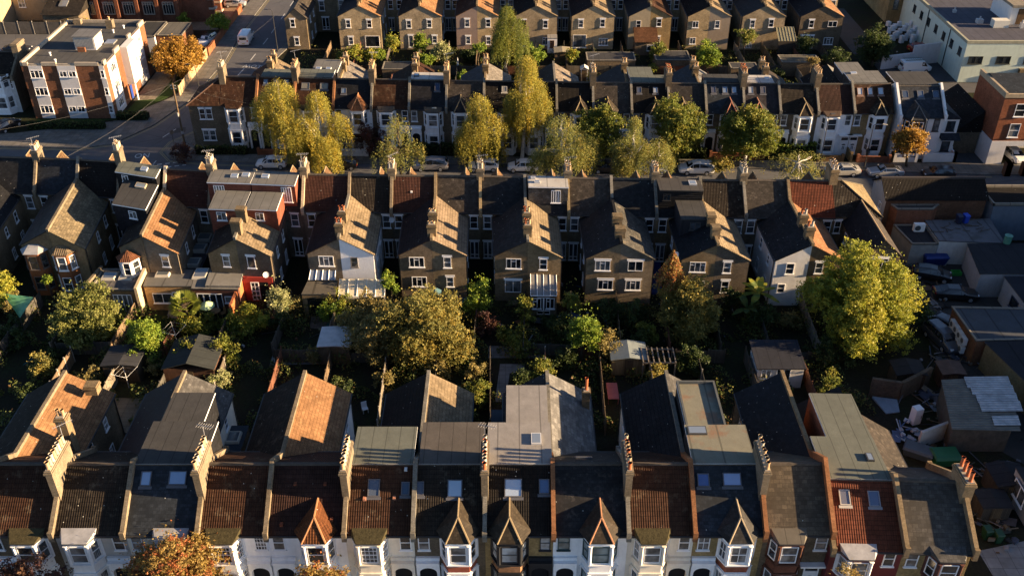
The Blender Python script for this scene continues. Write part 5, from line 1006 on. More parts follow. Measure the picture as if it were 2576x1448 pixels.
        mb = MB(); g = [(cx+(a-cx)*1.2, cy+(b-cy)*1.2, 5.2) for a, b in pl]; t0, t1 = (cx-.5, cy+.1, 5.75), (cx+.5, cy+.1, 5.75)
        mb.poly([g[0], g[1], t0]); mb.poly([g[1], g[2], t1, t0]); mb.poly([g[2], g[3], t1]); mb.poly(g[::-1]); obj('bay_roof', mb, rf_, r_)
    # back row outshots
    r_ = hs('white painted single-storey outshot'); x0, x1 = P(1378,110,2)[0], P(1399,110,2)[0]
    extbox(r_, 'outshot', [(x0,158.6), (x1+.2,158.6), (x1+.2,156.8), (x0,156.8)], 0, 2.6, plain((.78,.77,.75), .7, .3, .1, 2, .2), F_LT, 0); fr, _ = wallframe((x0,156.8), (x1,156.8)); window(r_, fr, .75, 1.6, .7, 1.2, 'case2', fm=plain((.15,.08,.04), .5, .3, .1, 2, 0))
    r_ = hs('over a brown tiled lean-to'); x0, x1 = P(1592,90,2)[0], P(1646,90,2)[0]
    mb = MB(); mb.box(x0, x1, 155.8, 158.6, 0, 2.3); obj('lean_to', mb, bkd, r_); mb = MB(); mb.hexa([(x0-.15,155.5,2.3),(x1+.15,155.5,2.3),(x1+.15,158.6,3.7),(x0-.15,158.6,3.7),(x0-.15,155.5,2.4),(x1+.15,155.5,2.4),(x1+.15,158.6,3.85),(x0-.15,158.6,3.85)]); obj('lean_to_roof', mb, tile((.16,.075,.04), None, .1), r_)
    fr, _ = wallframe((x0,155.8), (x1,155.8)); window(r_, fr, 2.6, 1.3, 1.3, 1.0, 'case2')
    r_ = hs('glass lean-to, back row'); x0, x1 = P(1944,90,2)[0], P(1988,90,2)[0]
    mb = MB(); mb.poly([(x0,158.7,3.9), (x1,158.7,3.9), (x1,155.6,2.5), (x0,155.6,2.5)], 0)
    for k in range(7): t = k/6; mb.tube([(x0+(x1-x0)*t,158.7,3.93), (x0+(x1-x0)*t,155.6,2.53)], .025, 4, 1)
    mb.box(x0, x1, 155.6, 155.7, 0, 2.5, 2); obj('lean_to', mb, [plain((.2,.19,.12), .4, .5, .2, 1, .3), plain((.3,.28,.2), .6, .3, .2, 2, .2), plain((.06,.05,.04), .7, .3, .3, 2, .3)], r_)
    # low side roofs between the front row's wings
    r_ = hs('new blue-grey slate roof'); extbox(r_, 'side_extension', [(-24.2,61.5), (-22.2,61.5), (-22.2,55), (-24.2,55)], 0, 3.0, bkd, felt((.06,.075,.095), 3), 0, [(-23.1,60.0,1.2,1.4), (-23.1,57.4,1.2,1.4)])
    r_ = hs('black painted bay'); extbox(r_, 'side_extension', [(-1.75,63.5), (.9,63.5), (.9,55), (-1.75,55)], 0, 3.0, bkd, felt((.06,.075,.095), 3), 0, [(.1,58,1.0,1.4)])
    for frag, p in (('slate roof, two rooflights', None),): pass
extensions()
# ------------------------------------------------------------ ground, road, pavements
def sheet(name, pts, z, m, label=None):
    mb = MB(); mb.poly([(x, y, z) for x, y in pts]); o = obj(name, mb, m); o['kind'] = 'structure'; o['label'] = label or name.replace('_', ' '); o['category'] = name.replace('_', ' '); return o
def slabs(name, pts, h, m, label=None):
    mb = MB(); mb.sweep([(x, y, -.05) for x, y in pts], [(x, y, h) for x, y in pts]); o = obj(name, mb, m); o['kind'] = 'structure'; o['label'] = label or name.replace('_', ' '); o['category'] = name; return o
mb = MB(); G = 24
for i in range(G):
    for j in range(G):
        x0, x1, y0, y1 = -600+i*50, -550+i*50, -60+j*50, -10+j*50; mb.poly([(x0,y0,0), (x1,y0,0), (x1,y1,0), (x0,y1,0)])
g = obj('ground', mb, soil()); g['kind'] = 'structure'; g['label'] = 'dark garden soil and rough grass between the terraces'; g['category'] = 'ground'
AS = asphalt(); PV = paving((.16,.15,.135), .9, .6); PVB = paving((.2,.16,.12), .6, .4)
kerbL = [(-46.6,196), (-46.9,183), (-47.5,168), (-47.0,152.7), (-48.4,137), (-51.2,128), (-54.9,122), (-58.9,120.6), (-72,121.2), (-130,124)]
kerbR = [(-33,196), (-37.6,166), (-39.7,156), (-42,140), (-43.6,128)]
road = kerbL+[(-130,108), (-60,106.5), (-46,105.5), (-40,104.6), (120,101.8), (120,111.6), (62,112.9), (44,114.1), (0,115.7), (-34,116.4), (-40.5,116.8), (-45.5,117.4), (-47.2,119.6), (-46.9,122.5), (-44.2,126.3)]+kerbR[::-1][1:]
rd = sheet('road', road, .004, AS, 'dark asphalt street junction and side street between the terraces')
sheet('front_street', [(-130,30), (120,30), (120,41.5), (-130,41.5)], .004, AS, 'asphalt street in front of the nearest row')
outL = [(-49.6,196), (-50.2,176.6), (-50.5,155), (-50.7,140.5), (-51.4,138), (-57.4,129.3), (-70,125.3), (-130,128)]
slabs('pavement', kerbL+outL[::-1], .12, PV, 'pavement curving in front of the flats')
slabs('pavement', [(-40.5,116.8), (-45.5,117.4), (-47.2,119.6), (-46.9,122.5), (-44.2,126.3), (-43.6,128), (-42,140), (-39.7,156), (-37.6,166), (-36.4,166), (-38.5,156), (-41.0,140), (-42.6,128), (-43.0,121.5), (-42.5,118.6), (-40,118.8), (0,118.0), (48,116.3), (120,115), (120,111.6), (62,112.9), (44,114.1), (0,115.7), (-34,116.4)], .12, PV, 'pavement along the far side of the street under the trees')
slabs('pavement', [(-130,108), (-60,106.5), (-46,105.5), (-40,104.6), (120,101.8), (120,99.6), (40,101.2), (-36,103.0), (-46,103.8), (-60,104.8), (-130,106)], .12, PV, 'pavement behind the middle row of houses')
slabs('pavement', [(-130,41.5), (120,41.5), (120,44), (-130,44)], .12, PV, 'pavement before the nearest row')
wl = plain((.55,.55,.53), .7, .3, .2, 3, .3); yl = plain((.3,.25,.12), .7, .3, .2, 3, .3)
def strip(a, b, w): a = Vector(a); b = Vector(b); d = (b-a).normalized(); n = Vector((-d.y, d.x))*w/2; return [a-n, b-n, b+n, a+n]
mb = MB()
def dash(a, b, on, off, w):
    a = Vector(a); b = Vector(b); d = (b-a).normalized(); L = (b-a).length; t = 0
    while t < L: mb.poly([(p.x, p.y, .009) for p in strip(a+d*t, a+d*min(t+on, L), w)]); t += on+off
for a, b in (((-42.3,164), (-43.2,150)), ((-43.2,150), (-45.0,134)), ((-45.0,134), (-49.5,122)), ((-41.4,192), (-42.3,164))): dash(a, b, 3, 4.5, .14)
for k in range(2): dash((-47.9+k*.5,115.6-k*1.0), (-43.6+k*.5,116.8-k*1.0), .6, .4, .2)
dash((-48.2,108.5), (-47.4,117), 1.0, .9, .12)
o = obj('lane_markings', mb, wl); tag(o, 'white dashed centre lines and give-way dashes painted on the road', 'road markings', None, 'structure')
mb = MB()
def offs(line, d):
    out = []
    for i, p in enumerate(line):
        a = Vector(line[max(i-1,0)]); b = Vector(line[min(i+1,len(line)-1)]); t = (b-a).normalized(); out.append((p[0]+t.y*d*-1, p[1]+t.x*d))
    return out
for d in (.25, .5):
    for ln_ in (offs(kerbL, d), offs([(-44.2,126.3), (-46.9,122.5), (-47.2,119.6), (-45.5,117.2), (-40.5,116.2), (-34,115.9)], -d), offs([(56,112.8), (62,112.7)], -d)):
        for a, b in zip(ln_, ln_[1:]): mb.poly([(p.x, p.y, .01) for p in strip(a, b, .1)])
tag(obj('yellow_lines', mb, yl), 'double yellow lines along the kerbs of the junction', 'road markings', None, 'structure')
for q, l in ((((-53,113), (-49,113.2), (-49.2,115), (-53.2,114.7)), 'darker tarmac patch by the junction'), (((-45.4,140), (-44.4,140), (-43.9,147), (-44.9,147)), 'long dark trench repair in the side road'), (((-62,116), (-58,116.3), (-58,117.4), (-62,117)), 'dark tarmac repair at the left of the junction'), (((-47.5,125.5), (-46,126), (-46.4,127.6), (-47.9,127.2)), 'small square repair at the road bend'), (((8,107), (16,106.8), (16,108), (8,108.2)), 'dark tarmac repair in the side street')):
    sheet('road_patch', q, .0065, asphalt((.05,.05,.052)), l)
for i, (x, y) in enumerate(((-51,117.5), (-46.5,131), (-44.8,152), (-41,110), (20,109))):
    mb = MB(); mb.tube([(x,y,.007), (x,y,.014)], .34, 14); tag(obj('manhole_cover', mb, plain((.05,.045,.04), .6, .4, .2, 8, .2)), ('round iron manhole cover in the junction', 'round manhole cover at the road bend', 'round manhole cover up the side road', 'round manhole cover in the street mouth', 'round manhole cover behind the middle row')[i], 'manhole cover')
def roadtext(txt, px, size, rz, label):
    cu = bpy.data.curves.new('t', 'FONT'); cu.body = txt; cu.size = size; cu.align_x = 'CENTER'; cu.align_y = 'CENTER'
    t = bpy.data.objects.new('t', cu); COL.objects.link(t); dg = bpy.context.evaluated_depsgraph_get(); me = bpy.data.meshes.new_from_object(t.evaluated_get(dg))
    bpy.data.objects.remove(t); p = P(*px, 0); o = bpy.data.objects.new('road_lettering', me); COL.objects.link(o); me.materials.clear(); me.materials.append(wl)
    o.location = (p[0], p[1], .011); o.rotation_euler = (0,0,rz); o.scale = (1, 1.5, 1); tag(o, label, 'road marking', None, 'structure')
roadtext('NO', (358,391), 1.25, PI+.15, 'white letters NO painted on the asphalt near the junction, upside down to the viewer')
roadtext('SLOW', (638,167), 1.2, PI-.12, 'white letters SLOW painted on the side road, upside down to the viewer')
sheet('lawn', [(-68.5,127.2), (-57.2,130.2), (-52.2,137.8), (-51.3,141), (-51.3,151), (-55.5,151), (-56.9,130.4), (-68.5,130.4)], .012, plain((.03,.055,.015), .95, .1, .4, 3, 0, .02), 'short grass in front of the flats')
sheet('path', [(-56.9,137), (-53.8,137.5), (-53.2,151), (-56.9,151)], .02, paving((.2,.17,.13), .5, .5), 'paved path beside the flats')
GRS = plain((.022,.042,.012), .95, .1, .4, 3, 0, .03)
sheet('lawn', q4([(300,790),(450,795),(440,850),(290,850)], 0), .012, GRS, 'small lawn below the yellow brick extensions')
for q, z, m, l in (([(690,880),(820,880),(815,915),(678,918)], .01, plain((.2,.2,.2), .9, .2, .35, 1, .5), 'pale concrete patio behind the dark wing roof'), ([(425,772),(500,772),(500,800),(420,800)], .014, paving((.22,.19,.16), .3, .3), 'grey patio below the palm'),
      ([(1230,870),(1358,870),(1358,900),(1228,900)], .01, paving((.17,.16,.155), .6, .6), 'paving strip in the middle gardens'), ([(1258,915),(1320,915),(1320,935),(1282,938),(1272,1010),(1245,1010)], .01, paving((.19,.185,.18), .6, .6), 'L-shaped paving by the square lawn'),
      ([(700,755),(745,755),(745,800),(680,800)], .012, paving((.13,.1,.08), .3, .3), 'small brick patio by the red wall'), ([(270,1000),(365,1002),(345,1090),(285,1085)], .012, paving((.2,.17,.12), .9, .6), 'tan paved yard beside the orange wing roof'),
      ([(785,775),(850,780),(845,830),(780,825)], .012, paving((.15,.12,.1), .3, .3), 'brown patio at the dark garden opening')):
    sheet('patio', q4(q, 0), z, m, l)
sheet('yard', [(41.8,62), (41.2,92), (43.5,96), (60,96), (60,74), (49,74), (45,58)], .012, asphalt((.05,.048,.046)), 'worn concrete parking yard on the right')
sheet('yard', [(58.8,146), (69.5,144), (69.5,154), (59,156)], .012, asphalt((.06,.06,.065)), 'dark yard behind the white wall')
sheet('yard', [(59,112.5), (62.5,112.5), (62.5,140), (100,140), (100,143.9), (59,144)], .012, asphalt((.07,.07,.075)), 'alley leading back to the mint green building')
sheet('yard', [(57,156), (62,156), (62,180), (57,180)], .012, asphalt((.06,.055,.05)), 'rough parking ground at the top right')
sheet('yard', q4([(2460,1385),(2576,1360),(2620,1448),(2530,1500)], 0), .012, paving((.23,.23,.23), 1.0, 1.0), 'pale paved yard at the bottom right')
sheet('yard', [(-130,152), (-70,152), (-70,166), (-130,166)], .01, AS, 'parking area left of the flats')
sheet('forecourt', [(-58,164.5), (-50.3,164.5), (-50,190), (-53,190), (-58,172)], .012, paving((.26,.17,.11), .3, .3), 'warm brick forecourt of the church')
# ------------------------------------------------------------ trees and shrubs
NR = np.random.default_rng(5)
def leafmesh(name, Cn, size, mats, mi, parent, narrow=.6, up=.5, ext=None):
    n = len(Cn); o0 = ORG[parent.name]
    nr = NR.normal(size=(n,3)); nr[:,2] += up; nr /= np.linalg.norm(nr, axis=1)[:,None]
    a = np.cross(nr, NR.normal(size=(n,3))); a /= np.linalg.norm(a, axis=1)[:,None]; b = np.cross(nr, a)
    s = (size*(.65+.7*NR.random(n)))[:,None]; c = Cn-np.array(o0)
    V = np.stack([c-a*s, c-b*s*narrow+nr*s*.15, c+a*s, c+b*s*narrow+nr*s*.15], 1).reshape(-1, 3).astype(np.float32)
    me = bpy.data.meshes.new(name); me.vertices.add(4*n); me.vertices.foreach_set('co', V.ravel())
    me.loops.add(4*n); me.loops.foreach_set('vertex_index', np.arange(4*n, dtype=np.int32))
    me.polygons.add(n); me.polygons.foreach_set('loop_start', np.arange(0, 4*n, 4, dtype=np.int32)); me.polygons.foreach_set('loop_total', np.full(n, 4, dtype=np.int32))
    for m in mats: me.materials.append(m)
    me.polygons.foreach_set('material_index', mi.astype(np.int32)); me.update(calc_edges=True)
    o = bpy.data.objects.new(name, me); COL.objects.link(o); o.parent = parent; ORG[o.name] = o0; return o
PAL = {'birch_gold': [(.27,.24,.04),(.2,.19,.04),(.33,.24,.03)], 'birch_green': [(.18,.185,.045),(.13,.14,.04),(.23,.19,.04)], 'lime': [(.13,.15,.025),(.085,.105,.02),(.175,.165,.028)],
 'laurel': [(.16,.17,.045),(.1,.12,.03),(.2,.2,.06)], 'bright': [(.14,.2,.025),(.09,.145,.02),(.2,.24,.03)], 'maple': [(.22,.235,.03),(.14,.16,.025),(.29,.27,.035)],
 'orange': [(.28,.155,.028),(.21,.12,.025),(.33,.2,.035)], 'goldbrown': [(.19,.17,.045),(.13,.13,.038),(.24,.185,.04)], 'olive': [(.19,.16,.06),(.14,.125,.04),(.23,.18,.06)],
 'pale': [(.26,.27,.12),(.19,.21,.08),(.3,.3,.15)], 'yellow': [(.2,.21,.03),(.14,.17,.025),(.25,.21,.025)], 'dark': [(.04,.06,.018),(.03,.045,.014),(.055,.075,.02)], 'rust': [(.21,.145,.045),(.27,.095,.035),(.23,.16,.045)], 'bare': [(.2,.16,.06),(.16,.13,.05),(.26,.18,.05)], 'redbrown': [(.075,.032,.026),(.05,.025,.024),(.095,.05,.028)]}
def limb(mb, a, b, r0, r1, n=5, sag=.12):
    a, b = Vector(a), Vector(b); L = (b-a).length; pts = []
    for i in range(5): t = i/4; p = a.lerp(b, t); p += Vector((R.uniform(-1,1), R.uniform(-1,1), R.uniform(-.5,1)))*L*.05*(1 if 0 < i < 4 else 0); pts.append(p)
    mb.tube(pts, [r0+(r1-r0)*i/4 for i in range(5)], n)
def tree(label, cat, kind, Y, xl, xr, top, bot, style='round', name=None, base=None, dens=1.0, size=None, group=None, bk_=None, zmin=.15):
    r_w = 1.13 if style == 'weep' else 1; xc = (xl+xr)/2; c = PY(xc, (top+bot)/2, Y); d = Y*cT+(CH-c[2])*sT; k = d/F
    r = (xr-xl)/2*k*r_w; hh = (bot-top)/2*k; rz = math.sqrt(max(hh*hh-(r*sT*.9)**2, (.35*hh)**2))/cT
    cz = max(c[2], zmin+rz*.75); X = c[0]
    if base: bp = P(*base, 0); bx, by = bp[0], bp[1]
    else: bx, by = X, Y
    root = thing(name or ('shrub' if cat == 'shrub' else 'tree'), label, cat, (bx, by, 0), group)
    sz = (size or (.07+.00042*Y))*(.8 if style == 'weep' else 1); pal = [leafm(sc(c_, 1.15)) for c_ in PAL[kind]]
    Cs = []; Ms = []; ends = []
    vol = (r*r*rz)**(1/3); nl = int(min(70, max(9, 6+14*vol)))
    if style in ('round', 'loose', 'upright'):
        for i in range(nl):
            v = NR.normal(size=3); v /= np.linalg.norm(v); f = (.35+.6*NR.random()) if i > 3 else .2
            if style == 'upright': v[2] = abs(v[2])*1.0-.4
            lc = np.array([X, Y, cz])+v*np.array([r, r, rz])*f*(.95 if style != 'loose' else 1.05)
            lr = (.17+.2*NR.random())*min(r, rz*1.2)*(.8 if style == 'loose' else 1)
            area = 4*PI*lr*lr; n = int(dens*area/(sz*sz)*.62)+12; n = min(n, 4200)
            nc = max(4, n//16); u = NR.normal(size=(nc,3)); u /= np.linalg.norm(u, axis=1)[:,None]; q = (.45+.65*NR.random(nc)**.6)[:,None]
            jit = 1+.3*np.sin(u[:,0:1]*5+i)*np.sin(u[:,1:2]*6+2*i)
            cc = lc+u*q*lr*jit*np.array([1, 1, .82]); n = nc*16; pts = np.repeat(cc, 16, axis=0)+NR.normal(size=(n,3))*sz*1.35*np.array([1,1,.7]); Cs.append(pts); ends.append(lc)
            mm = np.repeat(NR.choice(3, size=nc, p=[.6,.25,.15] if i % 3 else [.3,.15,.55]), 16); Ms.append(mm)
        n = int(dens*r*r*4/(sz)); n = min(n, 1500); u = NR.normal(size=(n,3)); u /= np.linalg.norm(u, axis=1)[:,None]
        Cs.append(np.array([X,Y,cz])+u*np.array([r,r,rz])*(.75+.33*NR.random((n,1)))); Ms.append(NR.choice(3, size=n))
    elif style == 'weep':
        K = 7; pl = [(0.0, 0.0, 1.0)]+[(math.cos(q)*.6+R.uniform(-.15,.15), math.sin(q)*.6+R.uniform(-.15,.15), R.uniform(.2,.85)) for q in [2*PI*i/(K-1)+R.random() for i in range(K-1)]]
        for (ox, oy, hz) in pl:
            px_, py_, pr_ = X+ox*r, Y+oy*r, r*R.uniform(.38,.66); ptop = cz+rz*(hz*1.7-.72); ends.append(np.array([px_, py_, ptop-.4]))
            for i in range(int(34*dens*max(.7, r/2.2))):
                t = math.sqrt(NR.random()); an = NR.random()*2*PI; ox2, oy2 = math.cos(an)*pr_*t, math.sin(an)*pr_*t
                z0 = ptop-pr_*1.1*t*t*(.6+.5*NR.random()); L = min((.3+.7*NR.random()**1.5)*rz*(.5+.6*t), max(.4, z0-(cz-rz)))
                n = int(L/.04)+5; q = np.linspace(0, 1, n); sw = NR.normal(size=2)*.16
                pts = np.stack([px_+ox2*(1+.15*q)+sw[0]*q, py_+oy2*(1+.15*q)+sw[1]*q, z0-L*q],1)+NR.normal(size=(n,3))*(.09+.12*(1-q))[:,None]
                Cs.append(pts); Ms.append(np.full(n, NR.choice(3, p=[.45,.35,.2])))
            n = int(260*dens); u = NR.normal(size=(n,3)); u /= np.linalg.norm(u, axis=1)[:,None]; Cs.append(np.array([px_,py_,ptop-pr_*.6])+u*np.array([pr_*.9,pr_*.9,pr_*.7])*(.5+.5*NR.random((n,1)))); Ms.append(NR.choice(3, size=n))
    elif style == 'cone':
        n = int(4200*dens); t = NR.random(n)**.6; an = NR.random(n)*2*PI; rr_ = r*t*(.6+.45*NR.random(n))*(1+.25*np.sin(an*7+t*9)); z = cz+rz-2*rz*t
        Cs.append(np.stack([X+np.cos(an)*rr_, Y+np.sin(an)*rr_, z],1)); Ms.append(NR.choice(3, size=n)); ends.append(np.array([X,Y,cz+rz*.8]))
    Cc_ = np.concatenate(Cs); Mm = np.concatenate(Ms); ok = Cc_[:,2] > .05
    leafmesh('crown', Cc_[ok], sz, pal, Mm[ok], root, .38 if style == 'weep' else .62, .5)
    bm_ = bk_ or bark(); mb = MB(); tr = max(.07, .045*vol+.05)
    zc = cz-rz*.35 if style != 'cone' else cz
    if style == 'weep':
        for e in ends: limb(mb, (X*.9+bx*.1, Y*.9+by*.1, cz-rz*.2), tuple(e), tr*.55, tr*.14, 5)
    if zc > .4:
        mid = (X*.85+bx*.15, Y*.85+by*.15, zc); limb(mb, (bx, by, -.1), mid, tr*1.25, tr*.75, 7)
        for e in ends[::max(1, len(ends)//9)]: limb(mb, mid, tuple(e), tr*.5, tr*.15, 4)
    else:
        for e in ends[::max(1, len(ends)//6)]: limb(mb, (bx, by, -.05), tuple(e), tr*.5, tr*.15, 4)
    obj('trunk', mb, bm_, root); return root
WB = plain((.5,.47,.42), .8, .2, .5, 5, .5)
st = 'street trees'
tree('golden weeping birch, left half of the pair before the white fronted glazed porch house', 'tree', 'birch_gold', 115.3, 650, 775, 208, 405, 'weep', 'birch_tree', (800,420), 1.5, bk_=WB, group=st)
tree('golden weeping birch, right half of the pair before the white fronted glazed porch house', 'tree', 'birch_gold', 114.8, 745, 866, 236, 432, 'weep', 'birch_tree', (803,424), 1.4, bk_=WB, group=st)
tree('small dull drooping birch above the grey estate car', 'tree', 'birch_green', 104.8, 950, 1058, 292, 432, 'weep', 'birch_tree', None, .45, group=st)
tree('brightest yellow birch, standing left of the tallest street birch', 'tree', 'birch_gold', 115.4, 1150, 1262, 243, 428, 'weep', 'birch_tree', (1208,432), 1.25, bk_=WB, group=st)
tree('tallest street birch with white trunk in front of the hidden house', 'tree', 'birch_gold', 117.5, 1272, 1378, 152, 350, 'weep', 'birch_tree', (1312,410), 1.7, bk_=WB, group=st)
tree('tall garden birch between the street houses and the back row', 'tree', 'lime', 139, 1232, 1318, 24, 158, 'weep', 'birch_tree', (1278,190), 1.3, bk_=WB)
tree('drooping olive birch over the chimney right of the tallest birch', 'tree', 'birch_green', 104.6, 1343, 1482, 288, 440, 'weep', 'birch_tree', None, 1.1, bk_=WB, group=st)
tree('dark green street tree between the drooping birch and the white-branched birch', 'tree', 'lime', 115.3, 1445, 1570, 256, 400, 'round', 'lime_tree', (1497,415), .8, group=st)
tree('thin yellow birch with bare white branches on its right', 'tree', 'birch_green', 104.5, 1545, 1640, 298, 440, 'weep', 'birch_tree', None, 1.2, bk_=WB, group=st)
tree('low sprawling birch behind the chimney beside the white-branched birch', 'tree', 'birch_green', 104.6, 1610, 1700, 345, 436, 'weep', 'birch_tree', None, .7, bk_=WB, group=st)
tree('rounded lime tree in front of the turret with white left flank', 'tree', 'lime', 115.3, 1632, 1780, 245, 402, 'round', 'lime_tree', (1700,415), 1.0, group=st)
tree('wide yellow-green lime tree with pale trunk, right of the orange bush', 'tree', 'lime', 114.8, 1812, 1962, 272, 405, 'round', 'lime_tree', (1872,420), 1.0, bk_=WB, group=st)
tree('sparse browning birch behind the rightmost brick chimney', 'tree', 'birch_green', 104.4, 1940, 2078, 372, 440, 'weep', 'birch_tree', None, .6, bk_=WB, group=st)
tree('small orange street tree with bare trunk before the detached white house', 'tree', 'orange', 114.9, 2244, 2334, 308, 395, 'upright', 'street_tree', (2281,420), 1.2, group=st)
tree('clipped orange bush beside the white estate car', 'shrub', 'goldbrown', 113.8, 1762, 1852, 388, 442, 'round', None, None, 1.0)
tree('dark red-leaved tree right of the glazed porch', 'tree', 'redbrown', 118.2, 893, 975, 300, 400, 'loose', 'tree', None, .6)
tree('round orange autumn tree beside the block of flats', 'tree', 'orange', 146.5, 385, 514, 88, 190, 'round', 'tree', (438,207), 1.3)
tree('yellowing bush behind the block of flats', 'tree', 'goldbrown', 154, 150, 240, 46, 112, 'round', 'tree', None, .9)
tree('dark round bush beside the forecourt wall', 'shrub', 'bright', 166, 519, 578, 33, 78, 'round')
tree('small ivy bush at the church buttress', 'shrub', 'bright', 171, 442, 478, 34, 60, 'round')
tree('reddish climbing shrub against the flats side wall', 'shrub', 'goldbrown', 147.5, 362, 384, 125, 185, 'upright')
tree('red-brown hedge at the road corner beside the round sign', 'shrub', 'redbrown', 117.5, 424, 500, 365, 418, 'loose', None, None, .7)
for a in (('spiky yellow-green cordyline shrub behind the slate dormer roofs', 'yellow', 147, 866, 922, 110, 152, 'loose'), ('low orange-yellow bush beside the cordyline shrub', 'yellow', 147, 918, 948, 122, 156, 'round'),
          ('dark bush left of the yellow-topped tree in the far gardens', 'bright', 148, 940, 975, 122, 150, 'round'), ('yellow-topped green tree below the brown wing roof of the back row', 'yellow', 150, 962, 1012, 78, 140, 'upright'),
          ('round dark green tree right of the yellow-topped tree', 'bright', 151, 1034, 1078, 85, 132, 'round'), ('silvery pale bush in the far gardens', 'pale', 149, 1086, 1138, 100, 162, 'round'), ('low green bush below the silvery pale bush', 'bright', 147, 1050, 1095, 134, 165, 'loose'),
          ('spreading green bush right of the tall garden birch', 'bright', 146, 1300, 1372, 112, 168, 'loose'), ('yellow shrub beside the small white garden shed', 'yellow', 148, 1420, 1455, 122, 155, 'round'), ('dark green bush below the brown tiled lean-to', 'lime', 151, 1630, 1682, 104, 160, 'round'),
          ('bright green bush behind the red-potted chimney', 'bright', 147.5, 1745, 1812, 105, 172, 'round'), ('small bushy tree before the white glazed garden doors', 'lime', 154, 1853, 1902, 70, 112, 'loose'), ('rusty clump on the flat mossy garden roof', 'bare', 142, 2030, 2062, 142, 160, 'loose'),
          ('tall dark tree before the stacked white fridges', 'dark', 151, 2160, 2250, 66, 165, 'round'), ('ivy-dark bush below the right end back row house', 'dark', 153, 2000, 2050, 85, 130, 'round'), ('dark bush left of the detached white house gardens', 'dark', 146, 2070, 2140, 120, 165, 'round'), ('small green bush right of the silvery bush', 'bright', 149, 1180, 1225, 105, 135, 'loose')):
    tree(a[0], 'shrub', a[1], a[2], a[3], a[4], a[5], a[6], a[7])
for a in (('yellow-green tree cut by the left edge above the green sail shade', 'maple', 81.5, -40, 36, 672, 765, 'round', 'tree'), ('olive shrubs at the left edge beside the green sail shade', 'olive', 82, -30, 62, 752, 830, 'round', 'shrub'), ('dark bushes at the left edge below the sail shade', 'dark', 77, -30, 90, 820, 900, 'loose', 'shrub'),
          ('large round laurel tree left of the lawn', 'laurel', 77.5, 133, 294, 716, 890, 'round', 'tree'), ('bright green upright bay tree beside the washing line', 'bright', 74.2, 314, 420, 796, 962, 'upright', 'tree'), ('yellow-orange shrub below the red garden wall', 'yellow', 78.5, 572, 670, 772, 862, 'round', 'shrub'),
          ('pale willow-leaved bush beside the red wall doorway', 'pale', 81, 666, 740, 694, 815, 'upright', 'tree'), ('yellow-green shrub at the dark garden opening', 'bright', 80.5, 800, 864, 752, 822, 'loose', 'shrub'), ('large olive tree in the middle of the gardens', 'olive', 76.0, 848, 1075, 738, 915, 'round', 'tree'),
          ('large golden-brown cherry tree right of the olive tree', 'goldbrown', 74.8, 965, 1182, 765, 980, 'round', 'tree'), ('green leafy tree beside the plain brick gable', 'bright', 81.5, 1165, 1244, 688, 805, 'round', 'tree'), ('brown twiggy shrub below the green leafy tree', 'redbrown', 78.5, 1195, 1262, 782, 848, 'loose', 'shrub'),
          ('ivy covered column of leaves right of the conservatory', 'lime', 80.5, 1413, 1462, 712, 838, 'upright', 'tree'), ('dark shrubs left of the conservatory', 'lime', 79.5, 1300, 1345, 750, 850, 'loose', 'shrub'), ('bright green feathery tree above the pale grey flat roof', 'bright', 74.5, 1415, 1512, 822, 985, 'upright', 'tree'),
          ('dull green tree right of the feathery tree', 'olive', 73.8, 1485, 1562, 850, 955, 'loose', 'tree'), ('wide golden garden tree below the rusty conifer', 'goldbrown', 78.5, 1645, 1818, 690, 870, 'round', 'tree'), ('huge yellow-green maple on the right', 'maple', 77, 2040, 2300, 634, 925, 'round', 'tree'),
          ('small yellow shrub by the red fence at lower left', 'goldbrown', 71.5, 75, 138, 880, 965, 'loose', 'shrub'), ('dark green round shrub left of the concrete patio', 'lime', 73.5, 532, 612, 862, 948, 'round', 'shrub'), ('pink and yellow rose shrub behind the grey dormer roof', 'pale', 69.5, 520, 585, 930, 978, 'loose', 'shrub'),
          ('thin green vine tree on the white fence pole', 'olive', 70.5, 1175, 1232, 905, 992, 'loose', 'tree'), ('ivy on the fence beside the polycarbonate lean-to', 'bright', 83, 962, 1002, 678, 742, 'loose', 'shrub'), ('yellow-green shrub by the bare pergola', 'goldbrown', 70.5, 1628, 1678, 912, 962, 'loose', 'shrub'),
          ('dark undergrowth below the huge maple', 'dark', 74, 2020, 2150, 860, 950, 'loose', 'shrub'), ('dark bush right of the huge maple', 'dark', 79, 2270, 2345, 745, 830, 'loose', 'shrub'), ('small bright bush beside the leftmost brick bay', 'bright', 84.5, 104, 134, 690, 712, 'round', 'shrub'), ('yellow and green shrub below the palm', 'yellow', 78.2, 436, 504, 790, 840, 'loose', 'shrub'),
          ('dark shrubs beside the green parasol', 'lime', 79.2, 505, 570, 795, 840, 'loose', 'shrub'), ('dim grey-green shrubs in the shaded garden behind the dark wing pair', 'dark', 79, 1560, 1620, 770, 870, 'loose', 'shrub'), ('dark shrub left of the low pergola', 'dark', 76, 1585, 1635, 830, 880, 'round', 'shrub'), ('orange-tinted shrub in the dark lower left garden', 'lime', 73, 440, 500, 850, 900, 'loose', 'shrub'),
          ('shaded ivy between gable and banana plant', 'dark', 82, 1815, 1870, 720, 790, 'loose', 'shrub'), ('dim leafy shrubs by the white rendered wing', 'dark', 79, 1880, 1960, 760, 830, 'loose', 'shrub')):
    tree(a[0], a[8], a[1], a[2], a[3], a[4], a[5], a[6], a[7])
tree('rusty brown conifer rising above the golden garden tree', 'tree', 'rust', 80.0, 1648, 1734, 624, 720, 'cone', 'conifer_tree', None, .9)
tree('orange and red autumn street tree at the bottom left', 'tree', 'rust', 44.2, 290, 596, 1330, 1580, 'round', 'street_tree', None, 1.25, size=.085)
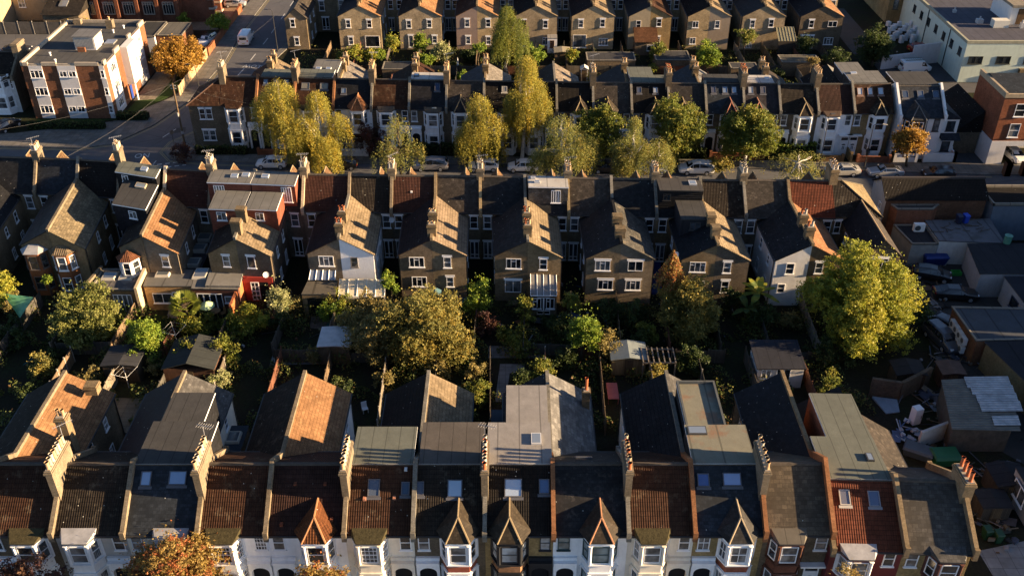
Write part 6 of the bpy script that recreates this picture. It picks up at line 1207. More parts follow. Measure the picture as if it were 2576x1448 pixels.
tree('rusty orange street tree tips at the bottom before the turret house', 'tree', 'rust', 43.6, 728, 885, 1385, 1560, 'upright', 'street_tree', None, .7, size=.085)
tree('dark purple-leaved tree at the bottom left corner', 'tree', 'redbrown', 43.6, -30, 150, 1395, 1540, 'loose', 'street_tree', None, .7, size=.085)
tree('bare brown twigs at the bottom before the dark red house', 'tree', 'bare', 43.6, 2075, 2215, 1408, 1540, 'loose', 'street_tree', None, .25, size=.07)
def palm(label, px, Y, top, n, L, cols, name, cat):
    c = PY(px[0], px[1], Y); root = thing(name, label, cat, (c[0], Y, 0)); h = max(.8, c[2]); mb = MB(); fr = [MB(), MB()]
    for i in range(n):
        an = i*2.4+R.random(); el = R.uniform(-.1, 1.2); d = Vector((math.cos(an)*math.cos(el), math.sin(an)*math.cos(el), math.sin(el))); o = Vector((c[0], Y, h)); a = d.cross(Vector((0,0,1))).normalized(); up = a.cross(d)
        if name == 'palm_tree':
            tip = o+d*L*.5; mb.tube([o, tip], .02, 4)
            for j in range(13):
                t = (j-6)/6*1.25; e = tip+(d*math.cos(t)+a*math.sin(t))*L*.55-Vector((0,0,.12*abs(t))); w = a*math.cos(t)*.05-d*math.sin(t)*.05; fr[j % 2].poly([tip, e-(e-tip)*.4+w*1.5, e, e-(e-tip)*.4-w*1.5])
        else:
            pts = [o+d*L*s-Vector((0,0,L*.35*s*s)) for s in (0,.3,.6,.85,1)]; ws_ = (.06,.26,.32,.2,.02)
            for k in range(4): fr[k % 2].poly([pts[k]-a*ws_[k], pts[k+1]-a*ws_[k+1], pts[k+1]+a*ws_[k+1], pts[k]+a*ws_[k]])
    mb.tube([(c[0],Y,0), (c[0],Y,h)], [.14,.1], 7); obj('trunk', mb, bark(), root)
    m_ = MB(); m_.v = fr[0].v+fr[1].v; m_.f = fr[0].f+[tuple(i+len(fr[0].v) for i in f) for f in fr[1].f]; m_.m = [0]*len(fr[0].f)+[1]*len(fr[1].f); obj('fronds', m_, [leafm(c_) for c_ in cols], root)
palm('fan palm on the patio left of the green parasol', (466,770), 79.6, 0, 24, 1.7, ((.2,.22,.03),(.13,.16,.025)), 'palm_tree', 'palm')
palm('banana plant with torn yellow leaves beside the white rendered wing', (1908,735), 81.5, 0, 12, 2.3, ((.24,.24,.03),(.12,.17,.03)), 'banana_plant', 'plant')
palm('smaller dark banana plant below the torn yellow banana leaves', (1880,775), 80, 0, 9, 2.0, ((.05,.08,.02),(.07,.1,.02)), 'banana_plant', 'plant')
# ------------------------------------------------------------ hedges, fences, walls
def hedge(label, x0, x1, y0, y1, h, kind):
    root = thing('hedge', label, 'hedge', ((x0+x1)/2, (y0+y1)/2, 0)); n = int((x1-x0)*(y1-y0+2*h)*22); n = min(max(n, 300), 9000)
    p = NR.random((n,3))*np.array([x1-x0, y1-y0, h])+np.array([x0,y0,0]); f = NR.random(n) < .5; p[f,2] = h*(.92+.14*NR.random(f.sum())); g = (~f) & (NR.random(n) < .7); p[g,1] = y0+NR.normal(size=g.sum())*.06
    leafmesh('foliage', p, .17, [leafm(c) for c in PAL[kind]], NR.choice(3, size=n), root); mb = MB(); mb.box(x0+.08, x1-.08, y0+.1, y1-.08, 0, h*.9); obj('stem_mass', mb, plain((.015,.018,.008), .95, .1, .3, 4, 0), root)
hedge('dark clipped hedge along the pavement before the flats', -57, -52.4, 129.6, 131, 1.0, 'dark')
hedge('long low hedge on the roadside edge of the flats lawn', -68.5, -57.5, 126.6, 127.4, 1.0, 'dark')
hedge('front garden hedge of the corner house across the street', -42.6, -35.5, 118.5, 119.4, 1.1, 'dark')
hedge('dark front hedge under the brightest birch', -14, -1.5, 118.2, 119.3, 1.6, 'dark')
hedge('front hedge under the dark street tree and white-branched birch', 4, 26, 117.8, 118.8, 1.3, 'dark')
hedge('bushy green front hedge left of the white fronted house', 34, 40.5, 117.4, 119.0, 2.0, 'bright')
TMB = [boards((.17,.12,.075)), boards((.11,.09,.07)), boards((.2,.17,.13)), boards((.15,.065,.04)), boards((.08,.075,.065))]
def fence(label, a, b, h, m, step=1.83, group='garden fences', conc=False):
    a = Vector(a); b = Vector(b); L = (b-a).length; d = (b-a)/L; n = Vector((-d.y, d.x)); root = thing('fence', label, 'fence', ((a.x+b.x)/2, (a.y+b.y)/2, 0), group)
    k = max(1, round(L/step)); mb = MB()
    for i in range(k):
        p, q = a+d*(L*i/k+.06), a+d*(L*(i+1)/k-.06); z = h*(.95+.08*R.random()); w = n*.025; mb.hexa([(p.x-w.x,p.y-w.y,.05), (q.x-w.x,q.y-w.y,.05), (q.x+w.x,q.y+w.y,.05), (p.x+w.x,p.y+w.y,.05), (p.x-w.x,p.y-w.y,z), (q.x-w.x,q.y-w.y,z), (q.x+w.x,q.y+w.y,z), (p.x+w.x,p.y+w.y,z)])
    obj('fence_panel', mb, m, root)
    for i in range(k+1): p = a+d*(L*i/k); mb = MB(); mb.box(p.x-.055, p.x+.055, p.y-.055, p.y+.055, 0, h+.14); obj('post', mb, plain((.3,.28,.25), .9, .2, .2, 4, .3) if conc else m, root)
ORD = ['first','second','third','fourth','fifth','sixth','seventh','eighth','ninth','tenth','eleventh','twelfth','thirteenth','fourteenth','fifteenth','sixteenth','seventeenth','eighteenth','nineteenth','twentieth']
xA = [p[0].x for p in rowA]+[27.35]
for i, x in enumerate(xA): fence(f'{ORD[i]} from the left of the timber fences running back from the nearest row', (x, 63.4 if i % 2 else 63.6), (x+R.uniform(-.3,.3), 74.0), 1.75, TMB[i*7 % 5], conc=i % 3 == 0)
for i, p in enumerate(rowB[1:19]):
    x = p[0].x; yb = 83.4 if i else 85.5; fence(f'{ORD[i]} from the left of the timber fences running down from the middle row', (x, yb), (x-.3, 74.7), 1.7, TMB[2 if i == 0 else (i*3+1) % 5])
for k, i in enumerate((0,2,3,6,7,9,11,12,14,16)): yj = 74.35+R.uniform(-.9,.9); fence(f'{ORD[k]} from the left of the end fences between the nearest and middle gardens', (rowB[i+1][0].x+.1, yj), (rowB[i+2][0].x-.1, yj+R.uniform(-.3,.3)), R.uniform(1.2,1.7), TMB[(1,4,3,1,4)[k % 5]])
for i, p in enumerate(rowD[:-1]): fence(f'{ORD[i]} from the left of the timber fences running down from the back row', (p[0].x, 158), (p[0].x, 147.5), 1.6, TMB[(i*3) % 5], 2.6)
for i, p in enumerate(rowC[2:18]): fence(f'{ORD[i]} from the left of the timber fences behind the far street side', (p[0].x, 134), (p[0].x, 146.6), 1.6, TMB[(i*3+2) % 5], 2.6)
for i in range(0, 17): fence(f'{ORD[i]} from the left of the end fences behind the back row gardens', (rowD[i][0].x+.1, 147), (rowD[i+1][0].x-.1, 147), 1.6, TMB[(i*2+1) % 5], 2.6)
fence('pale boarded fence along the pavement beside the round orange tree', (-50.3,138.5), (-50.25,154.5), 1.7, boards((.42,.3,.18)), 2.0, None)
fence('tall concrete panel fence with posts behind the parked cars at top left', (-106,165.8), (-76,166.2), 2.2, plain((.1,.09,.08), .9, .2, .3, 1.5, .4), 2.6, None, True)
tag(obj('boundary_wall', *wallmesh([((-50.4,155.5), (-50.2,178))], 1.2, .3, brick((.26,.1,.05)))), 'low red brick wall beside the forecourt and white van', 'wall')
tag(obj('boundary_wall', *wallmesh([((-57.2,164.8), (-50.6,164.8))], 1.1, .3, brick((.1,.06,.04)))), 'dark brick wall behind the white car with black roof', 'wall')
tag(obj('yard_wall', *wallmesh([((59.3,149.6), (64.6,151.2))], 2.1, .25, plain((.62,.6,.6), .7, .3, .12, 1.5, .3), False)), 'lower white painted wall behind the white van with ladders', 'wall')
tag(obj('yard_wall', *wallmesh([((64.6,151.2), (69.4,152.6))], 3.3, .25, plain((.62,.6,.6), .7, .3, .12, 1.5, .3), False)), 'taller white painted wall joining the mint green building', 'wall')
tag(obj('front_wall', *wallmesh([((40.6,116.6), (43.8,116.6))], .9, .22, brick((.2,.12,.06)))), 'low brick front wall of the white fronted house', 'wall')
tag(obj('front_wall', *wallmesh([((45.8,116.4), (49.9,116.2))], .95, .22, brick((.24,.1,.06)))), 'low red brick front wall of the yellow brick house', 'wall')
tag(obj('front_wall', *wallmesh([((44.9,116.5), (44.9,118.9))], 1.2, .2, brick((.26,.18,.09)))), 'stepped brick wall between the two front gardens', 'wall')
tag(obj('front_wall', *wallmesh([((-26,118.4), (-19.5,118.3))], .9, .3, white())), 'white balustraded front wall under the glazed porch', 'wall')
for i, (a, b) in enumerate((((-34,118.6), (-27,118.5)), ((-18.5,118.2), (-14.5,118.1)), ((26.5,117.6), (33.5,117.3)))): tag(obj('front_wall', *wallmesh([(a, b)], .85, .22, brick((.22,.09,.05)))), ('low brick front wall beside the golden birch pair', 'low brick front wall under the small dull birch', 'low brick front wall beneath the wide lime tree')[i], 'wall')
tag(obj('gate_pier', *wallmesh([((64.0,112.9), (64.05,112.9))], 1.5, .5, brick((.2,.09,.05)))), 'left brick gate pier before the red brick corner building', 'gate pier')
tag(obj('gate_pier', *wallmesh([((66.2,112.9), (66.25,112.9))], 1.5, .5, brick((.2,.09,.05)))), 'right brick gate pier before the red brick corner building', 'gate pier')
def gporch():
    r_ = hs('orange turret and glazed porch'); x0, x1 = -23.0, -19.8; mb = MB(); mb.box(x0, x1, 119.0, 120.6, 0, .7); mb.hexa([(x0-.1,118.8,2.5),(x1+.1,118.8,2.5),(x1+.1,120.7,3.2),(x0-.1,120.7,3.2),(x0-.1,118.8,2.6),(x1+.1,118.8,2.6),(x1+.1,120.7,3.35),(x0-.1,120.7,3.35)], 1); mb.box(x0, x0+.12, 119, 120.6, .7, 2.5); mb.box(x1-.12, x1, 119, 120.6, .7, 2.5); obj('glazed_porch', mb, [white(), T_RED], r_)
    fr, L = wallframe((x0,119.0), (x1,119.0)); window(r_, fr, .85, 1.6, 1.5, 1.7, 'sash2'); window(r_, fr, 2.4, 1.6, 1.5, 1.7, 'sash2')
gporch()

for i in range(38):
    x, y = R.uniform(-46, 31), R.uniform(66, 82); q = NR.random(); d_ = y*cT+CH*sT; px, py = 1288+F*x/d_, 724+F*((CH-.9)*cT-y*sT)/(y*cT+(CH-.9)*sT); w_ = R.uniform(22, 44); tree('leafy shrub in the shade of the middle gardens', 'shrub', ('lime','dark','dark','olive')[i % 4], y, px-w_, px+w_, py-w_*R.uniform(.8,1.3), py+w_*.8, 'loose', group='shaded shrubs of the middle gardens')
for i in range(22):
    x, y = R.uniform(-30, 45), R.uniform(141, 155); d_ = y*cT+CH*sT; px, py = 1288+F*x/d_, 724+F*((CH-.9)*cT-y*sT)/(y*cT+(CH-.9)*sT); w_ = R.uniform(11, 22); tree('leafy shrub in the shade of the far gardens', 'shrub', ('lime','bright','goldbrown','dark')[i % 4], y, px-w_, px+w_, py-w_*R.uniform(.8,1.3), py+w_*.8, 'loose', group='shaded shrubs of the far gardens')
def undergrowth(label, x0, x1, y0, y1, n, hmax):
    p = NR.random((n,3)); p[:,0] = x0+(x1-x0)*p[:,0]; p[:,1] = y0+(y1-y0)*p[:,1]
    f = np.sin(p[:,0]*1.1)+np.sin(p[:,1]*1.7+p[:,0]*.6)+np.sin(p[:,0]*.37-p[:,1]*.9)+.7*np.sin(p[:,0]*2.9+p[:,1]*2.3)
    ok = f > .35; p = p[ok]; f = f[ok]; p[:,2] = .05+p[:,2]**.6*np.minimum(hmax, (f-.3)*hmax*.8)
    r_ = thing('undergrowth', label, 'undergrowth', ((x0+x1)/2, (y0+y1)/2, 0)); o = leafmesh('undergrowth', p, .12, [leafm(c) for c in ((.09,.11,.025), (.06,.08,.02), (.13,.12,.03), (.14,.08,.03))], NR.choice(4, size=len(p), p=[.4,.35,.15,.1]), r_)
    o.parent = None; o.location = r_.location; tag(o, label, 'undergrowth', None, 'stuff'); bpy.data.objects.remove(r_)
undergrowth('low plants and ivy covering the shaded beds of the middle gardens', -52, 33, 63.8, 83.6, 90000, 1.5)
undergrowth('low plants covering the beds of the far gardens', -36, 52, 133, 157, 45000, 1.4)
# ------------------------------------------------------------ vehicles
STY = {'hatch': [(-2.0,.70,.42,.78,.6,.95),(-1.92,.82,.28,.9,.66,1.15),(-1.5,.87,.22,.94,.6,1.41),(-.3,.89,.2,.93,.63,1.49),(.4,.89,.2,.9,.62,1.42),(1.1,.88,.2,.87,.78,.98),(1.75,.84,.24,.72,.7,.84),(2.02,.68,.35,.6,.55,.66)],
 'estate': [(-2.3,.72,.42,.85,.6,1.0),(-2.22,.84,.28,.98,.66,1.25),(-1.9,.9,.22,1.0,.62,1.56),(-.3,.92,.2,1.0,.66,1.66),(.55,.92,.2,.98,.64,1.58),(1.3,.91,.2,.97,.8,1.1),(2.05,.86,.26,.82,.72,.95),(2.3,.7,.36,.66,.55,.72)],
 'sedan': [(-2.3,.68,.42,.82,.58,.9),(-2.2,.84,.3,.9,.74,1.0),(-1.75,.88,.22,.93,.76,1.06),(-1.0,.9,.2,.93,.6,1.4),(.2,.9,.2,.92,.62,1.42),(1.0,.9,.2,.89,.78,1.0),(1.95,.84,.25,.75,.7,.86),(2.25,.68,.36,.62,.55,.68)],
 'van': [(-2.45,.86,.4,1.1,.76,1.85),(-2.4,.93,.28,1.15,.82,1.93),(-1.5,.95,.22,1.15,.84,1.97),(.6,.95,.22,1.15,.84,1.97),(1.1,.95,.22,1.12,.8,1.9),(1.75,.94,.22,1.05,.82,1.22),(2.25,.86,.3,.85,.74,1.0),(2.42,.72,.4,.7,.6,.75)]}
TYRE = None
def car(label, cat, x, y, rz, style, col, metal=0.0, group=None, roofcol=None, name='car', z=0.0):
    S = STY[style]; root = local_thing(name, label, cat, (x, y, z), rz, group)
    pm = paint(col, .3, metal); gm = glassm((.012,.015,.02), .06)
    mb = MB(); n = len(S); rings = []
    for (X, w, zb, zl, wt, zt) in S:
        half = [(w*.86, zb), (w*.99, zb+.16), (w, zl*.72), (w*.955, zl), (wt, zt-.06), (wt*.72, zt)]
        rings.append([(X, a, b) for a, b in half]+[(X, -a, b) for a, b in half[::-1]])
    m = len(rings[0])
    for i in range(n-1):
        for j in range(m):
            k = (j+1) % m; mb.poly([rings[i][j], rings[i][k], rings[i+1][k], rings[i+1][j]], 1 if (roofcol and j in (4,5,6) and 2 <= i < n-4) else 0)
    mb.poly(rings[0]); mb.poly(rings[-1][::-1]); obj('body', mb, [pm, paint(roofcol, .25)] if roofcol else [pm], root, smooth=False)
    def off(p, d): return (p[0]+d[0], p[1]+d[1], p[2]+d[2])
    L_ = lambda a, b, t: tuple(a[i]+(b[i]-a[i])*t for i in range(3))
    i0, i1 = {'hatch': (1,4), 'estate': (1,4), 'sedan': (2,4), 'van': (3,4)}[style]
    for s in (1, -1):
        A = [r_[3] if s > 0 else r_[m-4] for r_ in rings]; Bq = [r_[4] if s > 0 else r_[m-5] for r_ in rings]; mb = MB(); e = (0, .012*s, .004)
        lo = [off(L_(A[i], Bq[i], .1), e) for i in range(n)]; hi = [off(L_(A[i], Bq[i], .92), e) for i in range(n)]
        if style == 'van': mb.poly([lo[3], lo[4], hi[4], hi[3]]); mb.poly([lo[4], L_(lo[4], lo[5], .75), hi[4]])
        else:
            a, b = i0, i1; mid = (a+b)//2 if style != 'sedan' else 3
            if style == 'sedan': mb.poly([L_(lo[2], lo[3], .3), lo[3], hi[3]])
            else: mb.poly([L_(lo[1], lo[2], .4), lo[2], hi[2]])
            st_ = 3 if style == 'sedan' else 2
            for i in range(st_, b): mb.poly([off(lo[i], (.03,0,0)), off(lo[i+1], (-.03,0,0)), off(hi[i+1], (-.03,0,0)), off(hi[i], (.03,0,0))])
            mb.poly([off(lo[b], (.02,0,0)), L_(lo[b], lo[b+1], .8), L_(hi[b], hi[b+1], .05)])
        obj('side_window', mb, gm, root)
    w0 = 4; a, b = rings[w0], rings[w0+1]; up = (.012, 0, .012); tt = lambda p, q, t: off(L_(p, q, t), up)
    mb = MB(); mb.poly([tt(a[4], b[4], .08), tt(a[5], b[5], .08), tt(a[6], b[6], .08), tt(a[7], b[7], .08), tt(a[7], b[7], .93), tt(a[6], b[6], .93), tt(a[5], b[5], .93), tt(a[4], b[4], .93)]); obj('windscreen', mb, gm, root)
    r0, r1 = {'hatch': (2,1), 'estate': (2,1), 'sedan': (3,2), 'van': (1,0)}[style]; a, b = rings[r0], rings[r1]; up = (-.014, 0, .012); mb = MB()
    if style == 'van': mb.poly([(S[0][0]-.012, .6, 1.15), (S[0][0]-.012, -.6, 1.15), (S[0][0]-.012, -.6, 1.6), (S[0][0]-.012, .6, 1.6)])
    else: mb.poly([tt(a[4], b[4], .1), tt(a[5], b[5], .1), tt(a[6], b[6], .1), tt(a[7], b[7], .1), tt(a[7], b[7], .9), tt(a[6], b[6], .9), tt(a[5], b[5], .9), tt(a[4], b[4], .9)])
    obj('rear_window', mb, gm, root)
    tm = plain((.018,.018,.018), .85, .2, .1, 2, 0); rm = plain((.35,.35,.36), .35, .6, .1, 4, .2); ax = (1.28, -1.28) if style != 'van' else (1.45, -1.35)
    for X in ax:
        for s in (1, -1):
            mb = MB(); yo = S[3][1]*s; mb.tube([(X, yo-.2*s, .32), (X, yo+.015*s, .32)], .32, 16); wv = obj('wheel', mb, tm, root); mb = MB(); mb.tube([(X, yo+.0*s, .32), (X, yo+.025*s, .32)], .21, 12); obj('rim', mb, rm, wv)
    for s in (1, -1):
        mb = MB(); f = S[-2]; mb.box(f[0]-.12, f[0]+.2, s*f[1]*.62-.16, s*f[1]*.62+.16, f[3]-.12, f[3]+.04); obj('headlight', mb, plain((.6,.62,.64), .15, .7, .05, 2, 0), root)
        mb = MB(); f = S[0]; zz = f[3]-.02 if style != 'van' else 1.0; mb.box(f[0]-.02, f[0]+.12, s*f[1]*.86-.12, s*f[1]*.86+.12, zz-.14, zz+.1); obj('tail_light', mb, plain((.3,.012,.01), .25, .6, .05, 2, 0), root)
        mb = MB(); f = S[4]; mb.box(f[0]+.35, f[0]+.5, s*f[1]*1.0-.02, s*(f[1]+.2), f[3]+.02, f[3]+.17); obj('wing_mirror', mb, pm, root)
    mb = MB(); mb.box(S[0][0]-.03, S[0][0]+.05, -.26, .26, .5, .61); obj('number_plate', mb, plain((.5,.42,.08), .5, .4, .05, 2, 0), root)
    return root
cg = 'cars parked along the far kerb'
WHT = (.7,.7,.7); SIL = (.42,.42,.42); BLK = (.012,.012,.014)
kerb = lambda x: 116.4-(x+34)*.0295 if x < 44 else 114.1-(x-44)*.066
def parked(px, label, style, col, metal=0, py=428, **k):
    x = P(px, py, .7)[0]; return car(label, 'car', x, kerb(x)-1.05, PI+R.uniform(-.03,.03), style, col, metal, cg, **k)
parked(680, 'white hatchback parked left of the golden birch pair', 'hatch', WHT, py=415)
parked(1083, 'grey estate car parked below the black-slated house', 'estate', (.32,.32,.34), .6, py=418)
parked(1216, 'white hatchback half hidden under the brightest yellow birch', 'hatch', WHT, py=420)
parked(1316, 'white hatchback in full view right of the tallest birch trunk', 'hatch', WHT, py=422)
parked(858, 'black car under the golden birch pair', 'hatch', BLK, py=418)
parked(1530, 'black car in deep shade under the dark street tree', 'sedan', BLK, py=424)
parked(1640, 'white hatchback hidden behind the tall chimney and sprawling birch', 'hatch', WHT, py=424)
parked(1752, 'white estate car beside the clipped orange bush', 'estate', WHT, py=424)
parked(2122, 'pearl silver saloon behind the rightmost brick chimney', 'sedan', (.5,.48,.43), .4, py=432)
parked(2230, 'light grey saloon with black roof under the orange street tree', 'sedan', (.45,.46,.48), .5, roofcol=BLK, py=434)
parked(2360, 'black hatchback at the right end of the parked street cars', 'hatch', BLK, py=432)
car('white panel van driving up the side road', 'van', -45.6, 162.3, PI/2+.03, 'van', WHT, name='van')
car('white car with black roof parked on the forecourt', 'car', -52.0, 161.3, -PI/2-.2, 'estate', WHT, roofcol=BLK)
car('silver car at the top edge beyond the church forecourt', 'car', *P(592,10,.5)[:2], .1, 'hatch', SIL, .5)
car('black car at the top edge beyond the church forecourt', 'car', *P(548,4,.5)[:2], .1, 'hatch', BLK)
car('white car cut by the left edge behind the pale terrace chimney', 'car', -87.5, 156.0, .1, 'estate', WHT)
car('black car parked by the concrete fence at top left', 'car', -82.6, 157.3, .05, 'sedan', BLK)
car('dark car on the front drive of the white terrace at the left edge', 'car', *P(18,316,.5)[:2], 1.2, 'hatch', BLK)
v = car('white van with roof ladders behind the tall white party wall', 'van', 64.4, 148.6, .12, 'van', WHT, name='van')
mb = MB()
for s in (-.45, .45): mb.tube([(-2.1, s-.1, 2.12), (1.0, s-.1, 2.12)], .035, 5); mb.tube([(-2.1, s+.15, 2.12), (1.0, s+.15, 2.12)], .035, 5)
for i in range(9): mb.tube([(-2.0+i*.36, -.6, 2.11), (-2.0+i*.36, .6, 2.11)], .022, 4)
lad = obj('ladder_rack', mb, plain((.16,.2,.18), .5, .4, .1, 2, 0), v)
car('white car parked inside the white carport of the red brick corner building', 'car', P(2540,378,.6)[0], 117.6, -PI/2+.1, 'hatch', WHT)
car('small red car beside the stacked white fridges', 'car', *P(2314,122,.5)[:2], .2, 'hatch', (.16,.01,.012))
car('black hatchback in the right yard, nose toward the green crate', 'car', 45.7, 88.7, -.32, 'hatch', BLK)
car('black saloon in the right yard above the dusty grey roof', 'car', 46.9, 84.9, -.1, 'sedan', BLK)
car('dark grey car in shadow beside the huge maple, rear of the two', 'car', *P(2368,806,.8)[:2], 2.2, 'hatch', (.05,.055,.065))
car('dark blue-grey car in shadow beside the huge maple, front of the two', 'car', *P(2372,845,.8)[:2], -1.3, 'estate', (.06,.065,.08))
# ------------------------------------------------------------ street furniture
MET = plain((.03,.03,.03), .5, .4, .1, 3, .1)
def lamp(label, x, y, h, arm, d, old=False):
    root = thing('street_lamp', label, 'street lamp', (x, y, 0)); d = Vector((d[0], d[1], 0)).normalized(); mb = MB()
    mb.tube([(x,y,0), (x,y,1.2)], .09, 8); mb.tube([(x,y,1.2), (x,y,h)], [.06,.05], 8); t = Vector((x,y,h)); obj('pole', mb, MET, root)
    mb = MB(); mb.tube([t, t+d*arm*.3+Vector((0,0,.25)), t+d*arm+Vector((0,0,.3))], .035, 6); obj('arm', mb, MET, root)
    mb = MB(); e = t+d*(arm+.25)+Vector((0,0,.28)); n = Vector((-d.y,d.x,0)); mb.hexa([e-d*.3-n*.12-Vector((0,0,.06)), e+d*.3-n*.09-Vector((0,0,.04)), e+d*.3+n*.09-Vector((0,0,.04)), e-d*.3+n*.12-Vector((0,0,.06)), e-d*.3-n*.12+Vector((0,0,.06)), e+d*.3-n*.09+Vector((0,0,.03)), e+d*.3+n*.09+Vector((0,0,.03)), e-d*.3+n*.12+Vector((0,0,.06))]); obj('lamp_head', mb, plain((.45,.4,.3) if old else (.05,.05,.05), .4, .4, .1, 2, 0), root)
lamp('dark street lamp on the pavement corner left of the brown hipped roof house', -47.4, 139.2, 4.6, .9, (-1,0))
lamp('dark street lamp at the roadside below the corner house of the back row', -39.2, 157.2, 7.0, .7, (-1,0))
lamp('swan-neck street lamp with pale head before the yellow brick house', P(2183,440,0)[0], 114.6, 6.2, 1.1, (1,-.3), True)
lamp('tall dark street lamp before the white fronted house', P(2075,445,0)[0], 115.2, 7.2, .25, (1,.2))
lamp('pale street lamp above the black-slated house with flat bay', P(1112,390,0)[0], 116.2, 7.6, .3, (-1,0), True)
def pole():
    x, y = -44.6, 120.95; root = thing('telegraph_pole', 'wooden telegraph pole with fanned wires at the road junction', 'telegraph pole', (x, y, 0)); mb = MB(); mb.tube([(x,y,0), (x,y,9.3)], [.15,.11], 9); obj('pole', mb, plain((.13,.09,.055), .9, .2, .4, 5, .4), root)
    mb = MB()
    for z in (8.9, 8.5): mb.box(x-.35, x+.35, y-.05, y+.05, z, z+.1)
    mb.tube([(x-.05,y-.14,4.6), (x-.05,y-.14,5.2)], .12, 6); mb.tube([(x,y,2.1), (x,y,2.5)], .17, 8); obj('bracket', mb, plain((.3,.3,.3), .5, .4, .1, 2, 0), root)
    for i, q in enumerate(((-69,130.6,8), (-57.3,131,7.5), (-62,108,8.6), (-38.5,121.3,5.8), (-51,100,8.8), (-39,158,6), (-33,97.5,8.6), (-28.9,121,5.8))):
        a, b = Vector((x,y,9.2)), Vector(q); mb = MB(); mb.tube([a.lerp(b, t)-Vector((0,0,1.2*math.sin(PI*t)*.6)) for t in (0,.2,.4,.6,.8,1)], .008, 3); tag(obj('overhead_wire', mb, plain((.12,.12,.12), .6, .3, .1, 2, 0)), ('wire from the telegraph pole to the near corner of the flats', 'wire from the telegraph pole to the right corner of the flats', 'wire from the telegraph pole to the leftmost middle row roofs', 'wire from the telegraph pole to the hipped corner house', 'wire from the telegraph pole toward the blue-slated house', 'wire from the telegraph pole up the side road', 'wire from the telegraph pole to the twin dormers', 'wire from the telegraph pole along the far house fronts')[i], 'wire')
pole()
def sign():
    p = P(441,376,0); root = thing('road_sign', 'round road sign seen from behind on a grey post at the junction', 'road sign', p); x, y = p[0], p[1]; mb = MB(); mb.tube([(x,y,0), (x,y,2.9)], .04, 6); obj('post', mb, MET, root); mb = MB(); mb.tube([(x,y,2.55), (x+.02,y-.02,2.55)], .33, 16); d = obj('disc', mb, plain((.06,.06,.065), .5, .4, .1, 2, 0), root)
sign()
def person():
    p = P(2168,383,0); x, y = p[0], 117.6
    root = thing('person', 'person in black clothes standing in the front garden of the yellow brick house', 'person', (x, y, 0))
    V = [(0,0,.95),(0,0,1.2),(0,.01,1.42),(0,-.01,1.53),(0,-.02,1.66),(-.17,0,1.4),(-.23,.02,1.12),(-.21,-.12,.92),(.17,0,1.4),(.24,.02,1.12),(.22,-.1,.9),(-.09,0,.9),(-.11,-.02,.5),(-.11,.02,.09),(-.12,-.13,.04),(.09,0,.9),(.12,.0,.5),(.13,.04,.09),(.15,-.11,.04),(-.2,-.17,.84),(.21,-.15,.82)]
    E = [(0,1),(1,2),(2,3),(3,4),(2,5),(5,6),(6,7),(7,19),(2,8),(8,9),(9,10),(10,20),(0,11),(11,12),(12,13),(13,14),(0,15),(15,16),(16,17),(17,18)]
    r_ = [.15,.14,.15,.06,.1,.075,.055,.045,.075,.055,.045,.1,.075,.05,.045,.1,.075,.05,.045,.03,.03]
    me = bpy.data.meshes.new('body'); me.from_pydata(V, E, []); o = bpy.data.objects.new('body', me); COL.objects.link(o); mo = o.modifiers.new('s', 'SKIN'); o.modifiers.new('d', 'SUBSURF').render_levels = 1
    for i, v_ in enumerate(me.skin_vertices[0].data): v_.radius = (r_[i], r_[i]*.85)
    me.skin_vertices[0].data[0].use_root = True; dg = bpy.context.evaluated_depsgraph_get(); m2 = bpy.data.meshes.new_from_object(o.evaluated_get(dg)); bpy.data.objects.remove(o)
    b = bpy.data.objects.new('body', m2); COL.objects.link(b); b.parent = root; m2.materials.clear(); m2.materials.append(plain((.012,.012,.014), .8, .2, .1, 3, 0)); m2.materials.append(plain((.35,.22,.16), .6, .3, .1, 3, 0))
    for f in m2.polygons: f.material_index = 1 if (1.52 < f.center.z < 1.72 or f.center.z < .88 and f.center.z > .78 and abs(f.center.x) > .16) else 0
    mb = MB(); mb.tube([(x,y+.0,1.66+.05), (x,y+.01,1.77)], [.11,.06], 8); obj('hair', mb, plain((.02,.015,.012), .8, .2, .1, 3, 0), root)
person()
# ------------------------------------------------------------ small things in gardens and yards
def binx(label, x, y, z, rz, col, group=None):
    root = local_thing('wheelie_bin', label, 'wheelie bin', (x, y, z), rz, group); m = plain(col, .5, .4, .1, 2, .1); mb = MB(); mb.sweep([(-.22,-.24,.06), (.22,-.24,.06), (.22,.24,.06), (-.22,.24,.06)], [(-.29,-.33,.98), (.29,-.33,.98), (.29,.33,.98), (-.29,.33,.98)]); obj('body', mb, m, root)
    mb = MB(); mb.hexa([(-.31,-.36,.985),(.31,-.36,.985),(.31,.38,.985),(-.31,.38,.985),(-.27,-.3,1.06),(.27,-.3,1.06),(.27,.36,1.1),(-.27,.36,1.1)]); obj('lid', mb, m, root)
    for s in (-1, 1): mb = MB(); mb.tube([(s*.2,.28,.1), (s*.27,.28,.1)], .1, 10); obj('wheel', mb, MET, root)
binx('bright blue wheelie bin standing on the pale grey flat roof', 51.2, 95.4, 3.02, .2, (.02,.06,.4)); binx('dark blue wheelie bin beside the bright blue one on the pale flat roof', 50.4, 95.3, 3.02, .1, (.015,.02,.05))
for i, (px, z) in enumerate((((2478,1352),0), ((2506,1362),0))): p = P(*px, 0); binx(('left', 'right')[i]+' dark green wheelie bin by the paved yard at the bottom right', p[0], p[1], 0, .1, (.012,.05,.02))
p = P(2300,815-0,0); 
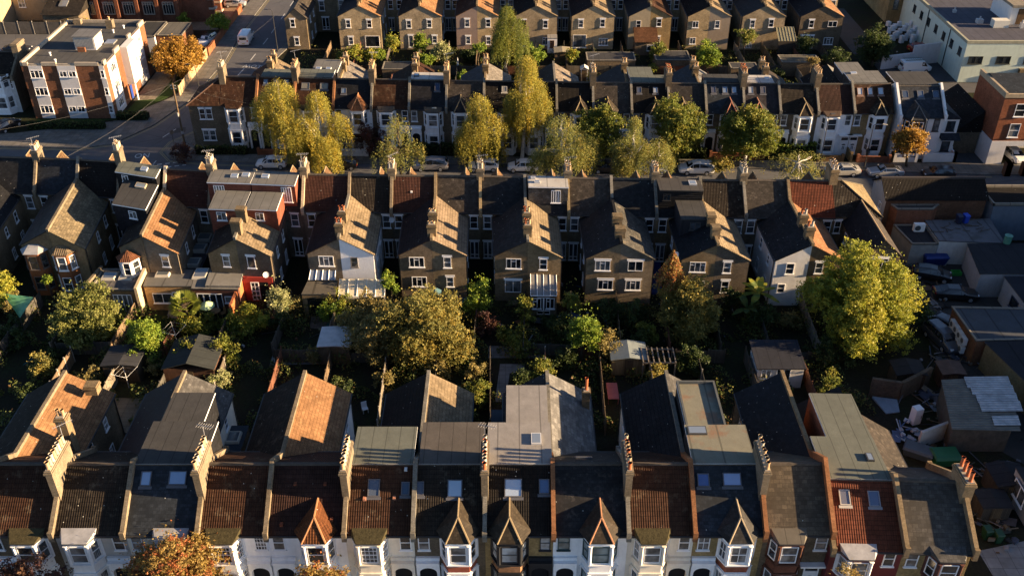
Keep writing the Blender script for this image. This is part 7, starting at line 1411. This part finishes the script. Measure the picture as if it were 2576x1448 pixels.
def skip(label, x, y, rz, col, L=1.3, W=1.0, H=1.2):
    root = local_thing('waste_container', label, 'waste container', (x, y, 0), rz); m = plain(col, .5, .4, .15, 2, .3); mb = MB(); mb.sweep([(-L*.85,-W*.7,.15), (L*.85,-W*.7,.15), (L*.85,W*.7,.15), (-L*.85,W*.7,.15)], [(-L,-W,H), (L,-W,H), (L,W,H), (-L,W,H)]); obj('body', mb, m, root)
    mb = MB(); mb.sweep([(-L*1.03,-W*1.04,H), (L*1.03,-W*1.04,H), (L*1.03,W*1.04,H), (-L*1.03,W*1.04,H)], [(-L*.95,-W*.8,H+.16), (L*.95,-W*.8,H+.16), (L*.95,W*.8,H+.22), (-L*.95,W*.8,H+.22)]); obj('lid', mb, m, root)
    for a in (-1, 1):
        for b in (-1, 1): mb = MB(); mb.tube([(a*L*.7,b*W*.6-.04,.1), (a*L*.7,b*W*.6+.04,.1)], .1, 8); obj('wheel', mb, MET, root)
skip('blue four-wheeled waste container by the yard wall above the parked black cars', *P(2348,650,.6)[:2], .05, (.01,.03,.16)); 
p = P(2310,1135,.6); skip('grey-blue lidded container below the broken white furniture', p[0], p[1], -.5, (.06,.075,.09), 1.2, .7, .9)
p = P(2376,1152,.6); skip('green lidded waste container right of the wall end', p[0], p[1], .05, (.012,.09,.035), 1.1, .8, 1.1)
def fridge(label, x, y, z, w, d, h, rz, group, tilt=0.0):
    root = local_thing('fridge', label, 'fridge', (x, y, z), rz, group); root.rotation_euler[0] = tilt; m = plain((.68,.69,.7), .4, .4, .04, 2, .15); mb = MB(); mb.box(-w/2, w/2, -d/2+.05, d/2, 0, h); obj('cabinet', mb, m, root); mb = MB(); mb.box(-w/2+.005, w/2-.005, -d/2, -d/2+.045, .03, h*.62); mb.box(-w/2+.005, w/2-.005, -d/2, -d/2+.045, h*.64, h-.01); dr = obj('door', mb, m, root); mb = MB(); mb.box(w/2-.12, w/2-.08, -d/2-.03, -d/2, h*.4, h*.58); obj('handle', mb, MET, dr)
for i in range(30):
    px = 2238+(i % 10)*9.5+R.uniform(-2,2); lay = i//10; pq = P(px, 108-(i % 3)*6, 0); fridge('old white fridge in the jumbled stack beside the mint green building', pq[0], pq[1]+lay*1.0, (0, .95, .9)[lay]*(1 if lay else 0)+(.9 if lay == 2 else 0)*.6, .62, .65, R.uniform(.85,1.5) if lay == 0 else R.uniform(.7,.9), R.uniform(-.4,.4), 'old white fridges stacked in the yard')
p = P(2299,1062,0); fridge('tall white fridge standing alone in the rubbish yard', p[0], p[1], 0, .75, .7, 1.75, .3, None)
def heap(label, px, n, sx, sy, cols, big=.5):
    mb = MB(); p = P(*px, 0)
    for i in range(n):
        x, y, a = p[0]+R.gauss(0, sx), p[1]+R.gauss(0, sy), R.uniform(0, PI); l_, w, h = R.choice(((R.uniform(.5,1.3), R.uniform(.03,.07), .04), (R.uniform(.4,1.2), R.uniform(.03,.06), .03), (R.uniform(.25,.7), R.uniform(.2,.5), .025), (R.uniform(.1,big), R.uniform(.08,big*.8), R.uniform(.08,.3)), (R.uniform(.06,.16), R.uniform(.05,.12), R.uniform(.05,.2)))); c, s_ = math.cos(a), math.sin(a); z = R.uniform(0, .3); t = R.uniform(-.3,.3)
        q = [(x+c*u-s_*v, y+s_*u+c*v, z+t*u) for u, v in ((-l_,-w), (l_,-w), (l_,w), (-l_,w))]; mb.sweep(q, [(u, v, k+h) for u, v, k in q], i % len(cols))
    o = obj('rubbish_heap', mb, [plain(c, .8, .25, .3, 3, .3) for c in cols]); tag(o, label, 'rubbish', None, 'stuff')
JK = ((.25,.25,.27), (.14,.09,.05), (.06,.07,.1), (.17,.14,.1), (.03,.03,.03), (.1,.1,.11), (.05,.06,.05))
heap('jumbled household rubbish on the yard corner above the corrugated shed', (2440,905), 90, 2.0, .9, JK, .17); heap('broken white furniture and rubbish beside the lone fridge', (2288,1092), 22, .7, .5, ((.55,.56,.58), (.4,.4,.42), (.1,.15,.25)), .28)
heap('timber and rubbish in the yard below the orange chimney pots', (2490,1290), 46, .9, 1.5, JK, .24); heap('pots and junk below the corrugated shed', (2440,1110), 34, 1.8, .4, JK, .16); heap('scattered toys and pots in the shaded garden near the plain brick gable', (1130,760), 26, 1.0, .6, ((.02,.06,.25), (.3,.04,.12), (.05,.15,.15)), .2)
p = P(2294,670,0); heap('bags and junk beside the blue waste container', (2300,672), 20, 1.2, .4, ((.02,.02,.02), (.25,.25,.25), (.05,.12,.12)), .22)
heap('garden clutter beside the white van yard', (2245,150), 30, 2.0, 1.5, ((.3,.32,.33), (.1,.08,.06), (.05,.06,.07)), .3)
heap('crates and boards along the yard wall below the corrugated shed', (2470,1195), 46, 2.6, .7, JK, .2); heap('bricks, planks and bags in the yard between tarpaulin and shed', (2345,1010), 50, 1.4, 1.6, JK, .16); heap('odds and ends around the parked dark cars', (2330,760), 26, 1.6, 2.2, ((.02,.02,.02), (.2,.2,.2), (.12,.08,.05)), .16)
heap('pots, planters and toys scattered over the shaded middle gardens', (1500,800), 70, 9.0, 3.4, ((.14,.06,.03), (.3,.3,.3), (.03,.08,.2), (.2,.17,.1), (.05,.05,.05)), .13); heap('pots and toys scattered over the left gardens', (560,850), 60, 9.0, 3.4, ((.14,.06,.03), (.3,.3,.3), (.03,.1,.1), (.2,.17,.1), (.05,.05,.05)), .13)
def parasol(label, px, z, r, col, folded=False):
    p = P(*px, z); x, y = p[0], p[1]; root = thing('parasol', label, 'parasol', (x, y, 0)); mb = MB(); mb.tube([(x,y,.05), (x,y,z+.35)], .03, 6); mb.tube([(x,y,0), (x,y,.08)], .25, 10); obj('pole', mb, plain((.3,.25,.18), .6, .3, .1, 3, 0), root); mb = MB(); n = 8
    if folded: mb.tube([(x,y,.9), (x,y,1.6), (x,y,z+.3)], [.2,.17,.03], 8)
    else:
        g = [(x+r*math.cos(2*PI*i/n), y+r*math.sin(2*PI*i/n), z) for i in range(n)]
        for i in range(n): mb.poly([g[i], g[(i+1)%n], (x,y,z+.45)]); mb.poly([g[i], g[(i+1)%n], (g[(i+1)%n][0], g[(i+1)%n][1], z-.1), (g[i][0], g[i][1], z-.1)])
    obj('canopy', mb, plain(col, .85, .2, .1, 2, .1), root)
parasol('pale green garden parasol on the patio of the left twin dormer house', (520,768), 2.2, .8, (.42,.55,.3)); parasol('folded white parasol in the far garden beside the garden birch', (1151,150), 2.3, .3, (.6,.6,.6), True)
def table(label, px, w, d, h, col, legs=True, name='garden_table', round_=False):
    p = P(*px, h); x, y = p[0], p[1]; root = thing(name, label, 'table', (x, y, 0)); mb = MB(); m = plain(col, .7, .3, .2, 3, .2)
    if round_: mb.tube([(x,y,h-.05), (x,y,h)], w/2, 16)
    else: mb.box(x-w/2, x+w/2, y-d/2, y+d/2, h-.06, h)
    obj('tabletop', mb, m, root)
    for a in (-1, 1):
        for b in (-1, 1): mb = MB(); k = .5 if round_ else .9; mb.tube([(x+a*w/2*k, y+b*d/2*k, 0), (x+a*w/2*k, y+b*d/2*k, h-.06)], .035, 5); obj('leg', mb, m, root)
table('round wooden garden table below the green parasol', (541,781), 1.1, 1.1, .74, (.3,.19,.09), round_=True); table('faded red garden table in the shaded garden behind the grey slate wing', (1541,982), 1.0, 2.3, .75, (.3,.09,.09))
def chair(label, px, col, rz=0.0):
    p = P(*px, 0); root = local_thing('garden_chair', label, 'chair', (p[0], p[1], 0), rz); m = plain(col, .5, .4, .05, 2, .1); mb = MB(); mb.box(-.25, .25, -.25, .25, .4, .44); obj('seat', mb, m, root); mb = MB(); mb.hexa([(-.25,.2,.45),(.25,.2,.45),(.25,.25,.45),(-.25,.25,.45),(-.25,.3,.95),(.25,.3,.95),(.25,.34,.95),(-.25,.34,.95)]); obj('backrest', mb, m, root)
    for a in (-1, 1):
        for b in (-1, 1): mb = MB(); mb.tube([(a*.22,b*.22,0), (a*.22,b*.22,.4)], .03, 5); obj('leg', mb, m, root)
chair('white plastic garden chair in the dark passage beside the orange wing roof', (919,1035), (.7,.7,.7), .4); chair('blue garden chair by the plain brick gable, left one', (1032,742), (.03,.1,.3), .3); chair('blue garden chair by the plain brick gable, right one', (1062,742), (.03,.1,.3), -.3); chair('wooden garden chair left of the round table', (522,797), (.28,.15,.06), .8); chair('wooden garden chair right of the round table', (562,795), (.28,.15,.06), -.8)
mb = MB(); a, b, c, d = P(8,738,3.3), P(84,747,3.4), P(50,800,2.2), P(20,752,2.4); mb.poly([a, d, c]); mb.poly([a, b, d]); mb.poly([b, c, d]); s_ = thing('sail_shade', 'green triangular sail shade stretched over the garden at the left edge', 'sail shade', (a[0]+2, a[1]-2, 0)); obj('canopy', mb, leafm((.2,.5,.3), .45), s_)
for q in (a, b, c): mb = MB(); mb.tube([(q[0], q[1], 0), (q[0], q[1], q[2]+.1)], .04, 6); obj('post', mb, MET, s_)
def dryer(label, px):
    p = P(*px, 0); x, y = p[0], p[1]; root = thing('rotary_dryer', label, 'rotary dryer', (x, y, 0)); mb = MB(); mb.tube([(x,y,0), (x,y,1.8)], .03, 6); g = plain((.5,.5,.5), .4, .6, .1, 2, 0)
    for i in range(4): t = i*PI/2+.5; e = (x+1.2*math.cos(t), y+1.2*math.sin(t), 2.1); mb.tube([(x,y,1.2), e], .022, 4)
    for k in (.5, .75, 1):
        q = [(x+1.2*k*math.cos(i*PI/2+.5), y+1.2*k*math.sin(i*PI/2+.5), 1.2+.9*k) for i in range(5)]; mb.tube(q, .008, 3)
    obj('frame', mb, g, root)
dryer('grey rotary clothes dryer on the lawn beside the bright green bay tree', (447,868)); dryer('collapsed clothes dryer in the dark yard behind the orange wing roof', (325,975))
def shed(label, px, w, d, h, roofm, wallm, pitch=.4, name='garden_shed', z=0):
    p = P(*px, h); x, y = p[0], p[1]; root = thing(name, label, 'shed', (x, y, 0)); mb = MB(); mb.box(x-w/2, x+w/2, y-d/2, y+d/2, 0, h); obj('wall', mb, wallm, root); mb = MB(); e = .15
    mb.hexa([(x-w/2-e,y-d/2-e,h-.03),(x,y-d/2-e,h+pitch),(x,y+d/2+e,h+pitch),(x-w/2-e,y+d/2+e,h-.03),(x-w/2-e,y-d/2-e,h+.05),(x,y-d/2-e,h+pitch+.08),(x,y+d/2+e,h+pitch+.08),(x-w/2-e,y+d/2+e,h+.05)]); mb.hexa([(x,y-d/2-e,h+pitch-.002),(x+w/2+e,y-d/2-e,h-.03),(x+w/2+e,y+d/2+e,h-.03),(x,y+d/2+e,h+pitch-.002),(x,y-d/2-e,h+pitch+.081),(x+w/2+e,y-d/2-e,h+.05),(x+w/2+e,y+d/2+e,h+.05),(x,y+d/2+e,h+pitch+.081)]); obj('roof', mb, roofm, root)
    mb = MB(); mb.box(x-.4, x+.4, y-d/2-.03, y-d/2, .05, min(h-.1, 1.9)); obj('door', mb, boards((.1,.07,.04)), root)
fb = felt((.05,.052,.058))
shed('wide dark felt-roofed shed left of the dark green round shrub', (488,892), 4.6, 4.2, 2.2, felt((.045,.05,.05)), boards((.1,.05,.03)), .7); shed('low dark shed with pale eaves beside the bright green bay tree', (312,895), 3.2, 2.8, 2.0, felt((.06,.062,.068)), boards((.08,.06,.04)), .15); shed('pale metal-roofed shed left of the large olive tree', (845,847), 2.9, 2.9, 2.2, plain((.5,.5,.5), .45, .5, .25, 1, .4), boards((.12,.09,.06)), .06)
shed('grey sheet-roofed garden shed right of the dull green tree', (1580,883), 3.2, 2.5, 1.9, plain((.2,.23,.23), .5, .4, .2, 1.2, .4), boards((.2,.15,.08)), .25); shed('small teal playhouse by the plain brick gable', (1095,738), .9, .9, 1.5, plain((.06,.13,.16), .7, .3, .1, 2, .1), boards((.05,.1,.12)), .3, 'playhouse'); shed('small dark kennel below the plain brick gable', (1130,752), 1.6, 1.2, .9, fb, boards((.07,.06,.05)), .4, 'kennel')
shed('tiny white hut with pitched roof beside the tan rear wing', (1470,172), 1.0, 1.0, 2.0, plain((.5,.5,.48), .6, .3, .1, 2, .2), plain((.6,.6,.58), .6, .3, .1, 2, .2), .35); shed('small pale-roofed shed beside the yellow shrub in the far gardens', (1414,126), 2.4, 2.2, 2.0, plain((.3,.26,.18), .7, .3, .2, 2, .2), boards((.15,.1,.06)), .1)
for i, (px, w, d, l) in enumerate((((1536,142), 7.6, 3.6, 'wide dark flat-roofed garden building behind the tan-potted chimneys'), ((1690,140), 5.5, 4.0, 'dark flat garden roof left of the bright green bush'), ((2010,148), 6.0, 3.2, 'mossy flat garden roof near the right end of the far gardens'), ((1870,165), 4.2, 2.4, 'low grey ribbed garden roof right of the bright green bush'), ((1000,165), 4.5, 3.2, 'dark flat garage behind the brown tiled wings'))):
    p = P(*px, 2.3); simple('garden_building', l, 'outbuilding', rect(p[0]-w/2, p[0]+w/2, p[1]-d/2, p[1]+d/2), 2.3, brick(STOCKD), felt((.07,.07,.073)) if i != 2 else felt((.14,.13,.1)), .06)
shed('low black felt shed at the right edge below the corrugated shed', (2538,1195), 2.6, 2.4, 1.9, felt((.03,.03,.034)), boards((.05,.04,.03)), .3); shed('dark lean-to shed between the orange chimney pots and the right edge', (2500,1255), 2.2, 1.8, 1.6, felt((.04,.04,.042)), boards((.06,.05,.04)), .1)
shed('dark timber store behind the angled brick yard wall', (2285,925), 2.6, 2.0, 1.8, felt((.035,.036,.04)), boards((.06,.045,.03)), .25); shed('rusty sheet-roofed store beside the rubbish on the yard corner', (2392,925), 2.0, 1.8, 1.7, plain((.1,.06,.045), .8, .3, .4, 2, .4), boards((.07,.05,.04)), .12)
def pergola():
    a, b = P(1612,875,2), P(1700,912,2); root = thing('pergola', 'weathered open-beamed pergola over the middle of the gardens', 'pergola', ((a[0]+b[0])/2, (a[1]+b[1])/2, 0)); m = plain((.2,.17,.14), .9, .2, .3, 3, .3)
    for i in range(7): x = a[0]+(b[0]-a[0])*i/6; mb = MB(); mb.box(x-.05, x+.05, b[1], a[1], 2.0, 2.12); obj('rafter', mb, m, root)
    for y in (a[1]-.1, b[1]+.1): mb = MB(); mb.box(a[0]-.1, b[0]+.1, y-.06, y+.06, 1.87, 2.0); obj('beam', mb, m, root)
    for x in (a[0], b[0]):
        for y in (a[1]-.1, b[1]+.1): mb = MB(); mb.box(x-.06, x+.06, y-.06, y+.06, 0, 1.87); obj('post', mb, m, root)
pergola()
mb = MB(); a, b = P(1618,735,.02), P(1660,650,.02); 
mb = MB(); q = q4([(1634,655),(1662,655),(1665,735),(1640,735)], .3); mb.sweep([(x,y,.02) for x, y in q], [(x,y,.25) for x, y in q]); tag(obj('tarpaulin', mb, plain((.02,.05,.22), .5, .4, .2, 2, .2)), 'dark blue sheeting covering the passage right of the dark valley roof pair', 'tarpaulin')
def pick(label, px, z, col): 
    p = P(*px, z); root = thing('crate', label, 'crate', (p[0], p[1], 0)); mb = MB(); x, y = p[0], p[1]; t = .04; mb.box(x-.5, x+.5, y-.35, y+.35, 0, t); mb.box(x-.5, x+.5, y-.35, y-.31, t, .4); mb.box(x-.5, x+.5, y+.31, y+.35, t, .4); mb.box(x-.5, x-.46, y-.31, y+.31, t, .4); mb.box(x+.46, x+.5, y-.31, y+.31, t, .4); obj('body', mb, plain(col, .5, .4, .1, 2, .1), root)
pick('bright green open crate beside the black hatchback', (2406,684), .3, (.03,.3,.06)); pick('white open crate on the ground beside the blue waste container', (2367,658), .3, (.5,.5,.5))
p = P(2535,603,3.4); mb = MB(); mb.tube([(p[0],p[1],3.0), (p[0],p[1],3.9)], [.38,.4], 14); mb.tube([(p[0],p[1],3.9), (p[0],p[1],3.95)], .43, 14); tag(obj('barrel', mb, plain((.08,.24,.17), .5, .4, .1, 2, .1)), 'green plastic barrel at the corner of the pale flat roof', 'barrel')
def roofbits(frag, pts, col, name='vent_tile'):
    r_ = hs(frag)
    for (px, z) in pts:
        p = P(*px, z); mb = MB(); mb.hexa([(p[0]-.11,p[1]-.12,z-.12),(p[0]+.11,p[1]-.12,z-.12),(p[0]+.11,p[1]+.12,z-.05),(p[0]-.11,p[1]+.12,z-.05),(p[0]-.1,p[1]-.12,z+.1),(p[0]+.1,p[1]-.12,z+.1),(p[0]+.1,p[1]+.12,z+.12),(p[0]-.1,p[1]+.12,z+.12)]); obj(name, mb, plain(col, .8, .2, .2, 4, .2), r_)
roofbits('orange turret and bright orange', (((743,1217),8.15), ((818,1217),8.15), ((834,1305),6.85), ((708,1318),6.65)), (.16,.05,.025))
roofbits('two rooflights and mossy bay', (((917,1254),7.6), ((992,1252),7.6)), (.45,.2,.12)); roofbits('two rooflights and mossy bay', (((1021,1180),8.75),), (.6,.6,.6))
roofbits('white roof vent', (((1033,486),7.45), ((1035,483),7.7)), (.7,.7,.7), 'roof_vent')
for frag, px, Y in (('mottled red-brown tiles', (985,553), 92.3), ('bright red tiles and glowing', (2060,700), 83.9), ('white terraced house with dark red', (2095,345), 118.6), ('charcoal flat dormers', (1700,640), 83.8)): p = PY(*px, Y); dish(hs(frag), p, (.5,-1,.4))
# ------------------------------------------------------------ light, sky, camera
EL, AZ = math.radians(12.3), math.radians(-4.4)
sd = Vector((math.cos(EL)*math.cos(AZ), math.cos(EL)*math.sin(AZ), math.sin(EL)))
sl = bpy.data.lights.new('sun', 'SUN'); sl.energy = SUN_E; sl.angle = math.radians(.55); sl.color = SUN_C
so = bpy.data.objects.new('sun', sl); COL.objects.link(so); so.rotation_euler = sd.to_track_quat('Z', 'Y').to_euler(); so.location = (120, 60, 60)
w = bpy.data.worlds.new('World'); SC.world = w; w.use_nodes = True; nt = w.node_tree; bg = nt.nodes['Background']
sk = nt.nodes.new('ShaderNodeTexSky'); sk.sky_type = 'NISHITA'; sk.sun_disc = False; sk.sun_elevation = EL; sk.sun_rotation = PI/2-AZ; sk.air_density = .55; sk.dust_density = .4; sk.ozone_density = 1.5
nt.links.new(sk.outputs[0], bg.inputs[0]); bg.inputs[1].default_value = SKY_E
cd = bpy.data.cameras.new('camera'); cd.sensor_width = 36; cd.lens = 36*F/2576; cd.clip_end = 3000; cd.clip_start = .5
co = bpy.data.objects.new('camera', cd); COL.objects.link(co); co.location = (0, 0, CH); co.rotation_euler = (PI/2-TH, 0, 0); SC.camera = co
SC.view_settings.view_transform = 'Standard'; SC.view_settings.look = 'None'; SC.view_settings.exposure = EXPO; SC.view_settings.gamma = 1
SC.cycles.max_bounces = 6; SC.cycles.diffuse_bounces = 3; SC.cycles.glossy_bounces = 3; SC.cycles.transmission_bounces = 3
